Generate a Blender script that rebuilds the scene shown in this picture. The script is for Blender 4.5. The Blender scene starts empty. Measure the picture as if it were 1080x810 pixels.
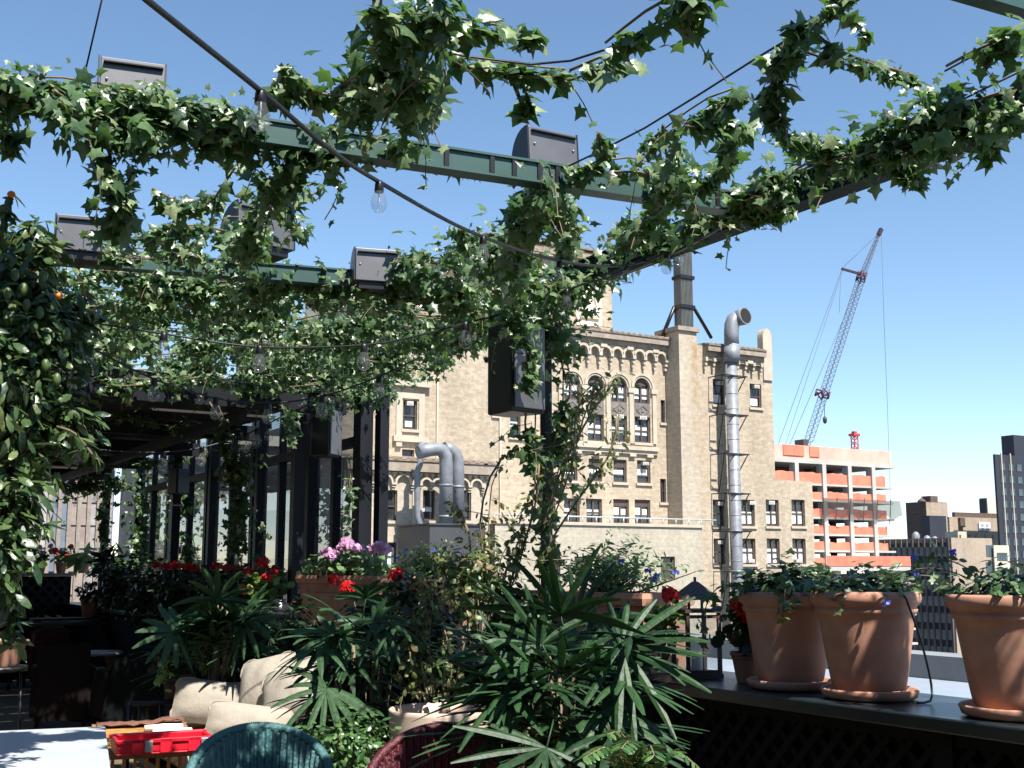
import bpy, bmesh, math, random
import numpy as np
from mathutils import Vector, Matrix

random.seed(7)
RNG = np.random.default_rng(11)
R = math.radians
scene = bpy.context.scene
col = scene.collection

# ------------------------------------------------------------------ camera
EYE = 1.65
F = 1250.0                      # focal length in pixels of a 1080-wide frame
PITCH = math.atan(195.0 / F)
HEAD = R(30.6)                  # heading, clockwise from +Y
FH = np.array([math.sin(HEAD), math.cos(HEAD), 0.0])
RT = np.array([math.cos(HEAD), -math.sin(HEAD), 0.0])
UP = np.array([0, 0, 1.0])
CT, ST = math.cos(PITCH), math.sin(PITCH)


def ray(px, py):
    xc = (px - 540.0) / F
    yc = (405.0 - py) / F
    d = RT * xc + FH * (CT - yc * ST) + UP * (ST + yc * CT)
    return d / (CT - yc * ST)


def at(px, py, depth):
    d = ray(px, py) * depth
    return Vector((d[0], d[1], d[2] + EYE))


def onx(px, py, x):
    d = ray(px, py); return at(px, py, x / d[0])


def ony(px, py, y):
    d = ray(px, py); return at(px, py, y / d[1])


def onz(px, py, z):
    d = ray(px, py); return at(px, py, (z - EYE) / d[2])


cam = bpy.data.cameras.new('camera')
camo = bpy.data.objects.new('camera', cam)
col.objects.link(camo)
cam.sensor_width = 36
cam.lens = 36 * F / 1080
cam.clip_start = 0.05
cam.clip_end = 6000
camo.location = (0, 0, EYE)
camo.rotation_euler = (math.pi / 2 + PITCH, 0, -HEAD)
scene.camera = camo

# ------------------------------------------------------------------ light
SUN_EL = 56
sdir = Vector((0.04, -1.0, 0)).normalized() * math.cos(R(SUN_EL)) + Vector((0, 0, math.sin(R(SUN_EL))))
w = bpy.data.worlds.new('World'); scene.world = w
w.use_nodes = True
nt = w.node_tree
bgn = nt.nodes['Background']
sky = nt.nodes.new('ShaderNodeTexSky')
sky.sky_type = 'NISHITA'; sky.sun_disc = False
sky.sun_elevation = R(SUN_EL)
sky.sun_rotation = math.atan2(sdir.x, sdir.y)
sky.altitude = 50; sky.air_density = 0.85; sky.dust_density = 0.0; sky.ozone_density = 1.8
hs = nt.nodes.new('ShaderNodeHueSaturation'); hs.inputs['Saturation'].default_value = 1.03; hs.inputs['Hue'].default_value = 0.495
nt.links.new(sky.outputs[0], hs.inputs['Color']); nt.links.new(hs.outputs[0], bgn.inputs[0])
bgn.inputs[1].default_value = 0.093
sl = bpy.data.lights.new('sun', 'SUN')
sl.energy = 5.0; sl.angle = R(0.5); sl.color = (1.0, 0.955, 0.88)
so = bpy.data.objects.new('sun', sl); col.objects.link(so)
so.rotation_euler = sdir.to_track_quat('Z', 'Y').to_euler()
scene.view_settings.view_transform = 'Standard'
scene.view_settings.look = 'None'
scene.view_settings.gamma = 1
scene.view_settings.use_curve_mapping = False
scene.view_settings.exposure = 1.12
scene.cycles.max_bounces = 8
scene.cycles.transparent_max_bounces = 16
scene.cycles.use_denoising = True

# ------------------------------------------------------------------ materials
MATS = {}


def mat(name, c, rough=0.6, var=0.15, scale=6.0, bump=0.0, metal=0.0, spec=0.5, stain=0.0, stain_col=(0.03, 0.03, 0.03), detail=4):
    m = bpy.data.materials.new(name); m.use_nodes = True
    t = m.node_tree; N = t.nodes; L = t.links
    p = N['Principled BSDF']
    p.inputs['Roughness'].default_value = rough
    p.inputs['Metallic'].default_value = metal
    p.inputs['Specular IOR Level'].default_value = spec
    tc = N.new('ShaderNodeTexCoord')
    no = N.new('ShaderNodeTexNoise'); no.inputs['Scale'].default_value = scale; no.inputs['Detail'].default_value = detail
    L.new(tc.outputs['Object'], no.inputs['Vector'])
    mx = N.new('ShaderNodeMix'); mx.data_type = 'RGBA'
    cr = N.new('ShaderNodeMapRange'); cr.inputs[1].default_value = 0.3; cr.inputs[2].default_value = 0.7
    L.new(no.outputs['Fac'], cr.inputs[0]); L.new(cr.outputs[0], mx.inputs[0])
    mx.inputs[6].default_value = tuple(x * (1 - var) for x in c) + (1,)
    mx.inputs[7].default_value = tuple(min(1, x * (1 + var)) for x in c) + (1,)
    out = mx.outputs[2]
    if stain:
        n2 = N.new('ShaderNodeTexNoise'); n2.inputs['Scale'].default_value = scale * 0.35; n2.inputs['Detail'].default_value = 6
        L.new(tc.outputs['Object'], n2.inputs['Vector'])
        r2 = N.new('ShaderNodeMapRange'); r2.inputs[1].default_value = 0.52; r2.inputs[2].default_value = 0.75
        r2.inputs[4].default_value = stain
        L.new(n2.outputs['Fac'], r2.inputs[0])
        m2 = N.new('ShaderNodeMix'); m2.data_type = 'RGBA'
        L.new(r2.outputs[0], m2.inputs[0]); L.new(out, m2.inputs[6]); m2.inputs[7].default_value = stain_col + (1,)
        out = m2.outputs[2]
    L.new(out, p.inputs['Base Color'])
    if bump:
        b = N.new('ShaderNodeBump'); b.inputs['Strength'].default_value = bump; b.inputs['Distance'].default_value = 0.02
        L.new(no.outputs['Fac'], b.inputs['Height']); L.new(b.outputs[0], p.inputs['Normal'])
    MATS[name] = m
    return m


def leafmat(name, dark, light, rough=0.38, trans=0.22, spec=0.5, tcol=None, hi=None):
    m = bpy.data.materials.new(name); m.use_nodes = True
    t = m.node_tree; N = t.nodes; L = t.links
    p = N['Principled BSDF']
    at_ = N.new('ShaderNodeAttribute'); at_.attribute_name = 'rnd'
    r = N.new('ShaderNodeValToRGB')
    r.color_ramp.elements[0].color = dark + (1,); r.color_ramp.elements[1].color = light + (1,)
    r.color_ramp.elements[1].position = 0.70
    if hi:
        e = r.color_ramp.elements.new(0.95); e.color = hi + (1,)
    L.new(at_.outputs['Fac'], r.inputs[0])
    tc = N.new('ShaderNodeTexCoord')
    no = N.new('ShaderNodeTexNoise'); no.inputs['Scale'].default_value = 35
    L.new(tc.outputs['Object'], no.inputs['Vector'])
    mx = N.new('ShaderNodeMix'); mx.data_type = 'RGBA'; mx.blend_type = 'MULTIPLY'; mx.inputs[0].default_value = 0.6
    L.new(r.outputs[0], mx.inputs[6])
    g = N.new('ShaderNodeMapRange'); g.inputs[1].default_value = 0.3; g.inputs[2].default_value = 0.7
    g.inputs[3].default_value = 0.55; g.inputs[4].default_value = 1.3
    L.new(no.outputs['Fac'], g.inputs[0]); L.new(g.outputs[0], mx.inputs[7])
    L.new(mx.outputs[2], p.inputs['Base Color'])
    p.inputs['Roughness'].default_value = rough
    p.inputs['Specular IOR Level'].default_value = spec
    b = N.new('ShaderNodeBump'); b.inputs['Strength'].default_value = 0.35; b.inputs['Distance'].default_value = 0.01
    L.new(no.outputs['Fac'], b.inputs['Height']); L.new(b.outputs[0], p.inputs['Normal'])
    tr = N.new('ShaderNodeBsdfTranslucent')
    tcv = tcol or tuple(x * 1.6 for x in light)
    tr.inputs[0].default_value = (min(1, tcv[0]), min(1, tcv[1]), min(1, tcv[2]), 1)
    ms = N.new('ShaderNodeMixShader'); ms.inputs[0].default_value = trans
    L.new(p.outputs[0], ms.inputs[1]); L.new(tr.outputs[0], ms.inputs[2])
    L.new(ms.outputs[0], N['Material Output'].inputs[0])
    MATS[name] = m
    return m


def glassmat(name, tint=(0.9, 0.95, 0.95), gloss=0.12, rough=0.02, haze=0.0, edge=0.85):
    m = bpy.data.materials.new(name); m.use_nodes = True
    t = m.node_tree; N = t.nodes; L = t.links
    N.remove(N['Principled BSDF'])
    tr = N.new('ShaderNodeBsdfTransparent'); tr.inputs[0].default_value = tint + (1,)
    gl = N.new('ShaderNodeBsdfGlossy'); gl.inputs[1].default_value = rough
    lw = N.new('ShaderNodeLayerWeight'); lw.inputs[0].default_value = 0.35
    mr = N.new('ShaderNodeMapRange'); mr.inputs[3].default_value = gloss; mr.inputs[4].default_value = edge
    L.new(lw.outputs['Facing'], mr.inputs[0])
    mr2 = N.new('ShaderNodeMath'); mr2.operation = 'POWER'; mr2.inputs[1].default_value = 2.0
    L.new(lw.outputs['Facing'], mr2.inputs[0]); L.new(mr2.outputs[0], mr.inputs[0])
    ms = N.new('ShaderNodeMixShader')
    L.new(mr.outputs[0], ms.inputs[0]); L.new(tr.outputs[0], ms.inputs[1]); L.new(gl.outputs[0], ms.inputs[2])
    out = ms.outputs[0]
    if haze:
        df = N.new('ShaderNodeBsdfDiffuse'); df.inputs[0].default_value = (0.7, 0.7, 0.68, 1)
        m2 = N.new('ShaderNodeMixShader'); m2.inputs[0].default_value = haze
        L.new(out, m2.inputs[1]); L.new(df.outputs[0], m2.inputs[2]); out = m2.outputs[0]
    L.new(out, N['Material Output'].inputs[0])
    MATS[name] = m
    return m


def brickmat(name, c1, c2, mortar, bw=0.5, rh=0.17, soot=0.25, rust=False):
    m = bpy.data.materials.new(name); m.use_nodes = True
    t = m.node_tree; N = t.nodes; L = t.links
    p = N['Principled BSDF']; p.inputs['Roughness'].default_value = 0.9; p.inputs['Specular IOR Level'].default_value = 0.15
    tc = N.new('ShaderNodeTexCoord'); sp = N.new('ShaderNodeSeparateXYZ'); L.new(tc.outputs['Object'], sp.inputs[0])
    ad = N.new('ShaderNodeMath'); L.new(sp.outputs[0], ad.inputs[0]); L.new(sp.outputs[1], ad.inputs[1])
    cb = N.new('ShaderNodeCombineXYZ'); L.new(ad.outputs[0], cb.inputs[0]); L.new(sp.outputs[2], cb.inputs[1])
    br = N.new('ShaderNodeTexBrick'); br.inputs['Scale'].default_value = 1.0
    br.inputs['Brick Width'].default_value = bw; br.inputs['Row Height'].default_value = rh
    br.inputs['Mortar Size'].default_value = 0.014; br.inputs['Bias'].default_value = -0.1
    br.inputs['Color1'].default_value = c1 + (1,); br.inputs['Color2'].default_value = c2 + (1,); br.inputs['Mortar'].default_value = mortar + (1,)
    L.new(cb.outputs[0], br.inputs['Vector'])
    n1 = N.new('ShaderNodeTexNoise'); n1.inputs['Scale'].default_value = 2.6; n1.inputs['Detail'].default_value = 8; n1.inputs['Roughness'].default_value = 0.75
    L.new(cb.outputs[0], n1.inputs['Vector'])
    r1 = N.new('ShaderNodeMapRange'); r1.inputs[1].default_value = 0.32; r1.inputs[2].default_value = 0.68; r1.inputs[3].default_value = 0.74; r1.inputs[4].default_value = 1.14
    L.new(n1.outputs['Fac'], r1.inputs[0])
    n2 = N.new('ShaderNodeTexNoise'); n2.inputs['Scale'].default_value = 0.22; n2.inputs['Detail'].default_value = 5
    mp = N.new('ShaderNodeMapping'); mp.inputs['Scale'].default_value = (2.4, 0.25, 1); L.new(cb.outputs[0], mp.inputs[0]); L.new(mp.outputs[0], n2.inputs['Vector'])
    r2 = N.new('ShaderNodeMapRange'); r2.inputs[1].default_value = 0.35; r2.inputs[2].default_value = 0.7; r2.inputs[3].default_value = 1.06; r2.inputs[4].default_value = 1.0 - soot
    L.new(n2.outputs['Fac'], r2.inputs[0])
    mu = N.new('ShaderNodeMath'); mu.operation = 'MULTIPLY'; L.new(r1.outputs[0], mu.inputs[0]); L.new(r2.outputs[0], mu.inputs[1])
    mx = N.new('ShaderNodeMix'); mx.data_type = 'RGBA'; mx.blend_type = 'MULTIPLY'; mx.inputs[0].default_value = 1
    L.new(br.outputs['Color'], mx.inputs[6]); L.new(mu.outputs[0], mx.inputs[7])
    L.new(mx.outputs[2], p.inputs['Base Color'])
    bp = N.new('ShaderNodeBump'); bp.inputs['Strength'].default_value = 0.5; bp.inputs['Distance'].default_value = 0.05
    L.new(n1.outputs['Fac'], bp.inputs['Height']); L.new(bp.outputs[0], p.inputs['Normal'])
    MATS[name] = m
    return m


def stripemat(name, cols, width=0.2, axis=0, rough=0.6):
    """boards / fabric stripes of the thing's own colours"""
    m = bpy.data.materials.new(name); m.use_nodes = True
    t = m.node_tree; N = t.nodes; L = t.links
    p = N['Principled BSDF']; p.inputs['Roughness'].default_value = rough
    tc = N.new('ShaderNodeTexCoord'); sp = N.new('ShaderNodeSeparateXYZ'); L.new(tc.outputs['Object'], sp.inputs[0])
    dv = N.new('ShaderNodeMath'); dv.operation = 'DIVIDE'; dv.inputs[1].default_value = width; L.new(sp.outputs[axis], dv.inputs[0])
    fl = N.new('ShaderNodeMath'); fl.operation = 'FLOOR'; L.new(dv.outputs[0], fl.inputs[0])
    wn = N.new('ShaderNodeTexWhiteNoise'); wn.noise_dimensions = '1D'; L.new(fl.outputs[0], wn.inputs['W'])
    r = N.new('ShaderNodeValToRGB'); r.color_ramp.interpolation = 'CONSTANT'
    for i, c in enumerate(cols):
        e = r.color_ramp.elements[i] if i < 2 else r.color_ramp.elements.new(i / len(cols))
        e.position = i / len(cols); e.color = c + (1,)
    L.new(wn.outputs['Value'], r.inputs[0])
    no = N.new('ShaderNodeTexNoise'); no.inputs['Scale'].default_value = 0.7; no.inputs['Detail'].default_value = 6; L.new(tc.outputs['Object'], no.inputs['Vector'])
    g = N.new('ShaderNodeMapRange'); g.inputs[1].default_value = 0.3; g.inputs[2].default_value = 0.7; g.inputs[3].default_value = 0.75; g.inputs[4].default_value = 1.1
    L.new(no.outputs['Fac'], g.inputs[0])
    mx = N.new('ShaderNodeMix'); mx.data_type = 'RGBA'; mx.blend_type = 'MULTIPLY'; mx.inputs[0].default_value = 1
    L.new(r.outputs[0], mx.inputs[6]); L.new(g.outputs[0], mx.inputs[7]); L.new(mx.outputs[2], p.inputs['Base Color'])
    MATS[name] = m
    return m


ivy_m = leafmat('ivy_leaf', (0.012, 0.040, 0.016), (0.105, 0.178, 0.074), rough=0.36, trans=0.27, spec=0.55, tcol=(0.14, 0.30, 0.05), hi=(0.25, 0.31, 0.16))  # palest leaf tones carry glossy sun highlights in their colour
vine_m = leafmat('climber_leaf', (0.04, 0.075, 0.02), (0.15, 0.19, 0.06), rough=0.42, trans=0.25, hi=(0.22, 0.16, 0.07))
palm_m = leafmat('palm_leaf', (0.008, 0.026, 0.010), (0.028, 0.072, 0.024), rough=0.5, trans=0.1, spec=0.35, tcol=(0.03, 0.10, 0.02))
citrus_m = leafmat('citrus_leaf', (0.012, 0.037, 0.013), (0.065, 0.115, 0.035), rough=0.36, trans=0.15, spec=0.55, hi=(0.13, 0.16, 0.06))
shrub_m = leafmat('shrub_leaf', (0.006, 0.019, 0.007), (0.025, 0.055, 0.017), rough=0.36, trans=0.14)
herb_m = leafmat('herb_leaf', (0.05, 0.10, 0.035), (0.13, 0.21, 0.08), rough=0.5, trans=0.25)
gera_m = leafmat('geranium_leaf', (0.07, 0.13, 0.025), (0.17, 0.26, 0.055), rough=0.5, trans=0.25)
red_m = leafmat('red_petal', (0.45, 0.008, 0.012), (0.7, 0.02, 0.02), rough=0.5, trans=0.2, tcol=(0.7, 0.03, 0.03))
pink_m = leafmat('pink_petal', (0.5, 0.2, 0.42), (0.72, 0.42, 0.62), rough=0.5, trans=0.2, tcol=(0.7, 0.4, 0.6))
blue_m = leafmat('blue_petal', (0.06, 0.08, 0.45), (0.16, 0.2, 0.65), rough=0.5, trans=0.2, tcol=(0.2, 0.25, 0.7))
stem_m = mat('vine_stem', (0.16, 0.12, 0.07), 0.8, 0.3, 20)
bark_m = mat('bark', (0.12, 0.09, 0.06), 0.9, 0.3, 15, bump=0.6)
green_m = mat('green_steel', (0.03, 0.075, 0.066), 0.45, 0.2, 4, spec=0.5, stain=0.35, stain_col=(0.02, 0.04, 0.035))
dgreen_m = mat('dark_green_paint', (0.0035, 0.005, 0.005), 0.8, 0.25, 5, bump=0.1, spec=0.15)
coping_m = mat('coping_paint', (0.012, 0.019, 0.022), 0.35, 0.3, 5, bump=0.15, stain=0.4, stain_col=(0.03, 0.035, 0.035))
black_m = mat('black_metal', (0.007, 0.007, 0.009), 0.4, 0.3, 6)
frame_m = mat('dark_frame', (0.006, 0.007, 0.011), 0.55, 0.2, 3, spec=0.25)
lampgrey_m = mat('grey_metal', (0.11, 0.11, 0.12), 0.42, 0.12, 5, metal=0.3)
cable_m = mat('black_cable', (0.012, 0.012, 0.014), 0.45, 0.1)
glass_m = glassmat('pane_glass', (0.36, 0.39, 0.42), 0.10, 0.01, haze=0.015)
bulb_m = glassmat('bulb_glass', (0.9, 0.92, 0.93), 0.05, 0.08, haze=0.05, edge=0.35)
terra_m = mat('terracotta', (0.41, 0.205, 0.135), 0.82, 0.18, 9, bump=0.1, stain=0.6, stain_col=(0.42, 0.31, 0.25))
terra2_m = mat('terracotta_pale', (0.34, 0.17, 0.105), 0.8, 0.15, 7, bump=0.1, stain=0.3, stain_col=(0.3, 0.2, 0.14))
soil_m = mat('soil', (0.05, 0.035, 0.025), 0.95, 0.4, 30, bump=0.6)
cream_m = mat('cream_ceramic', (0.62, 0.47, 0.37), 0.55, 0.08, 6, stain=0.2, stain_col=(0.4, 0.3, 0.24))
cush_m = mat('cream_canvas', (0.31, 0.275, 0.225), 0.9, 0.06, 30, bump=0.2)
white_m = mat('white_paint', (0.40, 0.43, 0.46), 0.4, 0.05, 5, stain=0.25, stain_col=(0.55, 0.58, 0.6))
teal_m = mat('teal_wicker', (0.045, 0.125, 0.13), 0.5, 0.25, 60, bump=0.5)
maroon_m = mat('maroon_wicker', (0.07, 0.008, 0.014), 0.5, 0.3, 60, bump=0.5)
brown_w_m = mat('brown_wicker', (0.008, 0.005, 0.005), 0.85, 0.3, 60, bump=0.3, spec=0.12)
bgreen_w_m = mat('dark_green_wicker', (0.004, 0.006, 0.006), 0.85, 0.3, 60, bump=0.3, spec=0.12)
wood_m = mat('brown_wood', (0.26, 0.135, 0.065), 0.55, 0.35, 12, bump=0.2)
bamboo_m = mat('bamboo', (0.42, 0.22, 0.075), 0.5, 0.35, 14, bump=0.2)
dwood_m = mat('planter_wood', (0.11, 0.062, 0.042), 0.7, 0.3, 10, bump=0.2)
redplastic_m = mat('red_plastic', (0.62, 0.012, 0.03), 0.32, 0.08, 8)
silver_m = mat('silver_latch', (0.42, 0.42, 0.43), 0.4, 0.1, metal=0.7)
paper_m = mat('paper', (0.8, 0.8, 0.78), 0.8, 0.03)
floor_m = mat('terrace_stone', (0.13, 0.105, 0.065), 0.85, 0.2, 1.5, bump=0.1, stain=0.4, stain_col=(0.1, 0.09, 0.06))
roofledge_m = mat('metal_ledge', (0.26, 0.30, 0.35), 0.5, 0.08, 2, stain=0.3, stain_col=(0.2, 0.225, 0.26))
ledgewall_m = mat('ledge_upstand', (0.20, 0.21, 0.22), 0.7, 0.12, 3)
canopy_m = mat('canopy_boards', (0.02, 0.018, 0.018), 0.6, 0.3, 4)
galv_m = mat('galvanised_duct', (0.19, 0.20, 0.22), 0.5, 0.2, 2.5, metal=0.15)
mouth_shade_m = mat('mouth_shade', (0.01, 0.01, 0.01), 0.9)
bulkhead_m = mat('bulkhead_sheet', (0.05, 0.052, 0.056), 0.6, 0.12, 0.6, metal=0.2)
stack_m = mat('stack_metal', (0.12, 0.125, 0.12), 0.5, 0.1, 1.2, metal=0.3)
candle_m = mat('candle_wax', (0.8, 0.76, 0.66), 0.6, 0.03)
fruit_m = mat('lemon_peel', (0.06, 0.10, 0.028), 0.45, 0.25, 12)
orange_m = mat('orange_peel', (0.75, 0.22, 0.02), 0.5, 0.2, 20)
ceramic_m = mat('black_ceramic', (0.02, 0.02, 0.024), 0.18, 0.3, 20, bump=0.3)

brick_m = brickmat('tan_brick', (0.46, 0.385, 0.295), (0.365, 0.295, 0.22), (0.40, 0.335, 0.255), soot=0.17)
brick2_m = brickmat('pale_brick', (0.46, 0.395, 0.315), (0.39, 0.33, 0.255), (0.41, 0.355, 0.285), soot=0.10)
block_m = brickmat('painted_block', (0.41, 0.37, 0.295), (0.385, 0.345, 0.275), (0.35, 0.315, 0.25), bw=0.6, rh=0.3, soot=0.08)
stone_m = mat('limestone', (0.42, 0.365, 0.29), 0.85, 0.12, 1.2, bump=0.1)
tile_m = mat('roof_tile', (0.24, 0.185, 0.145), 0.8, 0.3, 3)
eave_m = mat('eave_wood', (0.10, 0.072, 0.055), 0.8, 0.25, 3)
cornice_m = mat('cornice', (0.27, 0.225, 0.18), 0.8, 0.2, 2)
wframe_m = mat('window_frame', (0.075, 0.052, 0.042), 0.6, 0.15, 5)
wglass_m = mat('window_glass', (0.03, 0.032, 0.036), 0.07, 0.3, 1.3, spec=0.6)
wshade_m = mat('window_shade', (0.62, 0.64, 0.64), 0.8, 0.08, 3)
wbrown_m = mat('brown_spandrel', (0.095, 0.072, 0.062), 0.7, 0.2, 2)
spandrel_m = mat('grey_spandrel', (0.16, 0.14, 0.125), 0.7, 0.25, 2)
ac_m = mat('air_conditioner', (0.55, 0.53, 0.48), 0.6, 0.1, 8)
creamwall_m = mat('cream_render', (0.70, 0.63, 0.52), 0.85, 0.06, 0.8, stain=0.15, stain_col=(0.5, 0.44, 0.36))
conc_m = mat('raw_concrete', (0.40, 0.385, 0.355), 0.85, 0.1, 0.3)
netor_m = mat('orange_net', (0.62, 0.17, 0.105), 0.85, 0.2, 0.5, bump=0.3)
netpk_m = mat('pink_net', (0.80, 0.36, 0.29), 0.85, 0.15, 0.4)
netdk_m = mat('dark_debris_net', (0.045, 0.035, 0.032), 0.9, 0.4, 0.25)
core_m = mat('concrete_core', (0.10, 0.055, 0.05), 0.9, 0.5, 0.2)
crane_m = mat('crane_steel', (0.035, 0.024, 0.034), 0.5, 0.2, 0.4)
crane2_m = mat('crane_purple', (0.075, 0.018, 0.05), 0.5, 0.2, 0.4)
redmast_m = mat('red_mast', (0.42, 0.045, 0.04), 0.6, 0.2, 0.4)
dbrown_m = brickmat('dark_brown_brick', (0.13, 0.095, 0.08), (0.10, 0.075, 0.062), (0.11, 0.09, 0.08), bw=1.2, rh=0.5, soot=0.1)
tanfar_m = brickmat('far_tan_brick', (0.37, 0.30, 0.235), (0.33, 0.265, 0.205), (0.35, 0.29, 0.23), bw=1.2, rh=0.5, soot=0.12)
creamfar_m = mat('far_cream', (0.50, 0.45, 0.36), 0.85, 0.1, 0.2)
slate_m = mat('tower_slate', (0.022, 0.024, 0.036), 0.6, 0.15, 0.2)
pierfar_m = mat('far_pier', (0.10, 0.085, 0.08), 0.7, 0.2, 0.2)
towerglass_m = mat('tower_glass', (0.06, 0.085, 0.10), 0.3, 0.4, 0.15, spec=0.6)
paleglass_m = stripemat('pale_bands', [(0.34, 0.315, 0.31), (0.38, 0.35, 0.335), (0.31, 0.255, 0.23), (0.36, 0.35, 0.35), (0.17, 0.20, 0.27), (0.40, 0.365, 0.325)], 1.7, 0)
asphalt_m = mat('city_ground', (0.07, 0.07, 0.07), 0.9, 0.3, 0.02)
greyfar_m = brickmat('far_grey_brick', (0.30, 0.26, 0.225), (0.25, 0.215, 0.185), (0.27, 0.235, 0.2), bw=0.8, rh=0.3, soot=0.15)
signw_m = mat('sign_white', (0.85, 0.87, 0.9), 0.5, 0.02)
signb_m = mat('sign_navy', (0.04, 0.06, 0.12), 0.5, 0.05)


# open weave of the debris net
_t = netdk_m.node_tree; _tr = _t.nodes.new('ShaderNodeBsdfTransparent'); _mx = _t.nodes.new('ShaderNodeMixShader'); _mx.inputs[0].default_value = 0.62
_t.links.new(_tr.outputs[0], _mx.inputs[1]); _t.links.new(_t.nodes['Principled BSDF'].outputs[0], _mx.inputs[2]); _t.links.new(_mx.outputs[0], _t.nodes['Material Output'].inputs[0])


# ------------------------------------------------------------------ mesh helpers
class MB:
    def __init__(s):
        s.v = []; s.f = []; s.sm = []

    def add(s, vs, fs, smooth=False):
        o = len(s.v)
        s.v.extend([tuple(p) for p in vs])
        s.f.extend([tuple(i + o for i in f) for f in fs])
        s.sm.extend([smooth] * len(fs))
        return s

    def quad(s, a, b, c, d):
        return s.add([a, b, c, d], [(0, 1, 2, 3)])

    def box(s, lo, hi, rz=0.0, piv=None):
        x0, y0, z0 = lo; x1, y1, z1 = hi
        vs = [(x0, y0, z0), (x1, y0, z0), (x1, y1, z0), (x0, y1, z0), (x0, y0, z1), (x1, y0, z1), (x1, y1, z1), (x0, y1, z1)]
        if rz:
            cx, cy = piv if piv else ((x0 + x1) / 2, (y0 + y1) / 2)
            c, sn = math.cos(rz), math.sin(rz)
            vs = [(cx + (x - cx) * c - (y - cy) * sn, cy + (x - cx) * sn + (y - cy) * c, z) for x, y, z in vs]
        return s.add(vs, [(0, 3, 2, 1), (4, 5, 6, 7), (0, 1, 5, 4), (1, 2, 6, 5), (2, 3, 7, 6), (3, 0, 4, 7)])

    def bar(s, p, q, wd, ht, up=(0, 0, 1)):
        p = Vector(p); q = Vector(q); d = (q - p).normalized(); up = Vector(up)
        sd = d.cross(up)
        if sd.length < 1e-4: sd = d.cross(Vector((1, 0, 0)))
        sd.normalize(); u = sd.cross(d).normalized()
        a = sd * wd / 2; b = u * ht / 2
        vs = [p - a - b, p + a - b, p + a + b, p - a + b, q - a - b, q + a - b, q + a + b, q - a + b]
        return s.add(vs, [(0, 3, 2, 1), (4, 5, 6, 7), (0, 1, 5, 4), (1, 2, 6, 5), (2, 3, 7, 6), (3, 0, 4, 7)])

    def tube(s, pts, r, n=6, cap=True):
        pts = [Vector(p) for p in pts]
        rs = r if isinstance(r, (list, tuple)) else [r] * len(pts)
        vs = []; fs = []
        ref = None
        for i, p in enumerate(pts):
            d = (pts[min(i + 1, len(pts) - 1)] - pts[max(i - 1, 0)])
            if d.length < 1e-9: d = Vector((0, 0, 1))
            d.normalize()
            if ref is None:
                ref = d.cross(Vector((0, 0, 1)))
                if ref.length < 0.1: ref = d.cross(Vector((1, 0, 0)))
            ref = (ref - d * ref.dot(d)).normalized()
            b = d.cross(ref)
            for k in range(n):
                a = 2 * math.pi * k / n
                vs.append(p + (ref * math.cos(a) + b * math.sin(a)) * rs[i])
        for i in range(len(pts) - 1):
            for k in range(n):
                k2 = (k + 1) % n
                fs.append((i * n + k, i * n + k2, (i + 1) * n + k2, (i + 1) * n + k))
        s.add(vs, fs, True)
        if cap:
            o = len(s.v) - len(vs)
            s.f.append(tuple(o + k for k in range(n))[::-1]); s.sm.append(False)
            s.f.append(tuple(o + (len(pts) - 1) * n + k for k in range(n))); s.sm.append(False)
        return s

    def lathe(s, prof, c=(0, 0, 0), seg=40, cap=True, sx=1.0, sy=1.0, smooth=True):
        vs = []; fs = []
        for r, z in prof:
            for k in range(seg):
                a = 2 * math.pi * k / seg
                vs.append((c[0] + r * sx * math.cos(a), c[1] + r * sy * math.sin(a), c[2] + z))
        for i in range(len(prof) - 1):
            for k in range(seg):
                k2 = (k + 1) % seg
                fs.append((i * seg + k, i * seg + k2, (i + 1) * seg + k2, (i + 1) * seg + k))
        s.add(vs, fs, smooth)
        if cap:
            o = len(s.v) - len(vs)
            s.f.append(tuple(o + k for k in range(seg))[::-1]); s.sm.append(False)
            s.f.append(tuple(o + (len(prof) - 1) * seg + k for k in range(seg))); s.sm.append(False)
        return s

    def prism(s, poly, axis_from, axis_to):
        """poly: 3D points of one cap; swept by the vector axis_to - axis_from"""
        d = Vector(axis_to) - Vector(axis_from); n = len(poly)
        vs = [Vector(p) for p in poly] + [Vector(p) + d for p in poly]
        fs = [tuple(range(n))[::-1], tuple(range(n, 2 * n))] + [(k, (k + 1) % n, n + (k + 1) % n, n + k) for k in range(n)]
        return s.add(vs, fs)

    def ball(s, c, r, sz=1.0, n=10, m=6):
        prof = [(max(1e-4, r * math.sin(math.pi * i / m)), -r * sz * math.cos(math.pi * i / m)) for i in range(m + 1)]
        return s.lathe(prof, c, n, cap=False)

    def build(s, name, material, parent=None, bevel=0.0):
        me = bpy.data.meshes.new(name)
        me.from_pydata(s.v, [], s.f)
        me.polygons.foreach_set('use_smooth', s.sm)
        me.materials.append(material)
        me.update()
        o = bpy.data.objects.new(name, me); col.objects.link(o)
        if parent is not None:
            o.parent = parent
            loc = parent_world(parent)
            o.matrix_parent_inverse = loc.inverted()
        if bevel:
            b = o.modifiers.new('bevel', 'BEVEL'); b.width = bevel; b.segments = 2; b.limit_method = 'ANGLE'
        return o


def parent_world(o):
    m = o.matrix_basis.copy()
    p = o.parent
    if p is not None:
        m = parent_world(p) @ o.matrix_parent_inverse @ m
    return m


def tag(o, label=None, cat=None, group=None, kind=None):
    if label: o['label'] = label
    if cat: o['category'] = cat
    if group: o['group'] = group
    if kind: o['kind'] = kind
    return o


def thing(name, label, cat, loc=(0, 0, 0), rz=0.0, group=None):
    o = bpy.data.objects.new(name, None); col.objects.link(o)
    o.location = loc; o.rotation_euler = (0, 0, rz); o.empty_display_size = 0.1
    return tag(o, label, cat, group)


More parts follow.
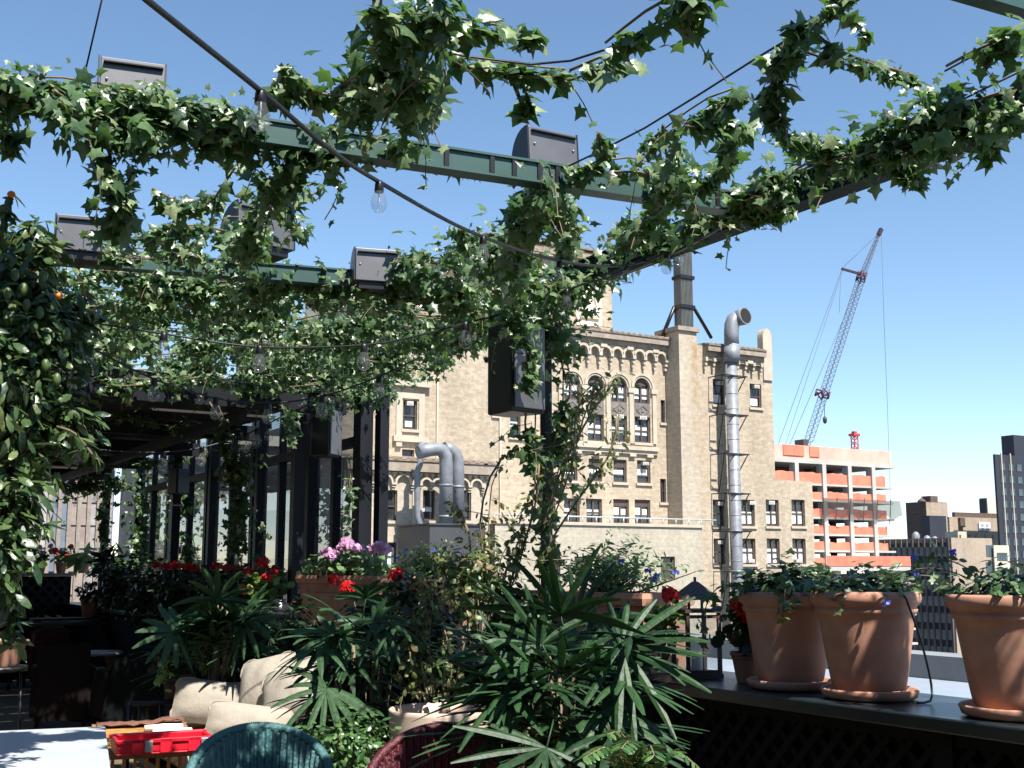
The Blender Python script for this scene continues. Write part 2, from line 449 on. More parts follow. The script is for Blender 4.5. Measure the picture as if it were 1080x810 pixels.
def copy_tree(o, parent=None):
    c = o.copy(); col.objects.link(c)
    if parent is not None: c.parent = parent
    for ch in list(o.children): copy_tree(ch, c)
    return c


# ------------------------------------------------------------------ foliage helpers
def tmpl_ivy():
    half = [(0.10, -0.03), (0.36, -0.14), (0.30, 0.14), (0.56, 0.34), (0.24, 0.52)]
    pts = [(0, 0.04)] + half + [(0, 1.02)] + [(-x, y) for x, y in half[::-1]]
    V = [(0, 0.32, 0.03)] + [(x, y, -0.22 * abs(x) - 0.10 * y * y) for x, y in pts]
    n = len(pts)
    return np.array(V), np.array([(0, 1 + k, 1 + (k + 1) % n) for k in range(n)])


def tmpl_leaf(wd=0.3, droop=0.25):
    ys = [0, 0.25, 0.55, 0.82, 1.0]; ws = [0.03, 0.8, 1.0, 0.55, 0.0]
    V = []; T = []
    for y, k in zip(ys, ws):
        z = -droop * y * y
        V += [(-wd * k, y, z - 0.25 * wd * k), (0, y, z + 0.0), (wd * k, y, z - 0.25 * wd * k)]
    for i in range(4):
        a = i * 3; b = a + 3
        T += [(a, b, b + 1), (a, b + 1, a + 1), (a + 1, b + 1, b + 2), (a + 1, b + 2, a + 2)]
    V = np.array(V); V[:, 2] += 0.06
    return V, np.array(T)


def tmpl_round():
    n = 8
    V = [(0, 0.45, 0.06)] + [(0.5 * math.sin(2 * math.pi * k / n), 0.5 - 0.5 * math.cos(2 * math.pi * k / n), -0.05 if k % 2 else 0.05) for k in range(n)]
    return np.array(V), np.array([(0, 1 + k, 1 + (k + 1) % n) for k in range(n)])


def tmpl_petal():
    V = [(0, 0, 0), (0.38, 0.5, 0.1), (0, 1, 0), (-0.38, 0.5, 0.1)]
    return np.array(V), np.array([(0, 1, 2), (0, 2, 3)])


T_IVY, T_LEAF, T_SLIM, T_MID, T_ROUND, T_PETAL = tmpl_ivy(), tmpl_leaf(0.27, 0.3), tmpl_leaf(0.16, 0.35), tmpl_leaf(0.2, 0.4), tmpl_round(), tmpl_petal()


def unit(a):
    return a / np.maximum(np.linalg.norm(a, axis=1, keepdims=True), 1e-9)


def rvec(n):
    return unit(RNG.normal(size=(n, 3)))


def leaves(name, tm, pos, nrm, tip, size, material, parent=None, rnd=None):
    pos = np.asarray(pos, float); n = len(pos)
    V, T = tm
    z = unit(np.asarray(nrm, float)); y = np.asarray(tip, float)
    y = unit(y - z * (y * z).sum(1, keepdims=True)); x = np.cross(y, z)
    size = np.broadcast_to(np.asarray(size, float), (n,))[:, None, None]
    k = len(V)
    P = pos[:, None, :] + size * (V[None, :, 0:1] * x[:, None, :] + V[None, :, 1:2] * y[:, None, :] + V[None, :, 2:3] * z[:, None, :])
    P = P.reshape(-1, 3)
    Fc = (T[None] + (np.arange(n) * k)[:, None, None]).reshape(-1, 3)
    me = bpy.data.meshes.new(name)
    me.vertices.add(len(P)); me.vertices.foreach_set('co', P.astype(np.float32).ravel())
    nf = len(Fc)
    me.loops.add(nf * 3); me.loops.foreach_set('vertex_index', Fc.astype(np.int32).ravel())
    me.polygons.add(nf); me.polygons.foreach_set('loop_start', np.arange(0, nf * 3, 3, dtype=np.int32))
    me.update(calc_edges=True)
    if rnd is None: rnd = RNG.random(n)
    a = me.attributes.new('rnd', 'FLOAT', 'FACE')
    a.data.foreach_set('value', np.repeat(rnd, len(T)).astype(np.float32))
    me.polygons.foreach_set('use_smooth', np.ones(nf, dtype=bool))
    me.materials.append(material)
    o = bpy.data.objects.new(name, me); col.objects.link(o)
    if parent is not None:
        o.parent = parent; o.matrix_parent_inverse = parent_world(parent).inverted()
    return o


def resample(path, step=0.05):
    path = [np.array(p, float) for p in path]
    out = []
    # catmull-rom
    n = len(path)
    for i in range(n - 1):
        p0 = path[max(i - 1, 0)]; p1 = path[i]; p2 = path[i + 1]; p3 = path[min(i + 2, n - 1)]
        m = max(2, int(np.linalg.norm(p2 - p1) / step))
        for k in range(m):
            t = k / m
            out.append(0.5 * ((2 * p1) + (-p0 + p2) * t + (2 * p0 - 5 * p1 + 4 * p2 - p3) * t * t + (-p0 + 3 * p1 - 3 * p2 + p3) * t ** 3))
    out.append(path[-1])
    return np.array(out)


def ivy(name, label, strands, size=0.085, parent=None, tm=None, material=None, shoots=0.8, cat='ivy', gxv=1.1, df=1.25):
    """strands: list of (points, radii, leaves per metre)"""
    tm = tm or T_IVY; material = material or ivy_m
    p0 = strands[0][0][0]
    root = thing(name, label, cat, tuple(p0))
    P = []; O = []; S = []
    st = MB()
    for pts, rad, dens in strands:
        c = resample(pts); L = np.linalg.norm(np.diff(c, axis=0), axis=1); L = np.append(0, np.cumsum(L)); tot = L[-1]
        rr = np.interp(np.linspace(0, 1, len(c)), np.linspace(0, 1, len(rad)), rad) if not np.isscalar(rad) else np.full(len(c), rad)
        gx = gxv if cat == 'ivy' else 1.0
        n = int(tot * dens * 2.9 * (df if cat == 'ivy' else 1.0))
        t = RNG.random(n) * tot
        ph = RNG.random(4) * 7
        clump = 0.48 + 0.34 * np.sin(t * 7.1 + ph[0]) + 0.25 * np.sin(t * 13.7 + ph[1]) + 0.2 * np.sin(t * 3.1 + ph[2])
        t = t[RNG.random(n) < clump]; n = len(t)
        idx = np.clip(np.searchsorted(L, t), 0, len(c) - 1)
        off = rvec(n); r = np.minimum(np.abs(RNG.normal(size=n)) * 0.62 + 0.08, 1.18)
        rm = gx * rr[idx] * (0.7 + 0.45 * np.sin(t * 9.3 + ph[3]) * np.sin(t * 4.1 + ph[0]) + 0.25 * np.sin(t * 23 + ph[1]))
        q = c[idx] + off * (rm * r)[:, None]
        q[:, 2] -= 0.25 * rm * RNG.random(n)
        P.append(q); O.append(off)
        S.append(1.0 * size * (0.30 + 0.78 * RNG.random(n) ** 1.3))
        # woody stems winding along the strand
        for s in range(2):
            ph2 = random.random() * 6
            cc = c[::3]
            rr3 = rr[::3]
            pts2 = [cc[i] + np.array([math.sin(i * 0.5 + ph2), math.cos(i * 0.43 + ph2), math.sin(i * 0.37 + ph2 * 2)]) * rr3[i] * 0.35 for i in range(len(cc))]
            if len(pts2) > 1: st.tube(pts2, 0.005 + 0.002 * s, 4)
        # shoots: drooping and reaching side runners
        for s in range(int(tot * shoots * 4)):
            i = random.randrange(len(c))
            d = rvec(1)[0]; d[2] = d[2] * 0.5 - 0.35; d /= np.linalg.norm(d)
            ln = random.uniform(0.12, 0.42) * (0.6 + rr[i] * 2)
            p = c[i].copy(); chain = [p.copy()]
            m = max(3, int(ln / 0.045))
            for k in range(m):
                d = d + RNG.normal(size=3) * 0.22 + np.array([0, 0, -0.12]); d /= np.linalg.norm(d)
                p = p + d * (rr[i] * 0.9 + ln) / m
                chain.append(p.copy())
            st.tube(chain, 0.0028, 3, cap=False)
            ch = np.array(chain[1:])
            P.append(ch + RNG.normal(size=ch.shape) * 0.012); O.append(rvec(len(ch)))
            S.append(size * np.linspace(0.85, 0.4, len(ch)) * (0.8 + 0.4 * RNG.random(len(ch))))
    P = np.concatenate(P); O = np.concatenate(O); S = np.concatenate(S); n = len(P)
    nr = O * 0.35 + np.array([0.0, -0.55, 0.55]) * (0.4 + 0.9 * RNG.random((n, 1))) + rvec(n) * 0.75
    tp = np.array([0, 0, -0.75]) + rvec(n) * 0.8 + O * 0.3
    leaves('foliage', tm, P, nr, tp, S, material, root)
    st.build('stem', stem_m, root)
    return root


def bush_points(c, rx, ry, rz, n, shell=0.55):
    d = rvec(n)
    lump = 0.72 + 0.22 * np.sin(d[:, 0] * 5 + c[0] * 3) * np.cos(d[:, 1] * 6 + c[1]) + 0.2 * np.sin(d[:, 2] * 7 + d[:, 0] * 4) + 0.1 * RNG.random(n)
    r = (RNG.random(n) ** shell) * lump
    return np.array(c) + d * r[:, None] * np.array([rx, ry, rz]), d


def bush(name, label, c, rad, n, tm, material, size, cat='plant', stems=12, base=None, group=None, up=0.5, tipz=-0.1, extra=None):
    base = base if base is not None else (c[0], c[1], c[2] - rad[2] * 0.9)
    root = thing(name, label, cat, tuple(base), group=group)
    p, d = bush_points(c, rad[0], rad[1], rad[2], n)
    nr = d * 0.5 + np.array([0, 0, up]) + rvec(n) * 0.7
    tp = d + np.array([0, 0, tipz]) + rvec(n) * 0.5
    leaves('foliage', tm, p, nr, tp, size * (0.6 + 0.6 * RNG.random(n)), material, root)
    st = MB()
    for k in range(stems):
        q = p[RNG.integers(n)]
        mid = (np.array(base) * 0.5 + q * 0.5) + RNG.normal(size=3) * 0.03
        st.tube([base, mid, q], [0.008, 0.006, 0.003], 4)
    st.build('stem', stem_m, root)
    return root


def flower_head(name, c, r, material, parent, n=60, size=0.035):
    d = rvec(n); d[:, 2] = np.abs(d[:, 2]) * 0.8 - 0.2
    p = np.array(c) + d * r * 0.75
    return leaves(name, T_ROUND, p, d + rvec(n) * 0.4, rvec(n), size * (0.7 + 0.6 * RNG.random(n)), material, parent)


def pillow_mb(wd, dp, th, M, n=16):
    mb = MB(); vs = []; fs = []
    for sgn in (1, -1):
        o = len(vs)
        for i in range(n + 1):
            for j in range(n + 1):
                x = -1 + 2 * i / n; y = -1 + 2 * j / n
                t = max(0, (1 - abs(x) ** 2.3)) ** 0.78 * max(0, (1 - abs(y) ** 2.3)) ** 0.78
                pinch = 1 - 0.04 * (1 - x * x) * (abs(y) ** 3) - 0.11 * x ** 4 * y ** 4; pinch2 = 1 - 0.04 * (1 - y * y) * (abs(x) ** 3) - 0.11 * x ** 4 * y ** 4
                wr = (0.035 * math.sin(9 * x + 3 * y) * math.sin(5 * y - 2 * x) + 0.05 * math.sin(11 * x * y + 3 * x)) * t + 0.05 * math.sin(9 * x * y) * abs(x * y)
                vs.append(M @ Vector((x * wd / 2 * pinch2, y * dp / 2 * pinch, sgn * th / 2 * (t + wr) + 0.0005 * sgn)))
        for i in range(n):
            for j in range(n):
                a = o + i * (n + 1) + j; b = a + n + 1
                fs.append((a, b, b + 1, a + 1) if sgn > 0 else (a, a + 1, b + 1, b))
    return mb.add(vs, fs, True)


# ------------------------------------------------------------------ palms (lady palm)
def frond_mb_arrays(base, tipdir, petiole, blade_len, nb, droop, width=0.034, facing=None):
    """one fan leaf: returns points, faces for blades; petiole end"""
    base = np.array(base, float); d = np.array(tipdir, float); d /= np.linalg.norm(d)
    end = base + d * petiole + np.array([0, 0, -0.1 * petiole])
    side = np.cross(d, [0, 0, 1.0]); side /= max(np.linalg.norm(side), 1e-6)
    nrm = np.cross(side, d); half = R(90)
    if facing is not None:
        nrm = np.array(facing, float); nrm -= d * nrm.dot(d) * 0.9; nrm /= np.linalg.norm(nrm)
        side = np.cross(d, nrm); side /= np.linalg.norm(side); half = R(125)
    V = []; Fc = []
    for b in range(nb):
        a = (b - (nb - 1) / 2) / ((nb - 1) / 2) * half * random.uniform(0.9, 1.1) + RNG.normal() * 0.06
        bd = d * math.cos(a) + side * math.sin(a) + nrm * 0.12 * RNG.normal(); bd /= np.linalg.norm(bd)
        bs = np.cross(bd, nrm); bs /= np.linalg.norm(bs)
        L = blade_len * (1 - 0.16 * abs(a) / 1.6) * random.uniform(0.85, 1.1)
        W = width * random.uniform(0.8, 1.15); dr = droop * random.uniform(0.6, 1.5)
        o = len(V); seg = 6
        for s in range(seg + 1):
            t = s / seg
            c = end + bd * L * t + np.array([0, 0, -1.0]) * dr * L * t * t
            w = W * (0.25 + 2.2 * t - 0.8 * t * t * t) * (0.55 if s == seg else 1) / 1.3
            w = W * [0.22, 0.7, 0.95, 1.0, 0.95, 0.72, 0.3][s]
            V += [c - bs * w - nrm * w * 0.35, c, c + bs * w - nrm * w * 0.35]
        for s in range(seg):
            q = o + s * 3
            Fc += [(q, q + 1, q + 4, q + 3), (q + 1, q + 2, q + 5, q + 4)]
    return V, Fc, base, end


def palm(name, label, base, nstem, zlo, zhi, spread, nf, blade, petiole, nb=9, droop=0.35, width=0.034, lean=(0, 0), dirs=None):
    root = thing(name, label, 'palm', tuple(base))
    st = MB(); tops = []
    for k in range(nstem):
        a = random.random() * 6.28; rr = spread * random.random()
        h = random.uniform(zlo, zhi)
        b = Vector((base[0] + math.cos(a) * rr * 0.4, base[1] + math.sin(a) * rr * 0.4, base[2]))
        t = Vector((base[0] + math.cos(a) * rr + lean[0] * h, base[1] + math.sin(a) * rr + lean[1] * h, base[2] + h))
        m = (b + t) / 2 + Vector((random.uniform(-.03, .03), random.uniform(-.03, .03), 0))
        st.tube([b, m, t], [0.014, 0.012, 0.009], 6)
        tops.append((b, t))
    for i in range(nf):
        b, t = tops[i % nstem]
        f = random.uniform(0.55, 1.0)
        p = b.lerp(t, f)
        a = random.random() * 6.28
        el = R(random.uniform(-8, 62) * (0.4 + 0.6 * f))
        d = (math.cos(a) * math.cos(el), math.sin(a) * math.cos(el), math.sin(el))
        fc = None
        if dirs and i < len(dirs):
            d = dirs[i][0]; p = Vector(dirs[i][1])
            if len(dirs[i]) > 2: fc = dirs[i][2]
        V, Fc, s0, e0 = frond_mb_arrays(p, d, petiole * random.uniform(0.6, 1.2), blade * random.uniform(0.75, 1.15), (nb - (i % 3)) if fc is None else nb + 2, droop, width, fc)
        mb = MB(); mb.add(V, Fc, False)
        mb.tube([s0, (s0 + e0) / 2 + np.array([0, 0, 0.01]), e0], [0.006, 0.005, 0.004], 4)
        o = mb.build('frond', palm_m, root)
        at_ = o.data.attributes.new('rnd', 'FLOAT', 'FACE')
        at_.data.foreach_set('value', np.full(len(o.data.polygons), random.random(), dtype=np.float32) * 0.7 + RNG.random(len(o.data.polygons)).astype(np.float32) * 0.3)
    st.build('stem', stem_m, root)
    return root




# =================================================================== CITY
GZ = -45.0
g = MB(); g.box((-2500, -2500, GZ - 1), (2500, 3500, GZ)); tag(g.build('ground', asphalt_m), kind='structure')


def wall_holes(mb, x0, x1, z0, z1, y, holes, rd=0.3):
    xs = sorted(set([x0, x1] + [h[0] for h in holes] + [h[1] for h in holes]))
    zs = sorted(set([z0, z1] + [h[2] for h in holes] + [h[3] for h in holes]))
    for i in range(len(xs) - 1):
        for j in range(len(zs) - 1):
            cx = (xs[i] + xs[i + 1]) / 2; cz = (zs[j] + zs[j + 1]) / 2
            if any(h[0] < cx < h[1] and h[2] < cz < h[3] for h in holes): continue
            mb.quad((xs[i], y, zs[j]), (xs[i + 1], y, zs[j]), (xs[i + 1], y, zs[j + 1]), (xs[i], y, zs[j + 1]))
    for a, b, c, d in holes:
        mb.quad((a, y, c), (a, y, d), (a, y + rd, d), (a, y + rd, c))
        mb.quad((b, y, c), (b, y + rd, c), (b, y + rd, d), (b, y, d))
        mb.quad((a, y, d), (b, y, d), (b, y + rd, d), (a, y + rd, d))
        mb.quad((a, y, c), (a, y + rd, c), (b, y + rd, c), (b, y, c))


def window(parent, rect, y, rd=0.3, style='sash', shade=None, ac=False, sill=True, sillmat=None):
    """rect x0,x1,z0,z1 of the opening in a wall whose face is at y"""
    x0, x1, z0, z1 = rect; yy = y + rd - 0.02; W = x1 - x0; H = z1 - z0
    e = 0.004
    mb = MB(); mb.box((x0 + e, yy - 0.02, z0 + e), (x1 - e, yy + 0.015, z1 - e))
    win = mb.build('window', wglass_m, parent)
    f = MB(); t = min(0.13, W * 0.1); y0 = yy - 0.14; y1 = yy - 0.021
    f.box((x0 + e, y0, z0 + e), (x0 + t, y1, z1 - e)); f.box((x1 - t, y0, z0 + e), (x1 - e, y1, z1 - e))
    f.box((x0 + t, y0, z1 - t), (x1 - t, y1, z1 - e)); f.box((x0 + t, y0, z0 + e), (x1 - t, y1, z0 + t))
    zt = z1 - t
    if style in ('top', 'double'):
        zt = z0 + H * (0.66 if style == 'top' else 0.72)
        f.box((x0 + t, y0 + 0.03, zt), (x1 - t, y1 - 0.01, z1 - t))
    f.box((x0 + t, y0 + 0.02, (z0 + zt) / 2 - t * 0.4), (x1 - t, y1, (z0 + zt) / 2 + t * 0.4))
    if style in ('double', 'pair'):
        xm = (x0 + x1) / 2
        f.box((xm - t * 0.55, y0 + 0.01, z0 + t), (xm + t * 0.55, y1, zt))
    f.build('frame', wframe_m, win)
    if shade:
        s = MB()
        for a, b, c, d in shade:
            s.box((x0 + a * W, yy - 0.05, z0 + c * H), (x0 + b * W, yy - 0.024, z0 + d * H))
        s.build('blind', wshade_m, win)
    if ac:
        u, v = ac
        s = MB(); s.box((x0 + (u - 0.22) * W, yy - 0.45, z0 + (v - 0.07) * H), (x0 + (u + 0.22) * W, yy - 0.03, z0 + (v + 0.07) * H))
        cc = x0 + u * W
        for k in range(4):
            s.box((cc - 0.18 * W, yy - 0.47, z0 + (v - 0.05 + 0.027 * k) * H), (cc + 0.18 * W, yy - 0.45, z0 + (v - 0.04 + 0.027 * k) * H))
        s.build('air_conditioner', ac_m, win)
    if sill:
        s = MB(); s.box((x0 - 0.15, y - 0.14, z0 - 0.2), (x1 + 0.15, y + rd * 0.6, z0 - 0.003))
        s.build('sill', sillmat or stone_m, win)
    return win


def rect_at(x0, y0, x1, y1, Y):
    a = ony((x0), (y0 + y1) / 2, Y)[0]; b = ony(x1, (y0 + y1) / 2, Y)[0]
    t = ony((x0 + x1) / 2, y0, Y)[2]; bt = ony((x0 + x1) / 2, y1, Y)[2]
    return (a, b, bt, t)


def tiles(mb, x0, x1, y, z, depth, pitch=0.55, r=0.14):
    n = int((x1 - x0) / pitch)
    for k in range(n):
        x = x0 + (k + 0.5) * (x1 - x0) / n
        seg = 5; vs = []
        for yy, zz in ((y, z), (y + depth, z + depth * 0.12)):
            for s in range(seg + 1):
                a = math.pi * s / seg
                vs.append((x - r * math.cos(a), yy, zz + r * math.sin(a)))
        fs = [(s, s + 1, seg + 2 + s, seg + 1 + s) for s in range(seg)] + [tuple(range(seg + 1))]
        mb.add(vs, fs)
    mb.box((x0, y + 0.02, z - 0.08), (x1, y + depth, z + 0.03))


def arch_frieze(mb, x0, x1, n, y, z, proud=0.16, corbel=True, drop=1.0, ring=0.16):
    """row of little round arches on corbels, standing proud of the wall"""
    p = (x1 - x0) / n; r = p * 0.36
    for k in range(n):
        cx = x0 + (k + 0.5) * p
        seg = 10
        for s in range(seg):
            a0 = math.pi * s / seg; a1 = math.pi * (s + 1) / seg
            q = []
            for rr, aa in ((r, a0), (r + ring, a0), (r + ring, a1), (r, a1)):
                q.append((cx + rr * math.cos(aa), y - proud, z + rr * math.sin(aa)))
            mb.prism([Vector(v) for v in q], (0, 0, 0), (0, proud - 0.003, 0))
    if corbel:
        for k in range(n + 1):
            cx = x0 + k * p; hw = p * 0.5 - r
            for i in range(3):
                wv = max(0.1, hw * (1 - 0.22 * i))
                mb.box((cx - wv, y - proud * (1.1 - 0.25 * i), z - drop * (i + 1) / 3 + 0.05), (cx + wv, y - 0.003, z - drop * i / 3 - 0.003 * i))


YF = 75.0
Zr = ony(650, 353, YF)[2]
bb = thing('brick_building', 'large tan brick building with arched frieze, square tower and tall chimney, facing the terrace', 'building', (ony(600, 600, YF)[0], YF, GZ))
xl = ony(360, 460, YF)[0]; xc0 = ony(703, 450, YF)[0]; xr = ony(815, 430, YF)[0]; xr2 = ony(858, 550, YF)[0]
Zr2 = ony(836, 507, YF)[2]
RD = 0.32
wins = []   # rect, style, shade, ac


def addw(x0, y0, x1, y1, style='sash', shade=None, ac=None, Y=YF):
    r = rect_at(x0, y0, x1, y1, Y); wins.append((r, style, shade, ac)); return r


S1 = [(0.12, 0.46, 0.38, 0.58), (0.54, 0.88, 0.38, 0.58)]
S2 = [(0.12, 0.46, 0.30, 0.68), (0.54, 0.88, 0.30, 0.62)]
S3 = [(0.15, 0.85, 0.32, 0.55)]
addw(425, 422, 440, 453, 'sash', [(0.25, 0.75, 0.1, 0.3)], (0.45, 0.88))
addw(424, 474, 437, 487, 'sash')
addw(520, 429, 525, 438, 'sash')
addw(538, 431, 549, 461, 'sash', S3)
# third row
for i, (a, b) in enumerate(((571, 584), (596, 609), (621, 635), (647, 661), (672, 686))):
    addw(a, 482 + i * 0.9, b, 506 + i * 0.9, 'top' if i != 1 else 'sash', [S3, S3, [(0.12, .46, .34, .55), (.54, .88, .34, .55)], S3, S2][i], [(0.5, 0.85), (0.5, 0.85), None, None, (0.6, 0.86)][i])
for i, (a, b) in enumerate(((570, 586), (595, 611.5), (618.5, 635), (647, 663.5), (669.5, 686))):
    addw(a, 525 + i * 0.5, b, 553, 'double' if i > 2 else 'pair', [[(0.1, .44, .3, .55)], [(0.06, .44, .32, .62)], S1, S2, S2][i])
addw(696.5, 505, 702.5, 530, 'pair')
addw(697, 422, 701.5, 446, 'pair')
# lower windows of the arched bays
arch_x = [(595, 612), (620, 637), (645, 661.5), (669.5, 686)]
arches = []
for i, (a, b) in enumerate(arch_x):
    s = i * 1.5 - 4.5
    lo = addw(a, 440 + s, b, 467 + s * 0.6, 'pair', S2 if i % 2 else S1, (0.5, 0.97) if i > 1 else None)
    up = rect_at(a, 399 + s, b, 426 + s, YF)
    up = (lo[0], lo[1], up[2], up[3])
    wins.append((up, 'double', [(0.1, .4, .2, .6), (.6, .9, .2, .6)], None)); arches.append((lo, up))
# right wing
for (a, b, y0, y1, ac) in ((752, 764, 400, 427, (0.6, 0.85)), (791, 803, 405, 430, (0.55, 0.88))):
    addw(a, y0, b, y1, 'sash', [(0.2, 0.8, 0.1, 0.4)], ac)
for (a, b) in ((752, 764), (782, 796), (808, 821.5), (835, 849)):
    i = a
    addw(a, 527, b, 555, 'sash' if a == 752 else 'pair', None if a == 752 else [(0.12, .44, .1, .55), (.58, .88, .1, .55)], {752: (.6, .85), 782: (.8, .88), 808: (.4, .88), 835: None}[a])
    addw(a + 1, 568, b + 1, 595, 'sash' if a == 752 else 'pair', None if a == 752 else [(0.12, .44, .05, .6), (.58, .88, .05, .6)], {752: (.5, .85), 782: (.6, .12), 808: None, 835: (.4, .12)}[a])
    if a != 752:
        addw(a + 2, 609, b + 2, 636, 'pair')
holesL = [w_[0] for w_ in wins if w_[0][1] < xc0 + 0.3]
holesR = [w_[0] for w_ in wins if w_[0][0] > xc0 - 0.3]
mb = MB(); wall_holes(mb, xl, xc0, -20, Zr, YF, holesL, RD); mb.build('wall', brick_m, bb)
mb = MB()
wall_holes(mb, xc0, xr2, -20, Zr2, YF, [h for h in holesR if h[3] < Zr2], RD)
wall_holes(mb, xc0, xr, Zr2, Zr, YF, [h for h in holesR if h[3] >= Zr2], RD)
mb.build('wall', brick_m, bb)
# body behind the facade
mb = MB()
yb = YF + RD + 0.01
mb.box((xl, yb, GZ), (xr, YF + 24, Zr - 0.3)); mb.box((xr + 0.003, yb, GZ), (xr2, YF + 20, Zr2 - 0.02))
mb.box((xl, YF + 0.005, GZ), (xr2, yb - 0.002, -20.01))
mb.quad((xr, YF, Zr2), (xr, yb, Zr2), (xr, yb, Zr), (xr, YF, Zr)); mb.quad((xr2, YF, -20), (xr2, yb, -20), (xr2, yb, Zr2), (xr2, YF, Zr2))
mb.build('wall', brick_m, bb)
for r, st_, sh, ac in wins: window(bb, r, YF, RD, st_, sh, ac, sill=(r not in [u for _, u in arches]))
# arched bays: corner fillers, archivolts, spandrels, piers
fil = MB(); arv = MB(); col_ = MB()
gap = arches[2][1][0] - arches[1][1][1]
for ia, (lo, up) in enumerate(arches):
    cx = (up[0] + up[1]) / 2; r = (up[1] - up[0]) / 2; zs = up[3] - r; seg = 9
    for sgn in (-1, 1):
        for s in range(seg):
            a0 = math.pi / 2 * s / seg; a1 = math.pi / 2 * (s + 1) / seg
            p0 = (cx + sgn * r * math.cos(a0), YF + 0.004, zs + r * math.sin(a0)); p1 = (cx + sgn * r * math.cos(a1), YF + 0.004, zs + r * math.sin(a1))
            c0 = (cx + sgn * r, YF + 0.004, up[3])
            fil.add([p0, p1, c0] if sgn < 0 else [p1, p0, c0], [(0, 1, 2)])
            q0 = (p0[0], YF + RD, p0[2]); q1 = (p1[0], YF + RD, p1[2])
            fil.add([p0, p1, q1, q0], [(0, 1, 2, 3)])
    for ring, (ri, ro, pr) in enumerate(((0.02, gap * 0.2, 0.07), (gap * 0.26, gap * 0.47, 0.14))):
        for s in range(14):
            a0 = math.pi * s / 14; a1 = math.pi * (s + 1) / 14
            q = [Vector((cx + (r + rr) * math.cos(aa), YF - pr, zs + (r + rr) * math.sin(aa))) for rr, aa in ((ri, a0), (ro, a0), (ro, a1), (ri, a1))]
            arv.prism(q, (0, 0, 0), (0, pr - 0.003, 0))
    for sgn in ((-1, 1) if ia == 0 else (1,)):
        xx = cx + sgn * (r + gap / 2)
        pm = MB(); pm.box((xx - gap * 0.45, YF - 0.22, zs - 0.45), (xx + gap * 0.45, YF - 0.003, zs - 0.05))
        pm.box((xx - gap * 0.26, YF - 0.14, lo[2] - 0.05), (xx + gap * 0.26, YF - 0.003, zs - 0.452)); pm.build('pier', stone_m, bb)
fil.build('arch_infill', brick_m, bb); arv.build('archivolt', stone_m, bb)
spd2 = MB()
for lo, up in arches:
    spd2.box((up[0], YF - 0.03, lo[3] + 0.02), (up[1], YF - 0.003, up[2] - 0.02))
    cx = (up[0] + up[1]) / 2; zc = (lo[3] + up[2]) / 2; hh = (up[2] - lo[3]) * 0.38; ww = (up[1] - up[0]) * 0.38
    dm = [Vector((cx - ww, YF - 0.055, zc)), Vector((cx, YF - 0.055, zc - hh)), Vector((cx + ww, YF - 0.055, zc)), Vector((cx, YF - 0.055, zc + hh))]
    for i in range(4): spd2.bar(dm[i], dm[(i + 1) % 4], 0.1, 0.05, (0, 1, 0))
    spd2.box((cx - 0.13, YF - 0.09, zc - 0.13), (cx + 0.13, YF - 0.031, zc + 0.13))
spd2.build('spandrel', spandrel_m, bb)
# string courses, cornices, friezes
led = MB()
a = ony(560, 465, YF); b = ony(693, 474, YF); zl = (a[2] + b[2]) / 2
led.box((a[0], YF - 0.35, zl - 0.22), (b[0], YF - 0.003, zl + 0.1)); led.box((a[0] + 0.1, YF - 0.2, zl - 0.5), (b[0] - 0.1, YF - 0.004, zl - 0.223))
for k in range(7):
    x = a[0] + (k + .5) * (b[0] - a[0]) / 7; led.box((x - 0.3, YF - 0.25, zl - 0.72), (x + 0.3, YF - 0.005, zl - 0.503))
led.build('string_course', stone_m, bb); led = MB()
h = rect_at(425, 422, 440, 453, YF)
led.box((h[0] - 0.55, YF - 0.1, h[2] - 0.5), (h[0] - 0.1, YF - 0.003, h[3] + 0.5)); led.box((h[1] + 0.1, YF - 0.1, h[2] - 0.5), (h[1] + 0.55, YF - 0.003, h[3] + 0.5))
led.box((h[0] - 0.1, YF - 0.1, h[3] + 0.1), (h[1] + 0.1, YF - 0.003, h[3] + 0.5)); led.box((h[0] - 0.95, YF - 0.4, h[3] + 0.95), (h[1] + 0.95, YF - 0.003, h[3] + 1.3))
led.box((h[0] - 0.8, YF - 0.3, h[2] - 0.9), (h[1] + 0.8, YF - 0.003, h[2] - 0.52))
for xx in (h[0] - 0.6, h[1] + 0.15): led.box((xx, YF - 0.25, h[2] - 1.25), (xx + 0.45, YF - 0.004, h[2] - 0.903))
led.build('window_surround', stone_m, bb)
cor = MB()
cor.box((xl, YF - 0.75, Zr - 0.55), (xc0, YF - 0.003, Zr - 0.05)); cor.box((xl, YF - 0.45, Zr - 0.95), (xc0, YF - 0.004, Zr - 0.553))
xr1 = ony(802, 372, YF)[0]; xc1 = ony(741, 372, YF)[0]
cor.box((xc1, YF - 0.75, Zr - 0.55), (xr1, YF - 0.003, Zr - 0.05)); cor.box((xc1, YF - 0.45, Zr - 0.95), (xr1, YF - 0.004, Zr - 0.553))
cor.build('cornice', cornice_m, bb)
dn = MB()
for x0, x1 in ((xl, xc0), (xc1, xr1)):
    dn.box((x0, YF - 0.3, Zr - 1.25), (x1, YF - 0.005, Zr - 0.953))
    n = int((x1 - x0) / 2.4)
    for k in range(n): xx = x0 + (k + .5) * (x1 - x0) / n; dn.box((xx - 0.3, YF - 0.5, Zr - 1.2), (xx + 0.3, YF - 0.31, Zr - 0.954))
dn.build('dentil_course', stone_m, bb)
fr = MB()
zf = ony(650, 374, YF)[2]
x0 = ony(594, 370, YF)[0]; n = 9; arch_frieze(fr, x0, xc0 - 0.15, n, YF, zf, proud=0.42, ring=0.2); fr.build('arched_frieze', stone_m, bb); fr = MB()
zf2 = ony(770, 381, YF)[2]
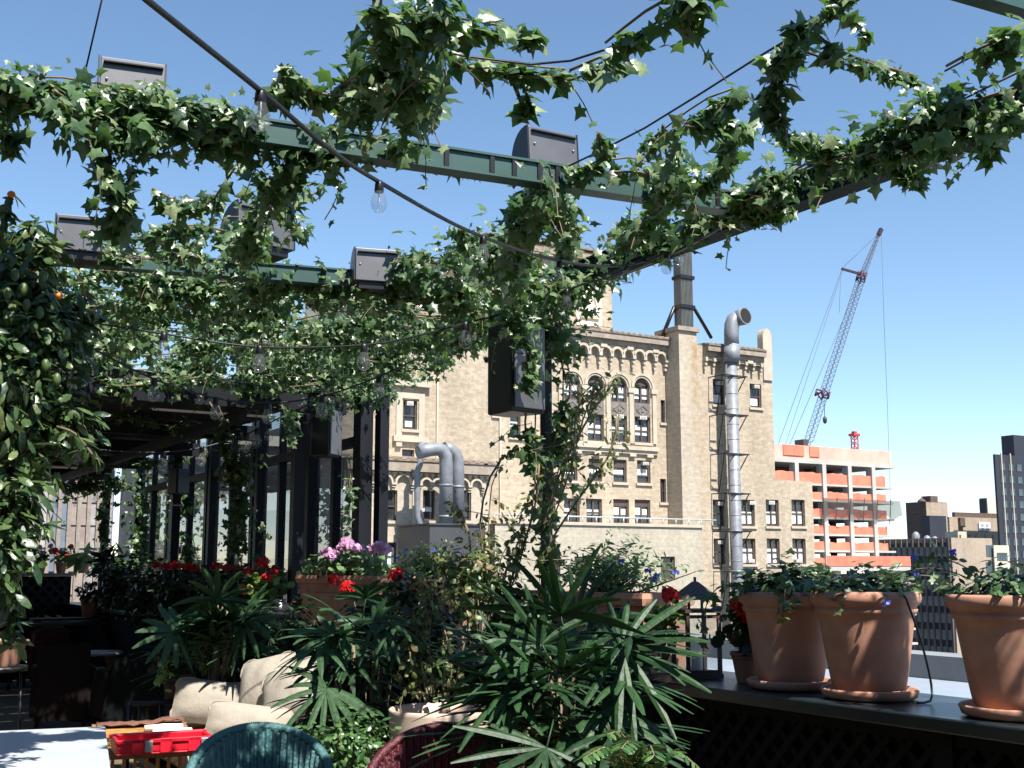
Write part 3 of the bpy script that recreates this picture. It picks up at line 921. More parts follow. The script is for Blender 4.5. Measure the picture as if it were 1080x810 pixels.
arch_frieze(fr, ony(742, 383, YF)[0], ony(800, 383, YF)[0], 7, YF, zf2, proud=0.42, ring=0.2)
fr.build('arched_frieze', stone_m, bb)
tl = MB(); tiles(tl, xl, xc0, YF - 0.85, Zr, 1.6); tiles(tl, xc1, xr1, YF - 0.85, Zr, 1.6); tl.build('roof', tile_m, bb)
# downpipes
dp = MB()
for px in (461, 527):
    q = ony(px, 400, YF); q2 = ony(px, 470, YF); dp.tube([(q[0], YF - 0.1, q[2] + 4), (q[0], YF - 0.1, -10)], 0.07, 6)
dp.build('downpipe', stone_m, bb)
# end pier
ep = MB(); x0 = ony(801, 360, YF)[0]; zt = ony(806, 356, YF)[2]; wd = xr - x0
x0 += 0.25; wd = xr - x0
ep.box((x0, YF - 0.15, Zr - 2.4), (xr, YF + 0.55, zt))
prof = [Vector((x0 + wd / 2 - wd / 2 * math.cos(math.pi * k / 10), YF - 0.15, zt + 0.8 * math.sin(math.pi * k / 10))) for k in range(11)]
ep.prism(prof, (0, 0, 0), (0, 0.7, 0)); ep.build('corner_pier', stone_m, bb)
# chimney with metal stack
PC = 1.8
xa = xc0; xb = ony(737, 450, YF - PC)[0]
cz = ony(722, 349, YF - PC)[2]
ch = MB(); ch.box((xa, YF - PC, -20), (xb, YF + 0.9, cz))
chim_m = brickmat('chimney_brick', (0.46, 0.395, 0.315), (0.39, 0.33, 0.255), (0.41, 0.355, 0.285), soot=0.12)
_t = chim_m.node_tree; _N = _t.nodes; _L = _t.links; _p = _N['Principled BSDF']
_tc = _N.new('ShaderNodeTexCoord'); _sp = _N.new('ShaderNodeSeparateXYZ'); _L.new(_tc.outputs['Object'], _sp.inputs[0])
_mx = _N.new('ShaderNodeMapRange'); _mx.inputs[1].default_value = xb - 0.75; _mx.inputs[2].default_value = xb - 0.4; _L.new(_sp.outputs[0], _mx.inputs[0])
_mz = _N.new('ShaderNodeMapRange'); _mz.inputs[1].default_value = cz - 13; _mz.inputs[2].default_value = cz - 3; _L.new(_sp.outputs[2], _mz.inputs[0])
_no = _N.new('ShaderNodeTexNoise'); _no.inputs['Scale'].default_value = 1.5; _no.inputs['Detail'].default_value = 6; _L.new(_tc.outputs['Object'], _no.inputs['Vector'])
_nr = _N.new('ShaderNodeMapRange'); _nr.inputs[1].default_value = 0.35; _nr.inputs[2].default_value = 0.65; _nr.inputs[4].default_value = 0.75; _L.new(_no.outputs['Fac'], _nr.inputs[0])
_m1 = _N.new('ShaderNodeMath'); _m1.operation = 'MULTIPLY'; _L.new(_mx.outputs[0], _m1.inputs[0]); _L.new(_mz.outputs[0], _m1.inputs[1])
_m2 = _N.new('ShaderNodeMath'); _m2.operation = 'MULTIPLY'; _L.new(_m1.outputs[0], _m2.inputs[0]); _L.new(_nr.outputs[0], _m2.inputs[1])
_cm = _N.new('ShaderNodeMix'); _cm.data_type = 'RGBA'; _src = _p.inputs['Base Color'].links[0].from_socket
_L.new(_m2.outputs[0], _cm.inputs[0]); _L.new(_src, _cm.inputs[6]); _cm.inputs[7].default_value = (0.30, 0.17, 0.05, 1); _L.new(_cm.outputs[2], _p.inputs['Base Color'])
chimney = ch.build('chimney', chim_m, bb)
cp = MB(); cp.box((xa - 0.2, YF - PC - 0.2, cz + 0.003), (xb + 0.2, YF + 1.1, cz + 0.35)); cp.build('chimney_cap', cornice_m, chimney)
s0 = ony(718.5, 345, YF - PC + 0.2)[0]; s1 = ony(731, 345, YF - PC + 0.2)[0]; sz = ony(722, 252, YF - PC)[2]
sk = MB(); sk.box((s0, YF - PC + 0.15, cz + 0.353), (s1, YF - 0.75, sz))
for k in range(9):
    xx = s0 + (k + 0.5) * (s1 - s0) / 9; sk.box((xx - 0.03, YF - PC + 0.09, cz + 0.36), (xx + 0.03, YF - PC + 0.148, sz))
stk = sk.build('metal_stack', stack_m, chimney)
bd = MB()
for py in (291, 322):
    bd = MB(); z = ony(722, py, YF - PC)[2]; bd.box((s0 - 0.12, YF - PC + 0.0, z - 0.18), (s1 + 0.12, YF - 0.65, z + 0.1)); bd.build('stack_band', black_m, chimney)
zz = ony(722, 322, YF - PC)[2]
for a_, b_ in (((s1 + 0.1, YF - PC + 0.2, zz), ony(750, 356, YF - 0.3)), ((s0 - 0.1, YF - 0.9, zz), ony(698, 356, YF))): MB().tube([a_, b_], 0.16, 6).build('stack_brace', black_m, chimney)
# tower and roof house behind
ty = YF + 4.0
ta = ony(519, 300, ty); tb = ony(645, 300, ty); tz = ony(590, 268, ty)[2]
panel = rect_at(607, 300, 633.5, 344, ty)
mb = MB(); mb.box((ta[0], ty, Zr - 1), (tb[0], ty + 9, tz)); tw = mb.build('tower', brick_m, bb)
pn = MB(); pn.box((panel[0], ty - 0.15, panel[2]), (panel[1], ty - 0.003, panel[3] + 3)); pn.build('panel', creamwall_m, tw)
pn = MB(); q = rect_at(612, 300, 627, 332, ty); t_ = 0.13
pn.box((q[0], ty - 0.22, q[2]), (q[0] + t_, ty - 0.153, q[3])); pn.box((q[1] - t_, ty - 0.22, q[2]), (q[1], ty - 0.153, q[3])); pn.box((q[0] - 0.2, ty - 0.3, q[2] - 0.35), (q[1] + 0.3, ty - 0.153, q[2] - 0.05))
pn.build('window_surround', stone_m, tw)
rf = MB(); tiles(rf, ta[0] - 1, tb[0] + 0.6, ty - 1.0, tz + 0.5, 5); rf.box((ta[0] - 0.8, ty - 0.8, tz - 0.3), (tb[0] + 0.5, ty + 9, tz + 0.3)); rf.build('roof', tile_m, tw)
py_ = YF + 5
pa = ony(362, 320, py_); pb = ony(481, 320, py_); pz = ony(440, 303, py_)[2]
mb = MB(); mb.box((pa[0], py_, Zr - 1), (pb[0], py_ + 8, pz)); ph = mb.build('roof_house', creamwall_m, bb)
mb = MB()
for px in (398, 457, 470): q = ony(px, 320, py_); mb.box((q[0] - 0.45, py_ - 0.35, Zr - 1), (q[0] + 0.45, py_ - 0.003, pz + 0.4))
mb.build('pier', brick2_m, ph)
mb = MB()
for px in (404, 416): q = ony(px, 315, py_ - 2); mb.lathe([(0.9, -3), (0.9, 0), (0.85, 0.4), (0.5, 0.75), (0.1, 0.9)], (q[0], py_ - 2, q[2]), 16)
mb.build('roof_vent', galv_m, bb)
# projecting left wing
yw = YF - 4
wl = ony(362, 540, yw)[0]; wr = ony(516, 540, yw)[0]; wz = ony(455, 487, yw)[2]
mb = MB(); wr_ = [rect_at(a, 517, b, 549, yw) for a, b in ((374, 386), (405, 419), (446, 459), (485, 497))] + [rect_at(a, 572, b, 600, yw) for a, b in ((405, 419), (446, 459), (485, 497))]
wall_holes(mb, wl, wr, -20, wz, yw, wr_, RD); wing = mb.build('wing_wall', brick2_m, bb)
mb = MB(); mb.box((wl, yw + RD + 0.01, GZ), (wr, YF - 0.01, wz - 0.05)); mb.quad((wr, yw, -20), (wr, yw + RD + .01, -20), (wr, yw + RD + .01, wz), (wr, yw, wz)); mb.build('wing_wall', brick2_m, bb)
for i, r in enumerate(wr_): window(bb, r, yw, RD, 'sash', [S3, None, [(0.15, .85, .3, .45)], None, [(0.15, .85, .05, .8)], None, S3][i])
mb = MB(); mb.box((wl, yw - 0.5, wz - 0.75), (wr + 0.3, yw - 0.003, wz - 0.1)); mb.build('cornice', cornice_m, bb)
mb = MB(); tiles(mb, wl, wr + 0.3, yw - 0.6, wz, 1.6, 0.6, 0.2); mb.build('roof', tile_m, bb)
mb = MB()
n = int((wr - wl) / 0.45)
for k in range(n):
    x = wl + (k + .5) * (wr - wl) / n; mb.prism([Vector((x - 0.2, yw - 0.2, wz - 0.8)), Vector((x, yw - 0.2, wz - 1.15)), Vector((x + 0.2, yw - 0.2, wz - 0.8))], (0, 0, 0), (0, 0.196, 0))
zf = ony(455, 511, yw)[2]
for a, b in ((371, 390), (394, 434), (442, 466), (480, 508)):
    x0 = ony(a, 511, yw)[0]; x1 = ony(b, 511, yw)[0]; arch_frieze(mb, x0, x1, max(2, round((x1 - x0) / 1.25)), yw, zf, proud=0.3, ring=0.13, drop=0.5)
for px in (436, 440, 468, 478, 510): q = ony(px, 540, yw)[0]; mb.box((q - 0.12, yw - 0.12, -20), (q + 0.12, yw - 0.003, wz - 1.2))
mb.build('arched_frieze', stone_m, bb)

# low painted block in front
yl = YF - 3
la = ony(522, 580, yl)[0]; lb = ony(741, 580, yl)[0]; lz = ony(660, 555, yl)[2]
lbk = thing('low_block', 'low flat-roofed annex with cream painted block wall and pale railing below the brick facade', 'building', (lb, yl, GZ))
hl = [rect_at(a, 587, b, 612, yl) for a, b in ((583, 591), (606, 622), (637, 653), (697, 712))]
mb = MB(); wall_holes(mb, la, lb, -20, lz, yl, hl, RD); mb.build('wall', block_m, lbk)
mb = MB(); mb.box((la, yl + RD + 0.01, GZ), (lb, YF - 0.02, lz - 0.01)); mb.quad((lb, yl, -20), (lb, yl + RD + .01, -20), (lb, yl + RD + .01, lz), (lb, yl, lz)); mb.build('wall', block_m, lbk)
for r in hl: window(lbk, r, yl, RD, 'sash', sill=False)
mb = MB(); mb.box((la - .1, yl - 0.12, lz + 0.003), (lb + .1, yl + 0.4, lz + 0.22)); mb.build('coping', stone_m, lbk)
mb = MB(); mb.tube([(la, yl + 0.1, lz + 0.62), (lb + 1.5, yl + 0.1, lz + 0.62)], 0.06, 6)
for k in range(16): x = la + k * (lb - la) / 15; mb.tube([(x, yl + 0.1, lz + 0.2), (x, yl + 0.1, lz + 0.62)], 0.05, 5)
mb.build('railing', white_m, lbk)

# flat annex roof + bulkhead + ducts
ya = 69.5
an = thing('roof_annex', 'low annex with a flat roof carrying the grey bulkhead in front of the brick wing', 'building', (38, ya, GZ))
a0 = ony(380, 600, 66)[0]; a1 = ony(560, 600, 66)[0]; az = 0.2
mb = MB(); mb.box((a0, 58, GZ), (a1, yw - 0.02, az)); mb.build('wall', greyfar_m, an)
mb = MB(); mb.box((a0 + .1, 58.1, az + 0.003), (a1 - .1, yw - 0.03, az + 0.12)); mb.build('roof', ledgewall_m, an)
b0 = ony(453, 580, 66); b1 = ony(512, 580, 66); bz = ony(480, 554, 66)[2]
mb = MB(); mb.box((b0[0], 66, az + 0.13), (b1[0], yw - 0.5, bz))
bk = mb.build('bulkhead', bulkhead_m, bevel=0.03); tag(bk, 'plain dark grey sheet-metal roof bulkhead under the two fat ducts', 'bulkhead')
mb = MB(); mb.box((b0[0] - 0.1, 65.9, bz + 0.003), (b1[0] + 0.1, yw - 0.4, bz + 0.1)); mb.build('cap', bulkhead_m, bk)


def duct(name, label, pts, r, bands=True, cat='duct'):
    t = thing(name, label, cat, tuple(pts[0]))
    mb = MB(); mb.tube(pts, r, 16); mb.build('pipe', galv_m, t)
    if bands:
        mb = MB()
        for i in range(len(pts) - 1):
            p, q = Vector(pts[i]), Vector(pts[i + 1]); L = (q - p).length
            for k in range(int(L / 2.0)):
                c = p.lerp(q, (k + 0.7) / max(1, L / 2.0)); d = (q - p).normalized()
                mb.tube([c - d * 0.07, c + d * 0.07], r * 1.07, 16)
        if mb.v: mb.build('band', galv_m, t)
    return t


def bend(px_pts, Y):
    return [ony(x, y, Y) for x, y in px_pts]


duct('roof_duct', 'fat galvanised roof duct with swan-neck top, left one of the pair on the bulkhead', bend([(441, 477), (452, 474.5), (460, 473.5), (466, 475), (470, 481), (470.5, 489), (470.5, 555)], 68), 0.44)
duct('roof_duct', 'fat galvanised roof duct on the bulkhead, right one of the swan-neck pair', bend([(468, 473), (474, 474), (479, 478), (482, 484), (482.5, 491), (482.5, 555)], 68.8), 0.44)
duct('roof_duct', 'thin grey pipe with cowl climbing the wing and kinking outward at its foot', bend([(446, 467), (443, 474), (443, 490), (440, 497), (440, 545), (452, 574), (453, 610)], 69.2), 0.2, False)

# big stack pipe on the right wing
pp = [ony(780, 337, 73.6), ony(777, 335.5, 73.6), ony(773.8, 337.5, 73.6), ony(771.8, 343, 73.6), ony(771.3, 352, 73.6), ony(772.8, 372, 73.6), ony(771, 382, 73.6)]
pz0 = pp[-1]
pp.append(Vector((pz0[0], 73.6, -20)))
t = thing('vent_pipe', 'tall galvanised vent pipe with hooked open top bracketed to the brick facade', 'pipe', tuple(pp[-1]))
mb = MB(); rr = 0.58
mb.tube(pp[:5] + [ony(771.6, 366, 73.6)], [0.66, 0.64, 0.62, 0.62, 0.62, 0.62], 18); mb.tube([ony(772.4, 364, 73.6), ony(770.9, 383, 73.6)], 0.68, 18)
mb.tube([ony(770.9, 380, 73.6), pp[-1]], 0.5, 18); mb.build('pipe', galv_m, t)
mth = pp[0]; d = (pp[0] - pp[1]).normalized()
d = (Vector((0.12, -0.98, 0.1))).normalized()
mb = MB(); c0 = pp[1] + Vector((0.15, -0.1, 0)); mb.tube([c0, c0 + d * 0.75], [0.66, 0.74], 18); mb.build('hood', galv_m, t)
mb = MB(); mb.tube([c0 + d * 0.70, c0 + d * 0.757], 0.64, 18); mb.build('opening', mouth_shade_m, t)  # black disc painted as the shade inside the pipe mouth
bd = MB(); kb = MB()
for py in (397, 438, 479, 520.5, 560.5, 603):
    c = ony(771.5, py, 73.6); c = Vector((pz0[0], 73.6, c[2]))
    MB().tube([c - Vector((0, 0, .1)), c + Vector((0, 0, .1))], 0.545, 18).build('band', galv_m, t)
    for sx in (-1, 1):
        kb.bar(c + Vector((sx * 0.6, 0, 0)), c + Vector((sx * 1.25, 0, 0)), 0.08, 0.08)
        kb.bar(c + Vector((sx * 1.25, -0.5, 0)), c + Vector((sx * 1.25, 1.38, 0)), 0.08, 0.08)
        kb.bar(c + Vector((sx * 1.25, -0.3, 0)), c + Vector((sx * 0.5, 1.36, -3)), 0.07, 0.07)
    kb.bar(c + Vector((-1.25, -0.5, 0)), c + Vector((1.25, -0.5, 0)), 0.08, 0.08)
for py in range(400, 640, 16):
    c = Vector((pz0[0], 73.6, ony(771, py, 73.6)[2])); MB().tube([c, c + Vector((0, 0, .06))], 0.512, 18).build('band', galv_m, t)
kb.build('bracket', black_m, t)

# ------------------------------------------------------------ construction site
YC = 172.0
x0 = ony(817, 540, YC)[0] - 14; x1 = ony(934, 540, YC)[0]
cs = thing('construction_building', 'unfinished concrete frame building wrapped in orange safety netting under the crane', 'building', ((x0 + x1) / 2, YC, GZ))
DEP = 22
lv = [ony(880, y, YC)[2] for y in (489, 511.5, 528, 546, 563.5, 580.5, 597, 614, 631, 648)]
for z in lv:
    mb = MB(); ov = 1.4 if z != lv[0] else 2.4
    mb.box((x0, YC - 1.0, z - 0.38), (x1 + ov, YC + DEP, z + (0.0 if z != lv[0] else 0.45))); mb.build('slab', conc_m, cs)
colx = [ony(p, 540, YC)[0] for p in (809, 837, 866, 893, 918)]
for x in colx:
    mb = MB(); mb.box((x - 0.5, YC - 1.35, GZ), (x + 0.5, YC + 0.3, lv[0] - 0.39)); mb.build('column', conc_m, cs)
mb = MB()
for x in colx[1:]:
    for yy in (YC + 10, YC + 20): mb.box((x - 0.5, yy, GZ), (x + 0.5, yy + 1, lv[0] - 0.4))
mb.build('inner_column', core_m, cs)
mb = MB(); mb.box((x0, YC + 8, GZ), (colx[2], YC + DEP - 1, lv[0] - 0.4)); mb.build('core', core_m, cs)
for i in range(len(lv) - 1):
    z = lv[i + 1]
    H = lv[i] - z
    mb = MB(); n = 40; xs = np.linspace(x0, x1 - 0.6, n)
    top = z + H * 0.5 + 0.10 * np.sin(xs * 0.9 + i) + 0.08 * np.sin(xs * 2.3 + i * 2)
    bot = z - 0.15 + 0.12 * np.sin(xs * 1.7 + i)
    for k in range(n - 1):
        mb.quad((xs[k], YC - 0.9 + 0.1 * math.sin(k), bot[k]), (xs[k + 1], YC - 0.9 + 0.1 * math.sin(k + 1), bot[k + 1]), (xs[k + 1], YC - 0.8 + 0.1 * math.sin(k + 1), top[k + 1]), (xs[k], YC - 0.8 + 0.1 * math.sin(k), top[k]))
    mb.box((x1 - 0.7, YC - 0.8, z + 0.1), (x1 - 0.6, YC + DEP, z + H * 0.5))
    mb.build('safety_net', netor_m, cs)
mb = MB(); mb.box((x0, YC - 0.9, lv[0] + 0.47), (x1 + 1.2, YC - 0.8, lv[0] + 3.1)); mb.box((x1 + 1.1, YC - 0.8, lv[0] + 0.47), (x1 + 1.2, YC + DEP, lv[0] + 3.0)); mb.build('parapet_net', netpk_m, cs)
mb = MB()
for p, q in ((826, 848), (854, 864)):
    a = ony(p, 480, YC - 1)[0]; b = ony(q, 480, YC - 1)[0]; mb.box((a, YC - 1.1, lv[0] + 1.0), (b, YC - 0.95, lv[0] + 3.0))
mb.build('net_panel', netor_m, cs)
mb = MB(); n = 24; xs = np.linspace(ony(861, 530, YC)[0], x1 + 2.5, n)
for k in range(n - 1):
    f0 = abs(math.sin(k * 0.62)); f1 = abs(math.sin((k + 1) * 0.62))
    mb.quad((xs[k], YC - 1.9 - .3 * f0, lv[3] - 0.6 + 1.3 * f0), (xs[k + 1], YC - 1.9 - .3 * f1, lv[3] - 0.6 + 1.3 * f1), (xs[k + 1], YC - 1.7, lv[2] + 0.3), (xs[k], YC - 1.7, lv[2] + 0.3))
for k in range(0, n, 4): mb.bar((xs[k], YC - 1.2, lv[3] - 1), (xs[k], YC - 1.9, lv[2] + 0.5), 0.12, 0.12)
mb.build('debris_net', netdk_m, cs)
# podium to the right
pa = ony(872, 590, YC - 8)[0]; pb = ony(960, 590, YC - 8)[0]; zt = ony(915, 597, YC - 8)[2]
mb = MB(); mb.box((pa, YC - 8, zt - 0.9), (pb, YC + 10, zt)); mb.build('podium_slab', conc_m, cs)
mb = MB(); mb.box((pa, YC - 8.1, zt + 0.003), (pb, YC - 8.0, zt + 1.9)); mb.build('podium_net', netor_m, cs)
mb = MB()
for k in range(5): x = pa + 4 + k * (pb - pa - 5) / 4; mb.box((x - 0.6, YC - 7, GZ), (x + 0.6, YC - 5.8, zt - 0.91))
mb.build('podium_column', conc_m, cs)
mb = MB()
for y in (614, 631, 648, 664, 680): z = ony(915, y, YC - 8)[2]; mb.box((pa, YC - 8, z - 0.4), (pb + 1, YC + 10, z))
mb.build('podium_slab', conc_m, cs)
# red hoist mast
c = ony(901.5, 470, YC + 6); zt = ony(901, 457.5, YC + 6)[2]
hm = thing('hoist_mast', 'small red lattice hoist mast on top of the unfinished building', 'hoist', (c[0], YC + 6, lv[0]))


def lattice(mb, p, q, wd, n, r, up=(0, 0, 1), taper=None, rb=None):
    p = Vector(p); q = Vector(q); d = (q - p).normalized(); up = Vector(up)
    sd = d.cross(up); sd.normalize(); u = sd.cross(d).normalized(); rb = rb or r * 0.6
    tp = taper or (lambda t: 1.0)
    cor = lambda i, t: p.lerp(q, t) + (sd * (1 if i in (0, 3) else -1) + u * (1 if i < 2 else -1)) * wd / 2 * tp(t)
    for i in range(4):
        mb.tube([cor(i, k / n) for k in range(n + 1)], r, 4)
        j = (i + 1) % 4
        for k in range(n):
            a, b = (i, j) if k % 2 else (j, i)
            mb.tube([cor(a, k / n), cor(b, (k + 1) / n)], rb, 3)


mb = MB(); lattice(mb, (c[0], YC + 6, lv[0] + 0.8), (c[0], YC + 6, zt - 0.5), 1.0, 6, 0.14, up=(0, 1, 0), rb=0.10); mb.build('mast', redmast_m, hm)
mb = MB(); mb.box((c[0] - 0.9, YC + 5.2, zt - 0.5), (c[0] + 0.9, YC + 6.8, zt)); mb.box((c[0] - 0.4, YC + 5.6, zt), (c[0] + 0.4, YC + 6.4, zt + 0.5)); mb.build('head', redmast_m, hm)
# tower crane (luffing lattice boom)
YK = YC + 4
cr = thing('crane', 'tall luffing crane with purple-grey lattice boom leaning right over the building site', 'crane', tuple(ony(850, 478, YK)))
P = lambda x, y: ony(x, y, YK)
mb = MB(); lattice(mb, P(850, 474), P(908, 294), 1.25, 70, 0.065, up=(0, 1, 0), taper=lambda t: 1 if t > 0.05 else 0.6, rb=0.035); mb.build('boom', crane_m, cr)
mb = MB(); lattice(mb, P(908, 294), P(928.5, 243), 1.0, 22, 0.07, up=(0, 1, 0), taper=lambda t: 1 - 0.6 * t, rb=0.035); mb.build('jib', crane_m, cr)
mb = MB(); mb.bar(P(926.5, 248), P(929.5, 241.5), 0.7, 0.8); mb.build('jib_head', crane_m, cr)
mb = MB(); lattice(mb, P(866.5, 419), P(868.5, 412), 1.9, 2, 0.24, up=(0, 1, 0), rb=0.16); mb.build('boom_joint', crane2_m, cr)
mb = MB(); lattice(mb, P(907, 297), P(910, 287), 1.3, 3, 0.18, up=(0, 1, 0), rb=0.14); mb.build('boom_joint', crane2_m, cr)
mb = MB(); mb.bar(P(888, 283.5), P(911, 290), 0.45, 0.45, (0, 1, 0)); mb.build('strut', crane_m, cr)
mb = MB(); mb.box(tuple(P(844, 476) + Vector((0, -1, -1))), tuple(P(848.5, 464) + Vector((0, 1.5, 0)))); mb.build('cab', wframe_m, cr)
mb = MB()
for a, b, r_ in ((P(888, 284), P(818, 476), 0.055), (P(889, 284), P(824, 482), 0.045), (P(907, 296), P(828, 480), 0.055), (P(888, 283), P(929, 244), 0.04), (P(887, 285), P(885, 330), 0.04)):
    mb.tube([a, b], r_, 4)
mb.tube([P(929.5, 246), P(932, 330), P(936, 430), P(940, 560)], 0.05, 4)
mb.build('cable', crane_m, cr)
mb = MB(); mb.tube([P(869, 422), P(870, 440)], 0.09, 4); mb.ball(tuple(P(870, 443)), 0.45, 1.8, 8, 5); mb.build('hook_block', crane_m, cr)


# ------------------------------------------------------------ skyline on the right
def block(t, x0, x1, y0, y1, z, m, name='wall', z0=GZ):
    mb = MB(); mb.box((x0, y0, z0), (x1, y1, z)); return mb.build(name, m, t)


def winface(t, m, Y, x0, x1, zs, n, wd, h, name='window', depth=0.12):
    """windows on a wall facing -Y; shared mesh"""
    mb = MB(); mb.box((-wd / 2, -depth, -h / 2), (wd / 2, 0.05, h / 2))
    first = None
    for z in zs:
        for k in range(n):
            x = x0 + (k + 0.5) * (x1 - x0) / n
            if first is None:
                o = mb.build(name, m, t); first = o
            else:
                o = first.copy(); col.objects.link(o)
            o.matrix_parent_inverse = parent_world(t).inverted(); o.location = (x, Y, z)


def winface_x(t, m, X, y0, y1, zs, n, wd, h, name='window', depth=0.12):
    mb = MB(); mb.box((-depth, -wd / 2, -h / 2), (0.05, wd / 2, h / 2))
    first = None
    for z in zs:
        for k in range(n):
            y = y0 + (k + 0.5) * (y1 - y0) / n
            if first is None:
                o = mb.build(name, m, t); first = o
            else:
                o = first.copy(); col.objects.link(o)
            o.matrix_parent_inverse = parent_world(t).inverted(); o.location = (X, y, z)


def corner(px, py, depth):
    """near vertical corner of a block"""
    return at(px, py, depth)


def block_px(name, label, pl, pc, pr, ptop, depth, m, m2=None, cat='building'):
    """block whose near corner stands at pixel column pc: left face (facing -x) from pl, front face (-y) to pr"""
    c = at(pc, ptop, depth)
    yfar = onx(pl, ptop, c[0])[1]; xfar = ony(pr, ptop, c[1])[0]
    t = thing(name, label, cat, (c[0], c[1], GZ))
    mb = MB(); mb.box((c[0], c[1], GZ), (xfar, yfar, c[2])); mb.build('wall', m, t)
    return t, c, xfar, yfar


# dark ribbed block with tan end wall
t, c, xf, yf = block_px('ribbed_building', 'dark office block with rows of windows between ribs and a blank tan end wall', 926, 1003, 1046, 567, 262, tanfar_m)
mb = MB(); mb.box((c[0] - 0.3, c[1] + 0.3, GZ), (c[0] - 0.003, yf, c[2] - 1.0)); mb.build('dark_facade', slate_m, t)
nb = 12
for k in range(nb + 1):
    y = c[1] + 0.5 + k * (yf - c[1] - 1) / nb
    mb = MB(); mb.box((c[0] - 0.62, y - 0.22, GZ), (c[0] - 0.303, y + 0.22, c[2] - 0.2)); mb.build('rib', pierfar_m, t)
zs = [c[2] - 3.0 - 3.6 * k for k in range(10)]
winface_x(t, towerglass_m, c[0] - 0.35, c[1] + 0.5, yf - 0.5, zs, nb, (yf - c[1] - 1) / nb * 0.62, 2.1)
for (a, y0, b, y1) in ((1040, 575, 1047, 587), (1040, 593, 1047, 605)):
    r = rect_at(a, y0, b, y1, c[1]); mb = MB(); mb.box((r[0], c[1] - 0.1, r[2]), (r[1], c[1] + 0.05, r[3])); mb.build('window', towerglass_m, t)
mb = MB()
for (px, py) in ((966, 563), (978, 567), (986, 568)):
    q = onx(px, py + 3, c[0] + 4); mb.lathe([(0.9, -2), (0.9, 0.4), (0.5, 1.0), (0.05, 1.2)], tuple(q), 10)
mb.build('roof_vent', galv_m, t)
# dark brown tower block behind it
t, c, xf, yf = block_px('brown_tower_block', 'square dark brown block with a sunlit tone painted on one face and a rooftop water tank', 955, 976, 998.5, 529, 340, dbrown_m)
mb = MB(); mb.box((c[0] + 0.02, c[1] - 0.2, GZ), (xf, c[1] - 0.003, c[2] - 0.2)); mb.build('face_painted_lit', tanfar_m, t)  # paler brick sheet puts the sunlit tone into the front face
r = rect_at(981, 544, 998.5, 575, c[1] - 3); mb = MB(); mb.box((r[0], c[1] - 3, GZ), (r[1], c[1] - 0.21, r[3])); mb.build('annex', slate_m, t)
q = at(980, 530, 342); mb = MB(); mb.box((c[0] + 3.4, c[1] + 1, c[2]), (c[0] + 6.5, c[1] + 4, c[2] + 1.8)); mb.lathe([(1.2, 0), (1.15, 0.5), (0.1, 1.3), (.06, 2)], (c[0] + 2.0, c[1] + 3, c[2]), 12); mb.build('water_tank', dbrown_m, t)
# tan stepped building
t, c, xf, yf = block_px('tan_stepped_building', 'tan stepped building with a small white sign near its top', 999, 1001, 1062, 545, 310, tanfar_m)
mb = MB(); mb.box((c[0] + 3, c[1] + 0.6, c[2]), (xf - 1, max(c[1] + 1.5, yf - .5), c[2] + 1.3)); mb.build('roof_edge', dbrown_m, t)
r = rect_at(1011, 546, 1016, 556, c[1] - 0.2); mb = MB(); mb.box((r[0], c[1] - 0.8, r[2]), (r[1], c[1] - 0.003, r[3])); mb.build('stair_tower', dbrown_m, t)
r = rect_at(1011, 561, 1052, 590, c[1] - 4); mb = MB(); mb.box((r[0], c[1] - 4, GZ), (r[1], c[1] - 0.004, r[3])); mb.build('lower_wing', creamfar_m, t)
for (a, b) in ((1006, 1010), (1012, 1013.5), (1021, 1024), (1029, 1031), (1039, 1044), (1047, 1050)):
    q = rect_at(a, 564, b, 568, c[1] - 4.05); mb = MB(); mb.box((q[0], c[1] - 4.12, q[2]), (q[1], c[1] - 4.003, q[3])); mb.build('window', towerglass_m, t)
r = rect_at(1033, 551, 1044.5, 559.5, c[1] - 0.5)
mb = MB(); mb.box((r[0], c[1] - 0.5, r[2]), (r[1], c[1] - 0.2, r[3]))
sg = mb.build('rooftop_sign', signw_m); tag(sg, 'small white sign with two dark marks on the tan stepped building', 'sign')
W_ = r[1] - r[0]; H_ = r[3] - r[2]; mb = MB()
for u in (0.16, 0.6):
    xx = r[0] + u * W_; zz = r[2] + 0.4 * H_
    mb.box((xx, c[1] - 0.56, zz), (xx + 0.05 * W_, c[1] - 0.503, zz + 0.42 * H_))
    mb.prism([Vector((xx + .08 * W_, c[1] - 0.56, zz)), Vector((xx + .26 * W_, c[1] - 0.56, zz + .21 * H_)), Vector((xx + .08 * W_, c[1] - 0.56, zz + .42 * H_)), Vector((xx + .13 * W_, c[1] - .56, zz + .21 * H_))], (0, 0, 0), (0, 0.057, 0))
    mb.box((xx, c[1] - 0.56, r[2] + 0.12 * H_), (xx + 0.26 * W_, c[1] - 0.503, r[2] + 0.28 * H_))
mb.build('sign_lettering', signb_m, sg)
# small cream building at the foot of the tower
t, c, xf, yf = block_px('cream_building', 'small cream building with dark windows at the foot of the dark tower', 1047, 1048, 1064, 575, 268, creamfar_m)
winface(t, towerglass_m, c[1], c[0] + 1, xf - 1, [c[2] - 2.5 - 3.4 * k for k in range(5)], 4, 1.1, 1.7)
# pale roof house
t, c, xf, yf = block_px('pale_rooftop_building', 'pale concrete building top with shade painted on one side just left of the dark tower', 1033, 1041, 1052, 525, 380, creamfar_m)
mb = MB(); mb.box((c[0] - 0.3, c[1] + 0.2, GZ), (c[0] - 0.003, yf, c[2] - 0.3)); mb.build('side_shade', slate_m, t)  # slate sheet puts shade into the colour of the left side
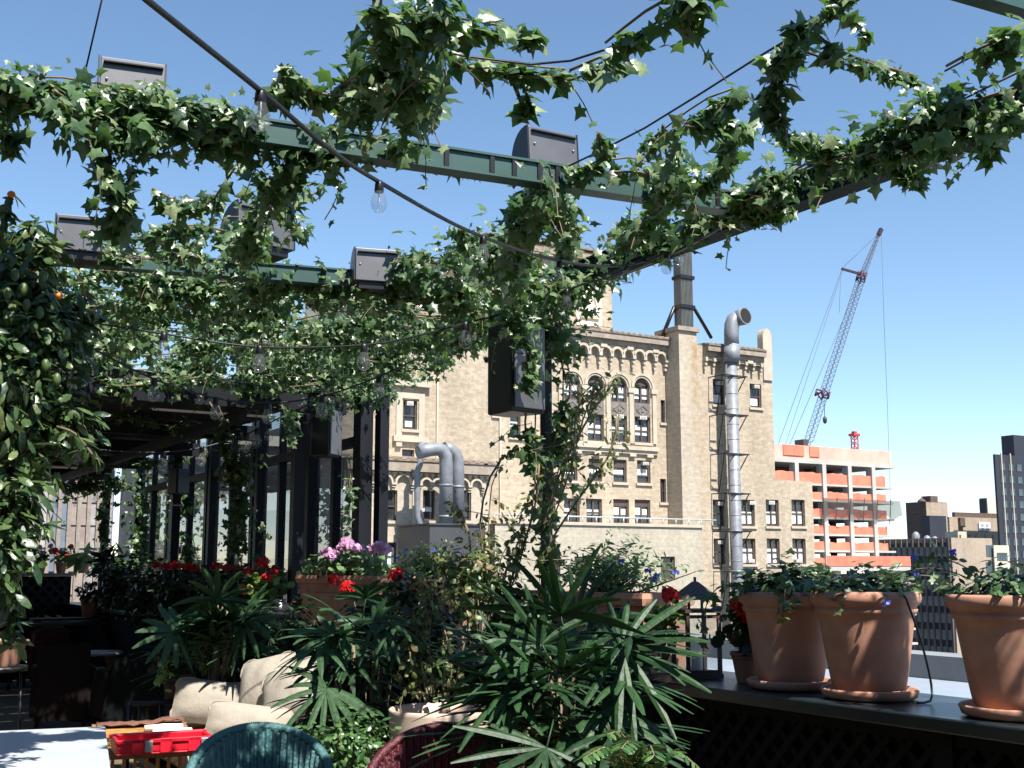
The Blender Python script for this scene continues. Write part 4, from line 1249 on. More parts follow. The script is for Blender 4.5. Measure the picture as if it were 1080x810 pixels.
# dark tower
t, c, xf, yf = block_px('dark_tower', 'dark slate residential tower with many small windows at the picture right edge', 1047, 1049, 1120, 479, 290, slate_m)
winface(t, towerglass_m, c[1], c[0] + 1, xf, [c[2] - 3 - 3.05 * k for k in range(12)], 8, 1.7, 1.7)
mb = MB()
for px in (1056.5, 1066): q = ony(px, 500, c[1])[0]; mb.box((q - 0.13, c[1] - 0.3, GZ), (q + 0.13, c[1] - 0.003, c[2] + 0.4))
mb.build('pilaster', creamfar_m, t)
q = ony(1071, 470, c[1])[0]; q2 = ony(1071, 458.5, c[1])[2]
mb = MB(); mb.box((q, c[1] + 0.4, c[2]), (xf, c[1] + 4, q2)); mb.build('upper_tower', slate_m, t)
# low brick strip and bright rooftops behind the site
t, c, xf, yf = block_px('low_rooftop', 'low pale rooftop with banded walls between the building site and the brown block', 925, 932, 958, 576, 330, creamfar_m)
mb = MB()
for k in range(4): mb.box((c[0] - .1, c[1] - 0.15, c[2] - 2.2 - 3 * k), (xf, c[1] - 0.003, c[2] - 1.0 - 3 * k))
mb.build('window', towerglass_m, t)
t, c, xf, yf = block_px('red_brick_rooftop', 'distant reddish brick rooftop right of the netted building site', 920, 926, 946, 570, 420, core_m)
mb = MB(); mb.box((c[0] - 0.5, c[1] - 0.5, c[2] + 0.01), (xf + 0.5, yf, c[2] + 0.8)); mb.build('roof', creamfar_m, t)
t, c, xf, yf = block_px('grey_rooftop', 'distant flat grey rooftop left of the brown tower block', 940, 944, 957, 572, 460, slate_m)
mb = MB(); mb.box((c[0] - 0.5, c[1] - 0.5, c[2] + 0.01), (xf + 0.5, yf, c[2] + 0.6)); mb.build('roof', creamfar_m, t)

# ------------------------------------------------------------ buildings seen through the windscreen on the left
t, c, xf, yf = block_px('pale_banded_tower', 'pale tower with coloured vertical bands seen beyond the end of the terrace', -60, -20, 128, 380, 95, paleglass_m)
mb = MB()
for k in range(14): x = c[0] + 0.5 + k * (xf - c[0] - 1) / 13; mb.box((x - 0.16, c[1] - 0.35, GZ), (x + 0.16, c[1] - 0.003, c[2]))
mb.build('mullion', greyfar_m, t)
for k in range(16):
    z = -4 + 1.9 * k * 1.0; mb = MB(); mb.box((c[0] + 0.1, c[1] - 0.1, z - 0.25), (xf - 0.1, c[1] - 0.004, z + 0.12)); mb.build('floor_band', paleglass_m, t)
t, c, xf, yf = block_px('grey_brick_building', 'grey brick apartment house seen through the glass windscreen', 130, 150, 362, 462, 78, greyfar_m)
zs = [c[2] - 2.2 - 3.3 * k for k in range(5)]
winface(t, wglass_m, c[1], c[0] + 1, xf - 1, zs, 11, 1.2, 1.9)
mb = MB(); mb.box((c[0] - 0.4, c[1] - 0.4, c[2] - 0.1), (xf + 0.4, c[1] - 0.005, c[2] + 0.6)); mb.build('cornice', creamfar_m, t)
# =================================================================== TERRACE
XP = 4.35          # line of the parapet
WALLZ = 1.05
PZ = 3.6           # height of the pergola frame
# floor slab
mb = MB(); mb.box((-6, -4, -0.25), (4.78, 23.6, 0.0)); tag(mb.build('floor', floor_m), kind='structure')
mb = MB(); mb.box((-6, -4, GZ), (4.76, 23.58, -0.254)); tag(mb.build('terrace_building_wall', greyfar_m), 'brick building body carrying the terrace, below the terrace floor', 'building')
mb = MB(); mb.box((4.786, -4, 0.8), (6.3, 9.0, 0.95)); ol = mb.build('outer_ledge', roofledge_m); tag(ol, 'pale metal roof ledge outside the parapet behind the terracotta pots', 'ledge')
mb = MB(); mb.box((6.305, -4, 0.3), (6.6, 9.0, 1.10)); mb.build('upstand', ledgewall_m, ol)

# parapet wall with lattice facing
pw = thing('parapet_wall', 'long dark green parapet wall with lattice facing under the flower pots', 'wall', (XP, 3, 0))
mb = MB(); mb.box((4.18, -3, 0.0), (4.62, 23.2, 0.985)); mb.build('wall', dgreen_m, pw)
mb = MB(); mb.box((4.04, -3, 0.988), (4.77, 23.2, WALLZ)); mb.build('coping', coping_m, pw, bevel=0.008)
mb = MB()


def lattice_panel(mb, p0, p1, z0, z1, nrm, step=0.13, wd=0.032, th=0.012):
    """diagonal laths in the vertical plane p0-p1"""
    p0 = Vector(p0); p1 = Vector(p1); L = (p1 - p0).length; d = (p1 - p0) / L; H = z1 - z0; nrm = Vector(nrm)
    for lay, sg in ((0, 1), (1, -1)):
        k = -int(H / step) - 1
        while k * step < L + H:
            a = k * step
            if sg > 0: s0, t0, s1, t1 = a, 0, a + H, H
            else: s0, t0, s1, t1 = a, H, a + H, 0
            # clip to 0..L
            if s1 <= 0 or s0 >= L: k += 1; continue
            m = (t1 - t0) / (s1 - s0)
            if s0 < 0: t0 -= m * s0; s0 = 0
            if s1 > L: t1 -= m * (s1 - L); s1 = L
            o = nrm * (0.006 + lay * (th + 0.001))
            mb.bar(p0 + d * s0 + Vector((0, 0, z0 + t0)) + o, p0 + d * s1 + Vector((0, 0, z0 + t1)) + o, th, wd, up=d * (-sg) + Vector((0, 0, 1)) if True else (0, 0, 1))
            k += 1


y = -0.5
while y < 12:
    mb = MB(); lattice_panel(mb, (4.15, y, 0), (4.15, y + 1.9, 0), 0.06, 0.93, (-1, 0, 0)); mb.build('lattice', dgreen_m, pw)
    mb = MB(); mb.box((4.10, y + 1.9, 0.0), (4.179, y + 2.0, 0.985)); mb.box((4.115, y, 0.93), (4.178, y + 1.9, 0.985)); mb.build('lattice_frame', dgreen_m, pw)
    y += 2.0

# end wall with lattice and board shelf
YE = 22.6
ew = thing('end_wall', 'low lattice wall closing the far end of the terrace, with small pots on top', 'wall', (2.5, YE, 0))
mb = MB(); mb.box((-2, YE, 0), (4.17, YE + 0.25, 1.52)); mb.build('wall', dgreen_m, ew)
mb = MB(); mb.box((-2, YE - 0.12, 1.523), (4.17, YE + 0.3, 1.575)); mb.build('coping', mat('weathered_shelf', (0.3, 0.24, 0.19), 0.7, 0.2, 5), ew)
mb = MB(); lattice_panel(mb, (0.5, YE - 0.03, 0), (4.1, YE - 0.03, 0), 0.1, 1.5, (0, -1, 0), step=0.2, wd=0.05); mb.build('lattice', coping_m, ew)


# ------------------------------------------------------------ pergola frame
dbeam_m = mat('shaded_green_steel', (0.012, 0.022, 0.022), 0.75, 0.2, 4, spec=0.2)  # darker copy of the green steel, shade put into its colour

def beam(name, label, p, q, wd, ht, m=None, bolts=None):
    m = m or green_m
    t = thing(name, label, 'beam', tuple(p))
    p = Vector(p); q = Vector(q); d = (q - p).normalized()
    mb = MB(); mb.bar(p, q, wd, ht)
    mb.build('web', m, t)
    mb = MB(); dz = Vector((0, 0, ht / 2 + 0.007))
    mb.bar(p + dz, q + dz, wd * 1.35, 0.012); mb.bar(p - dz, q - dz, wd * 1.35, 0.012); mb.build('flange', m, t)
    if bolts:
        mb = MB(); sd = d.cross(Vector((0, 0, 1)))
        for s in bolts:
            c = p.lerp(q, s); mb.bar(c - d * 0.012, c + d * 0.012, wd + 0.02, ht - 0.004)
        mb.build('strap', black_m, t)
    return t


# long beam over the parapet
b0 = onz(1300, 0, PZ)
beam('pergola_beam', 'long green pergola beam painted shade-dark, above the parapet, wrapped in ivy, rising to the right', (XP, 0.5, PZ), (XP, 12.5, PZ), 0.1, 0.13, m=dbeam_m)
c1r = onz(787, 217, PZ); c1l = onz(-60, 90, PZ)
c1r = Vector((XP - 0.062, c1r[1], PZ))
beam('pergola_beam', 'green steel cross beam with black straps carrying grey lamp housings across the sky', c1r, c1l, 0.075, 0.088, bolts=[0.02, 0.06, 0.30, 0.325, 0.36, 0.39, 0.45])
c2r = onz(490, 304, PZ); c2l = onz(-60, 260, PZ)
beam('pergola_beam', 'second green cross beam, farther back, ending in the ivy beside the brick facade', c2r, c2l, 0.075, 0.088, bolts=[0.1, 0.3])
tb0 = onz(1084, 6, PZ + 0.36); tb1 = onz(930, -40, PZ + 0.36)
beam('pergola_beam', 'short green beam end poking into the top right corner of the sky', tb0, tb1 + (tb1 - tb0) * 2, 0.06, 0.07)
# conduit along the long beam
mb = MB(); pts = [onz(560, 330, PZ - 0.1), onz(610, 306, PZ - 0.08), onz(660, 287, PZ - 0.08), onz(720, 262, PZ - 0.08), onz(765, 236, PZ - 0.08)]
mb.tube(resample(pts, 0.2), 0.012, 6); tag(mb.build('conduit', lampgrey_m), 'thin grey conduit running under the long ivy-covered beam', 'conduit')
# post with ivy
ppos = onx(577, 690, XP)
py0 = ppos[1]
pt = thing('pergola_post', 'dark green square steel post rising from the parapet through the ivy column', 'post', (XP, py0, WALLZ))
mb = MB(); mb.box((XP - 0.03, py0 - 0.03, WALLZ + 0.003), (XP + 0.03, py0 + 0.03, PZ - 0.08)); mb.build('shaft', frame_m, pt)
mb = MB(); mb.box((XP - 0.08, py0 - 0.08, WALLZ + 0.001), (XP + 0.08, py0 + 0.08, WALLZ + 0.02)); mb.build('base_plate', black_m, pt)


# ------------------------------------------------------------ loudspeakers
def speaker(label, c, yaw, wd=0.26, dp=0.25, ht=0.5):
    t = thing('loudspeaker', label, 'loudspeaker', tuple(c), yaw, group='black loudspeakers on the posts')
    M = Matrix.Translation(Vector(c)) @ Matrix.Rotation(yaw, 4, 'Z')
    T = lambda x, y, z: tuple(M @ Vector((x, y, z)))
    mb = MB()
    a = [(-wd / 2, -dp / 2), (wd / 2, -dp / 2), (wd * 0.32, dp / 2), (-wd * 0.32, dp / 2)]
    mb.add([T(x, y, -ht / 2) for x, y in a] + [T(x, y, ht / 2) for x, y in a], [(0, 3, 2, 1), (4, 5, 6, 7), (0, 1, 5, 4), (1, 2, 6, 5), (2, 3, 7, 6), (3, 0, 4, 7)])
    mb.build('cabinet', black_m, t, bevel=0.015)
    mb = MB(); b = [(-wd * .45, -dp / 2 - 0.018), (wd * .45, -dp / 2 - 0.018), (wd * .45, -dp / 2 - 0.004), (-wd * .45, -dp / 2 - 0.004)]
    mb.add([T(x, y, -ht * .46) for x, y in b] + [T(x, y, ht * .46) for x, y in b], [(0, 3, 2, 1), (4, 5, 6, 7), (0, 1, 5, 4), (1, 2, 6, 5), (2, 3, 7, 6), (3, 0, 4, 7)])
    mb.build('grille', lampgrey_m, t, bevel=0.006)
    mb = MB(); mb.tube([T(0, dp / 2, 0.1), T(0, dp / 2 + 0.12, 0.1)], 0.02, 8); mb.build('bracket', black_m, t)
    return t


sc = at(541, 390, 7.75)
speaker('big black loudspeaker hung on the ivy-clad pergola post before the brick facade', sc, R(12), 0.30, 0.30, 0.60)
speaker('black loudspeaker high on the windscreen post, half lit', at(342, 457, 11.8), R(40), 0.26, 0.24, 0.48)
speaker('small dark loudspeaker in the shade under the far canopy', at(187, 508, 16.5), R(30), 0.24, 0.22, 0.36)


# ------------------------------------------------------------ lamp housings on the beams
def lamp(label, px0, px1, ytop, ybot, depth, yaw=0.0, base=True):
    a = at((px0 + px1) / 2, ybot, depth); wd = (px1 - px0) / F * depth; ht = (ybot - ytop) / F * depth
    t = thing('lamp_housing', label, 'lamp', tuple(a), yaw, group='grey lamp housings on the pergola')
    M = Matrix.Translation(a) @ Matrix.Rotation(yaw - HEAD, 4, 'Z')
    dp = ht * 0.9
    prof = [(-dp / 2, 0), (-dp / 2 + 0.015, ht)] + [(-dp / 2 + 0.04 + (dp - 0.04) * math.sin(R(90 * k / 6)), ht * (0.25 + 0.75 * math.cos(R(90 * k / 6)))) for k in range(7)] + [(dp / 2, 0)]
    mb = MB(); P0 = [M @ Vector((-wd / 2, y, z)) for y, z in prof]; mb.prism(P0, P0[0], M @ Vector((wd / 2, prof[0][0], prof[0][1]))); mb.build('housing', lampgrey_m, t, bevel=0.004)
    mb = MB()
    for sx in (-1, 1):
        mb = MB(); P0 = [M @ Vector((sx * wd / 2 - 0.004, y * 1.03, z * 1.02)) for y, z in prof]; mb.prism(P0, P0[0], P0[0] + (M.to_3x3() @ Vector((0.008 * sx, 0, 0))))
        mb.build('end_cap', black_m, t)
    mb = MB(); q = [M @ Vector(v) for v in ((-wd * .46, -dp / 2 - 0.006, ht * .86), (wd * .46, -dp / 2 - 0.006, ht * .86), (wd * .46, -dp / 2 + 0.02, ht * .86), (-wd * .46, -dp / 2 + 0.02, ht * .86))]
    mb.prism(q, q[0], q[0] + Vector((0, 0, 0.006))); mb.build('seam', black_m, t)
    for sx in (-.4, .4):
        mb = MB(); c_ = M @ Vector((sx * wd, -dp / 2 + 0.003, ht * .5)); mb.ball(tuple(c_), .006, 1, 8, 5); mb.build('screw', silver_m, t)
    if base:
        mb = MB(); q = [M @ Vector(v) for v in ((-wd * .42, -dp * .4, -0.05), (wd * .42, -dp * .4, -0.05), (wd * .42, dp * .4, -0.05), (-wd * .42, dp * .4, -0.05))]
        mb.prism(q, q[0], q[0] + Vector((0, 0, 0.047))); mb.build('bracket', black_m, t)
    mb = MB(); cc = M @ Vector((0, 0, ht)); mb.tube([M @ Vector((wd * .1, 0, ht * .9)), M @ Vector((wd * .2, 0, ht * 1.06)), M @ Vector((wd * .42, -dp * .2, ht * 1.0))], 0.005, 5); mb.build('wire', cable_m, t)
    return t


lamp('grey lamp housing sticking up from the ivy at top left, nearest the picture corner', 104, 172, 66, 118, 5.0, R(20))
lamp('dark grey lamp housing in the middle of the front cross beam, above the hanging ivy', 545, 607, 139, 178, 6.1, R(30))
lamp('grey lamp housing far left on the second beam, next to the orange tree', 60, 106, 229, 268, 7.0, R(18))
lamp('large grey lamp housing with black foot on the second beam, left of centre', 238, 306, 219, 262, 7.3, R(42))
lamp('grey lamp housing with wire loop on the second beam, near its right end', 372, 420, 264, 300, 7.8, R(16))


# ------------------------------------------------------------ string lights
def bulb(parent, p, s=1.0, tilt=(0, 0)):
    p = Vector(p)
    mb = MB(); prof = [(0.004, -0.118), (0.018, -0.112), (0.029, -0.098), (0.032, -0.082), (0.028, -0.06), (0.019, -0.035), (0.016, -0.02)]
    mb.lathe([(r * s, z * s) for r, z in prof], tuple(p), 16, cap=False); b = mb.build('bulb', bulb_m, parent)
    mb = MB(); mb.lathe([(0.001, 0.012 * s), (0.014 * s, 0.012 * s), (0.017 * s, 0.0), (0.0185 * s, -0.03 * s), (0.016 * s, -0.034 * s)], tuple(p), 12); mb.build('socket', black_m, b)
    mb = MB(); mb.tube([p + Vector((0, 0, -0.03 * s)), p + Vector((0.004 * s, 0, -0.075 * s)), p + Vector((-0.004 * s, 0, -0.075 * s)), p + Vector((0, 0, -0.03 * s))], 0.0012 * s, 4); mb.build('filament', silver_m, b)


def string(label, pts, r, bulbs, s=1.0):
    t = thing('string_light', label, 'string lights', tuple(pts[0]))
    c = resample(pts, 0.1)
    mb = MB(); mb.tube(c, r, 6); mb.build('cable', cable_m, t)
    for q in bulbs:
        q = Vector(q); i = np.argmin(np.linalg.norm(c - np.array(q), axis=1)); bulb(t, Vector(c[i]) + Vector((0, 0, -r)), s)
    return t


sa = [at(120, -30, 2.2), at(155, 0, 2.4), at(275, 96, 3.1), at(345, 155, 3.6), at(400, 192, 4.1), at(500, 246, 5.1), at(590, 275, 6.1), at(660, 280, 6.9), at(716, 262, 7.3)]
string('thick black festoon cable with clear bulbs swooping from the top left to the long beam', sa, 0.008, [at(277, 98, 3.1), at(401, 193, 4.1), at(507, 249, 5.2), at(592, 275, 6.1), at(658, 280, 6.9), at(714, 263, 7.3)], 0.92)
for px, py, d in ((703, 272, 6.3), (598, 312, 6.6)):
    pass
sb = [onz(530, 342, 3.35), onz(598, 306, 3.42), onz(660, 287, 3.45), onz(703, 266, 3.5), onz(765, 238, 3.52)]
string('festoon string with bulbs slung close under the long beam by the post', sb, 0.006, [onz(598, 306, 3.42), onz(703, 266, 3.5)], 1.1)
scp = [at(20, 318, 7.2), at(70, 335, 7.25), at(173, 352, 7.3), at(274, 366, 7.4), at(384, 364, 7.4), at(440, 354, 7.4), at(491, 341, 7.4), at(540, 328, 7.4)]
string('upper festoon string running level across the dense ivy mat', scp, 0.007, [scp[2], scp[3], scp[4], scp[6]], 1.35)
sd_ = [at(30, 325, 7.6), at(60, 345, 7.8), at(95, 366, 8.0), at(163, 400, 8.4), at(228, 420, 8.8), at(283, 425, 9), at(340, 418, 9.0), at(400, 397, 8.8), at(440, 378, 8.6)]
string('middle festoon string sagging under the lower edge of the ivy mat', sd_, 0.007, [sd_[2], sd_[3], sd_[4], sd_[5], sd_[6], sd_[7]], 1.35)
se = [at(10, 430, 10.5), at(45, 452, 10.8), at(82, 470, 11), at(125, 476, 11.2), at(172, 477, 11.4), at(213, 472, 11.6), at(260, 458, 11.8), at(284, 446, 11.8), at(340, 420, 11.8)]
string('lowest festoon string sagging in the shade below the far canopy', se, 0.008, [se[2], se[4], se[5], se[6], at(272, 450, 11.8), se[7]], 1.5)
sf = [at(60, 527, 21), at(80, 525, 21), at(100, 520, 21), at(125, 508, 21)]
string('tiny string of dark bulbs against the pale tower at the terrace end', sf, 0.008, sf, 1.3)


# thin wires of the pergola
def wire(label, pts, r=0.005):
    mb = MB(); mb.tube(resample(pts, 0.3), r, 5); tag(mb.build('wire', cable_m), label, 'wire')


wire('thin stay wire slanting up into the sky at top left', [at(90, 75, 4.9), at(112, -20, 4.7)], 0.004)
wire('thin wire carrying the upper right ivy garland across the sky', [onz(600, 175, PZ), onz(680, 135, PZ + 0.05), onz(800, 60, PZ + 0.1), onz(900, 0, PZ + 0.1), onz(960, -40, PZ + .1)], 0.005)
wire('thin wire carrying the leafy garland at the top centre', [onz(440, 50, PZ), onz(560, 68, PZ), onz(640, 52, PZ), onz(730, 0, PZ + 0.05), onz(800, -50, PZ + .05)], 0.005)
wire('thin wire reaching right to the thick ivy on the long beam', [onz(850, 55, PZ + 0.1), onz(900, 70, PZ + 0.07), onz(965, 84, PZ + .05)], 0.006)

# ------------------------------------------------------------ glass windscreen
XW = 4.95
ys = [11.3, 12.95, 14.75, 16.8, 18.9, 21.2]
for i in range(len(ys) - 1):
    y0, y1 = ys[i] + 0.04, ys[i + 1] - 0.04
    lab = ['nearest bay of the dark framed glass windscreen, by the pink flowers', 'second bay of the dark framed glass windscreen, behind the loudspeaker', 'third bay of the glass windscreen, behind the red geraniums', 'fourth bay of the glass windscreen, under the far canopy', 'farthest bay of the glass windscreen, next to the terrace end'][i]
    t = thing('glass_windscreen', lab, 'windscreen', (XW, (y0 + y1) / 2, 0.95), group='bays of the glass windscreen')
    mb = MB()
    pwid = 0.17 if i == 0 else 0.1
    mb.box((XW - 0.07, y0, 0.3), (XW + 0.07, y0 + pwid, 3.75)); mb.box((XW - 0.07, y1 - 0.1, 0.3), (XW + 0.07, y1, 3.75))
    if i == 0: mb.box((XW + 0.1, y0 - 0.12, 0.3), (XW + 0.2, y0 + 0.02, 3.75)); mb.box((XW - 0.05, y0 + 0.2, 0.3), (XW + 0.05, y0 + 0.24, 3.75))
    mb.box((XW - 0.05, y0 + pwid, 0.9), (XW + 0.05, y1 - 0.1, 1.0)); mb.box((XW - 0.05, y0 + pwid, 2.93), (XW + 0.05, y1 - 0.1, 3.03)); mb.box((XW - 0.06, y0 + pwid, 3.63), (XW + 0.06, y1 - 0.1, 3.75))
    ym = y0 + (y1 - y0) * 0.52
    mb.box((XW - 0.045, ym - 0.04, 1.0), (XW + 0.045, ym + 0.04, 2.93)); mb.box((XW - 0.04, ym - 0.03, 3.03), (XW + 0.04, ym + 0.03, 3.63))
    mb.build('frame', frame_m, t)
    for a, b in ((y0 + pwid, ym - 0.04), (ym + 0.04, y1 - 0.1)):
        for z0, z1 in ((1.0, 2.93), (3.03, 3.63)):
            mb = MB(); mb.quad((XW, a, z0), (XW, b, z0), (XW, b, z1), (XW, a, z1)); mb.build('pane', glass_m, t)

# ------------------------------------------------------------ far canopy
cn = thing('canopy_roof', 'dark boarded canopy roof over the far end of the terrace', 'canopy', (1, 18, 3.3))
mb = MB()
for k in range(16):
    y0 = 11.3 + k * 0.73; mb.box((-3, y0, 3.42 + 0.01 * (k % 3)), (4.6, y0 + 0.67, 3.50))
mb.build('roof', canopy_m, cn)
for k, y in enumerate((11.3, 14.2, 16.6, 19.2, 22.0)):
    mb = MB(); mb.box((-3, y, 3.22), (4.7, y + 0.1, 3.40)); mb.build('beam', frame_m, cn)
for x in (0.5, 2.2, 3.6):
    mb = MB(); mb.box((x, 11.4, 3.10), (x + 0.08, 22.2, 3.215)); mb.build('joist', frame_m, cn)
for y in (12.1, 17.0, 21.6):
    mb = MB(); mb.box((4.45, y, WALLZ), (4.57, y + 0.12, 3.42)); mb.build('post', frame_m, cn)
# unseen building added behind and left of the camera to block sky light
mb = MB(); mb.box((-9, -9, -0.2), (-4.6, 24, 6.0)); mb.box((-4.597, -9, -0.2), (3.6, -5.5, 6.0))
hw_ = mb.build('shade_building', mat('shade_building_brick', (0.10, 0.065, 0.05), 0.9, 0.2, 2)); tag(hw_, 'unseen dark brick block added left of and behind the terrace to shade it', 'building')
aw = thing('sky_blocker', 'unseen dark sheet added above and behind the viewer to block sky light', 'sky_blocker', (-1, -2, 3.4))  # unseen overhead sheet, added to cut sky light from behind
mb = MB(); mb.box((-4.5, -5.4, 3.4), (3.9, 0.4, 3.43)); mb.build('blocker_sheet', canopy_m, aw)
mb = MB(); mb.tube([(-4.5, 0.4, 3.38), (3.9, 0.4, 3.38)], .03, 8); mb.build('bar', frame_m, aw)
# =================================================================== POTS ON THE PARAPET
def round_pot(label, base, rim_r, ht, m=None, saucer=True, seg=56, name='flower_pot', cat='flower pot', group=None):
    m = m or terra_m
    t = thing(name, label, cat, tuple(base), group=group)
    z0 = base[2] + 0.001; c = (base[0], base[1], z0)
    k = rim_r; h = ht; s0 = 0.045 if saucer else 0.0
    if saucer:
        mb = MB(); r = k * 0.86
        mb.lathe([(r * 0.86, 0), (r * 0.98, 0.012), (r * 1.03, 0.042), (r * 1.0, 0.05), (r * 0.95, 0.045), (r * 0.9, 0.02), (0.02, 0.018)], c, seg); mb.build('saucer', m, t)
    b = k * 0.66
    prof = [(b * 0.96, s0), (b, s0 + 0.01)]
    for i in range(1, 8):
        f = i / 8; prof.append((b + (k * 0.865 - b) * (f ** 0.9), s0 + 0.01 + (h * 0.76 - 0.01) * f))
    prof += [(k * 0.865, s0 + h * 0.765), (k * 0.91, s0 + h * 0.78), (k * 0.925, s0 + h * 0.815), (k * 0.90, s0 + h * 0.835), (k * 0.93, s0 + h * 0.86), (k * 0.985, s0 + h * 0.885), (k, s0 + h * 0.93), (k * 0.99, s0 + h * 0.975), (k * 0.955, s0 + h), (k * 0.90, s0 + h * 0.99), (k * 0.87, s0 + h * 0.94), (k * 0.85, s0 + h * 0.88)]
    mb = MB(); mb.lathe(prof, c, seg, cap=False); mb.build('pot', m, t)
    mb = MB(); mb.lathe([(0.005, s0 + h * 0.90), (k * 0.4, s0 + h * 0.91), (k * 0.86, s0 + h * 0.885)], c, 24, cap=False); mb.build('soil', soil_m, t)
    return t


def set_plant(name, label, c, rx, ry, rz, n, size, trail=(), m=None, tm=None, cat='plant'):
    root = thing(name, label, cat, tuple(c))
    p, d = bush_points(c, rx, ry, rz, n, 0.5)
    rr_ = np.hypot(p[:, 0] - c[0], p[:, 1] - c[1]); p[:, 2] = np.maximum(p[:, 2], c[2] - 0.04 + 0.10 * np.clip((rr_ - .15) / .1, 0, 1))
    nr = d * 0.4 + np.array([0, 0, 0.8]) + rvec(n) * 0.6; tp = d + rvec(n) * 0.5 + np.array([0, 0, -0.3])
    S = size * (0.55 + 0.6 * RNG.random(n)); st = MB(); P = [p]; NR = [nr]; TP = [tp]; SS = [S]
    for q in trail:
        ch = resample([c] + list(q), 0.03)
        st.tube(ch, 0.003, 4); k = len(ch)
        for rep in range(2):
            P.append(ch + RNG.normal(size=ch.shape) * 0.022); NR.append(rvec(k) * 0.8 + np.array([0, 0, 0.6])); TP.append(rvec(k) + np.array([0, 0, -0.5])); SS.append(size * (0.5 + 0.6 * RNG.random(k)))
    for i in range(14):
        q = p[RNG.integers(n)]; st.tube([(c[0], c[1], c[2] - 0.03), (np.array(c) + q) / 2 + np.array([0, 0, 0.02]), q], 0.003, 4)
    leaves('foliage', tm or T_IVY, np.concatenate(P), np.concatenate(NR), np.concatenate(TP), np.concatenate(SS), m or shrub_m, root)
    st.build('stem', stem_m, root)
    return root


p1 = onx(834, 716, XP); p2 = onx(917, 729, XP + 0.0); p3 = onx(1074, 746, XP - 0.02)
for p in (p1, p2, p3): p[2] = WALLZ
round_pot('terracotta pot with trailing greenery, half hidden behind the sunlit pot', p1, 0.25, 0.44)
round_pot('sunlit terracotta pot on a saucer with a black cable over its rim', p2, 0.255, 0.45)
round_pot('terracotta pot cut off by the right edge of the picture', p3, 0.262, 0.45)
potivy_m = leafmat('pot_ivy', (0.022, 0.06, 0.02), (0.085, 0.15, 0.055), rough=0.42, trans=0.15, hi=(0.15, 0.2, 0.1))


def trails(c, n, r, down):
    out = []
    for k in range(n):
        a = random.random() * 6.28; q = []
        x, y = math.cos(a), math.sin(a); h = random.uniform(0.4, 1) * down
        q.append((c[0] + x * r * 0.8, c[1] + y * r * 0.8, c[2] + 0.05)); q.append((c[0] + x * r * 1.12, c[1] + y * r * 1.12, c[2] + 0.0)); q.append((c[0] + x * r * 1.18, c[1] + y * r * 1.18, c[2] - h))
        out.append(q)
    return out


pc = [(p[0], p[1], WALLZ + 0.47) for p in (p1, p2, p3)]
set_plant('ivy_plant', 'ivy heap spilling left over the rim of the half hidden terracotta pot', pc[0], 0.27, 0.27, 0.21, 1200, 0.06, [[(p1[0] - .2, p1[1] + .22, pc[0][2] + .05), (p1[0] - .25, p1[1] + .34, pc[0][2] - .05), (p1[0] - .26, p1[1] + .36, pc[0][2] - .25)], [(p1[0] - .2, p1[1] - .2, pc[0][2] + .05), (p1[0] - .23, p1[1] - .2, pc[0][2] - .1)]] + trails(pc[0], 2, 0.22, 0.08), potivy_m)
set_plant('ivy_plant', 'low ivy in the sunlit terracotta pot reaching right towards the picture edge', pc[1], 0.27, 0.26, 0.17, 1150, 0.056, [[(p2[0] + .16, p2[1] - .2, pc[1][2] + .1), (p2[0] + .27, p2[1] - .34, pc[1][2] + .02), (p2[0] + .3, p2[1] - .42, pc[1][2] - .05)]] + trails(pc[1], 1, 0.22, 0.03), potivy_m)
set_plant('trailing_plant', 'green trailing plant with blue flowers in the pot at the right picture edge', pc[2], 0.3, 0.3, 0.2, 1300, 0.05, [[(p3[0] - .1, p3[1] + .22, pc[2][2] + .12), (p3[0] - .14, p3[1] + .42, pc[2][2] + .12), (p3[0] - .18, p3[1] + .55, pc[2][2] + .05)], [(p3[0], p3[1] + .25, pc[2][2] + .15), (p3[0] + .05, p3[1] + .5, pc[2][2] + .18)]] + trails(pc[2], 2, 0.22, 0.05), potivy_m, T_LEAF)
bl = bpy.data.objects[-1] if False else None
tp_ = [o for o in col.objects if o.get('label', '').startswith('green trailing plant with blue')][0]
for q in ((p3[0] - .12, p3[1] + .38, pc[2][2] + .1), (p3[0] - .17, p3[1] + .52, pc[2][2] - .02), (p3[0] - .05, p3[1] + .45, pc[2][2] + .18), (p3[0] + .02, p3[1] + .3, pc[2][2] + .2)):
    flower_head('flower', q, 0.014, blue_m, tp_, 14, 0.016)
# black cable over the sunlit pot
q = Vector((p2[0], p2[1], 0)); rgt = Vector((0.66, -0.75, 0)); fwd = Vector((-0.72, -0.69, 0))
mb = MB(); cp_ = [q + rgt * .1 + fwd * .12 + Vector((0, 0, WALLZ + .5)), q + rgt * .16 + fwd * .2 + Vector((0, 0, WALLZ + .49)), q + rgt * .19 + fwd * .2 + Vector((0, 0, WALLZ + .42)), q + rgt * .24 + fwd * .12 + Vector((0, 0, WALLZ + .25)), q + rgt * .27 + fwd * .1 + Vector((0, 0, WALLZ + .08)), q + rgt * .26 + fwd * .14 + Vector((0, 0, WALLZ + .012)), q + rgt * .2 + fwd * .2 + Vector((0, 0, WALLZ + .008))]
mb.tube(resample(cp_, 0.03), 0.0055, 6); tag(mb.build('cable', cable_m), 'thin black cable hanging over the rim of the sunlit pot', 'cable')
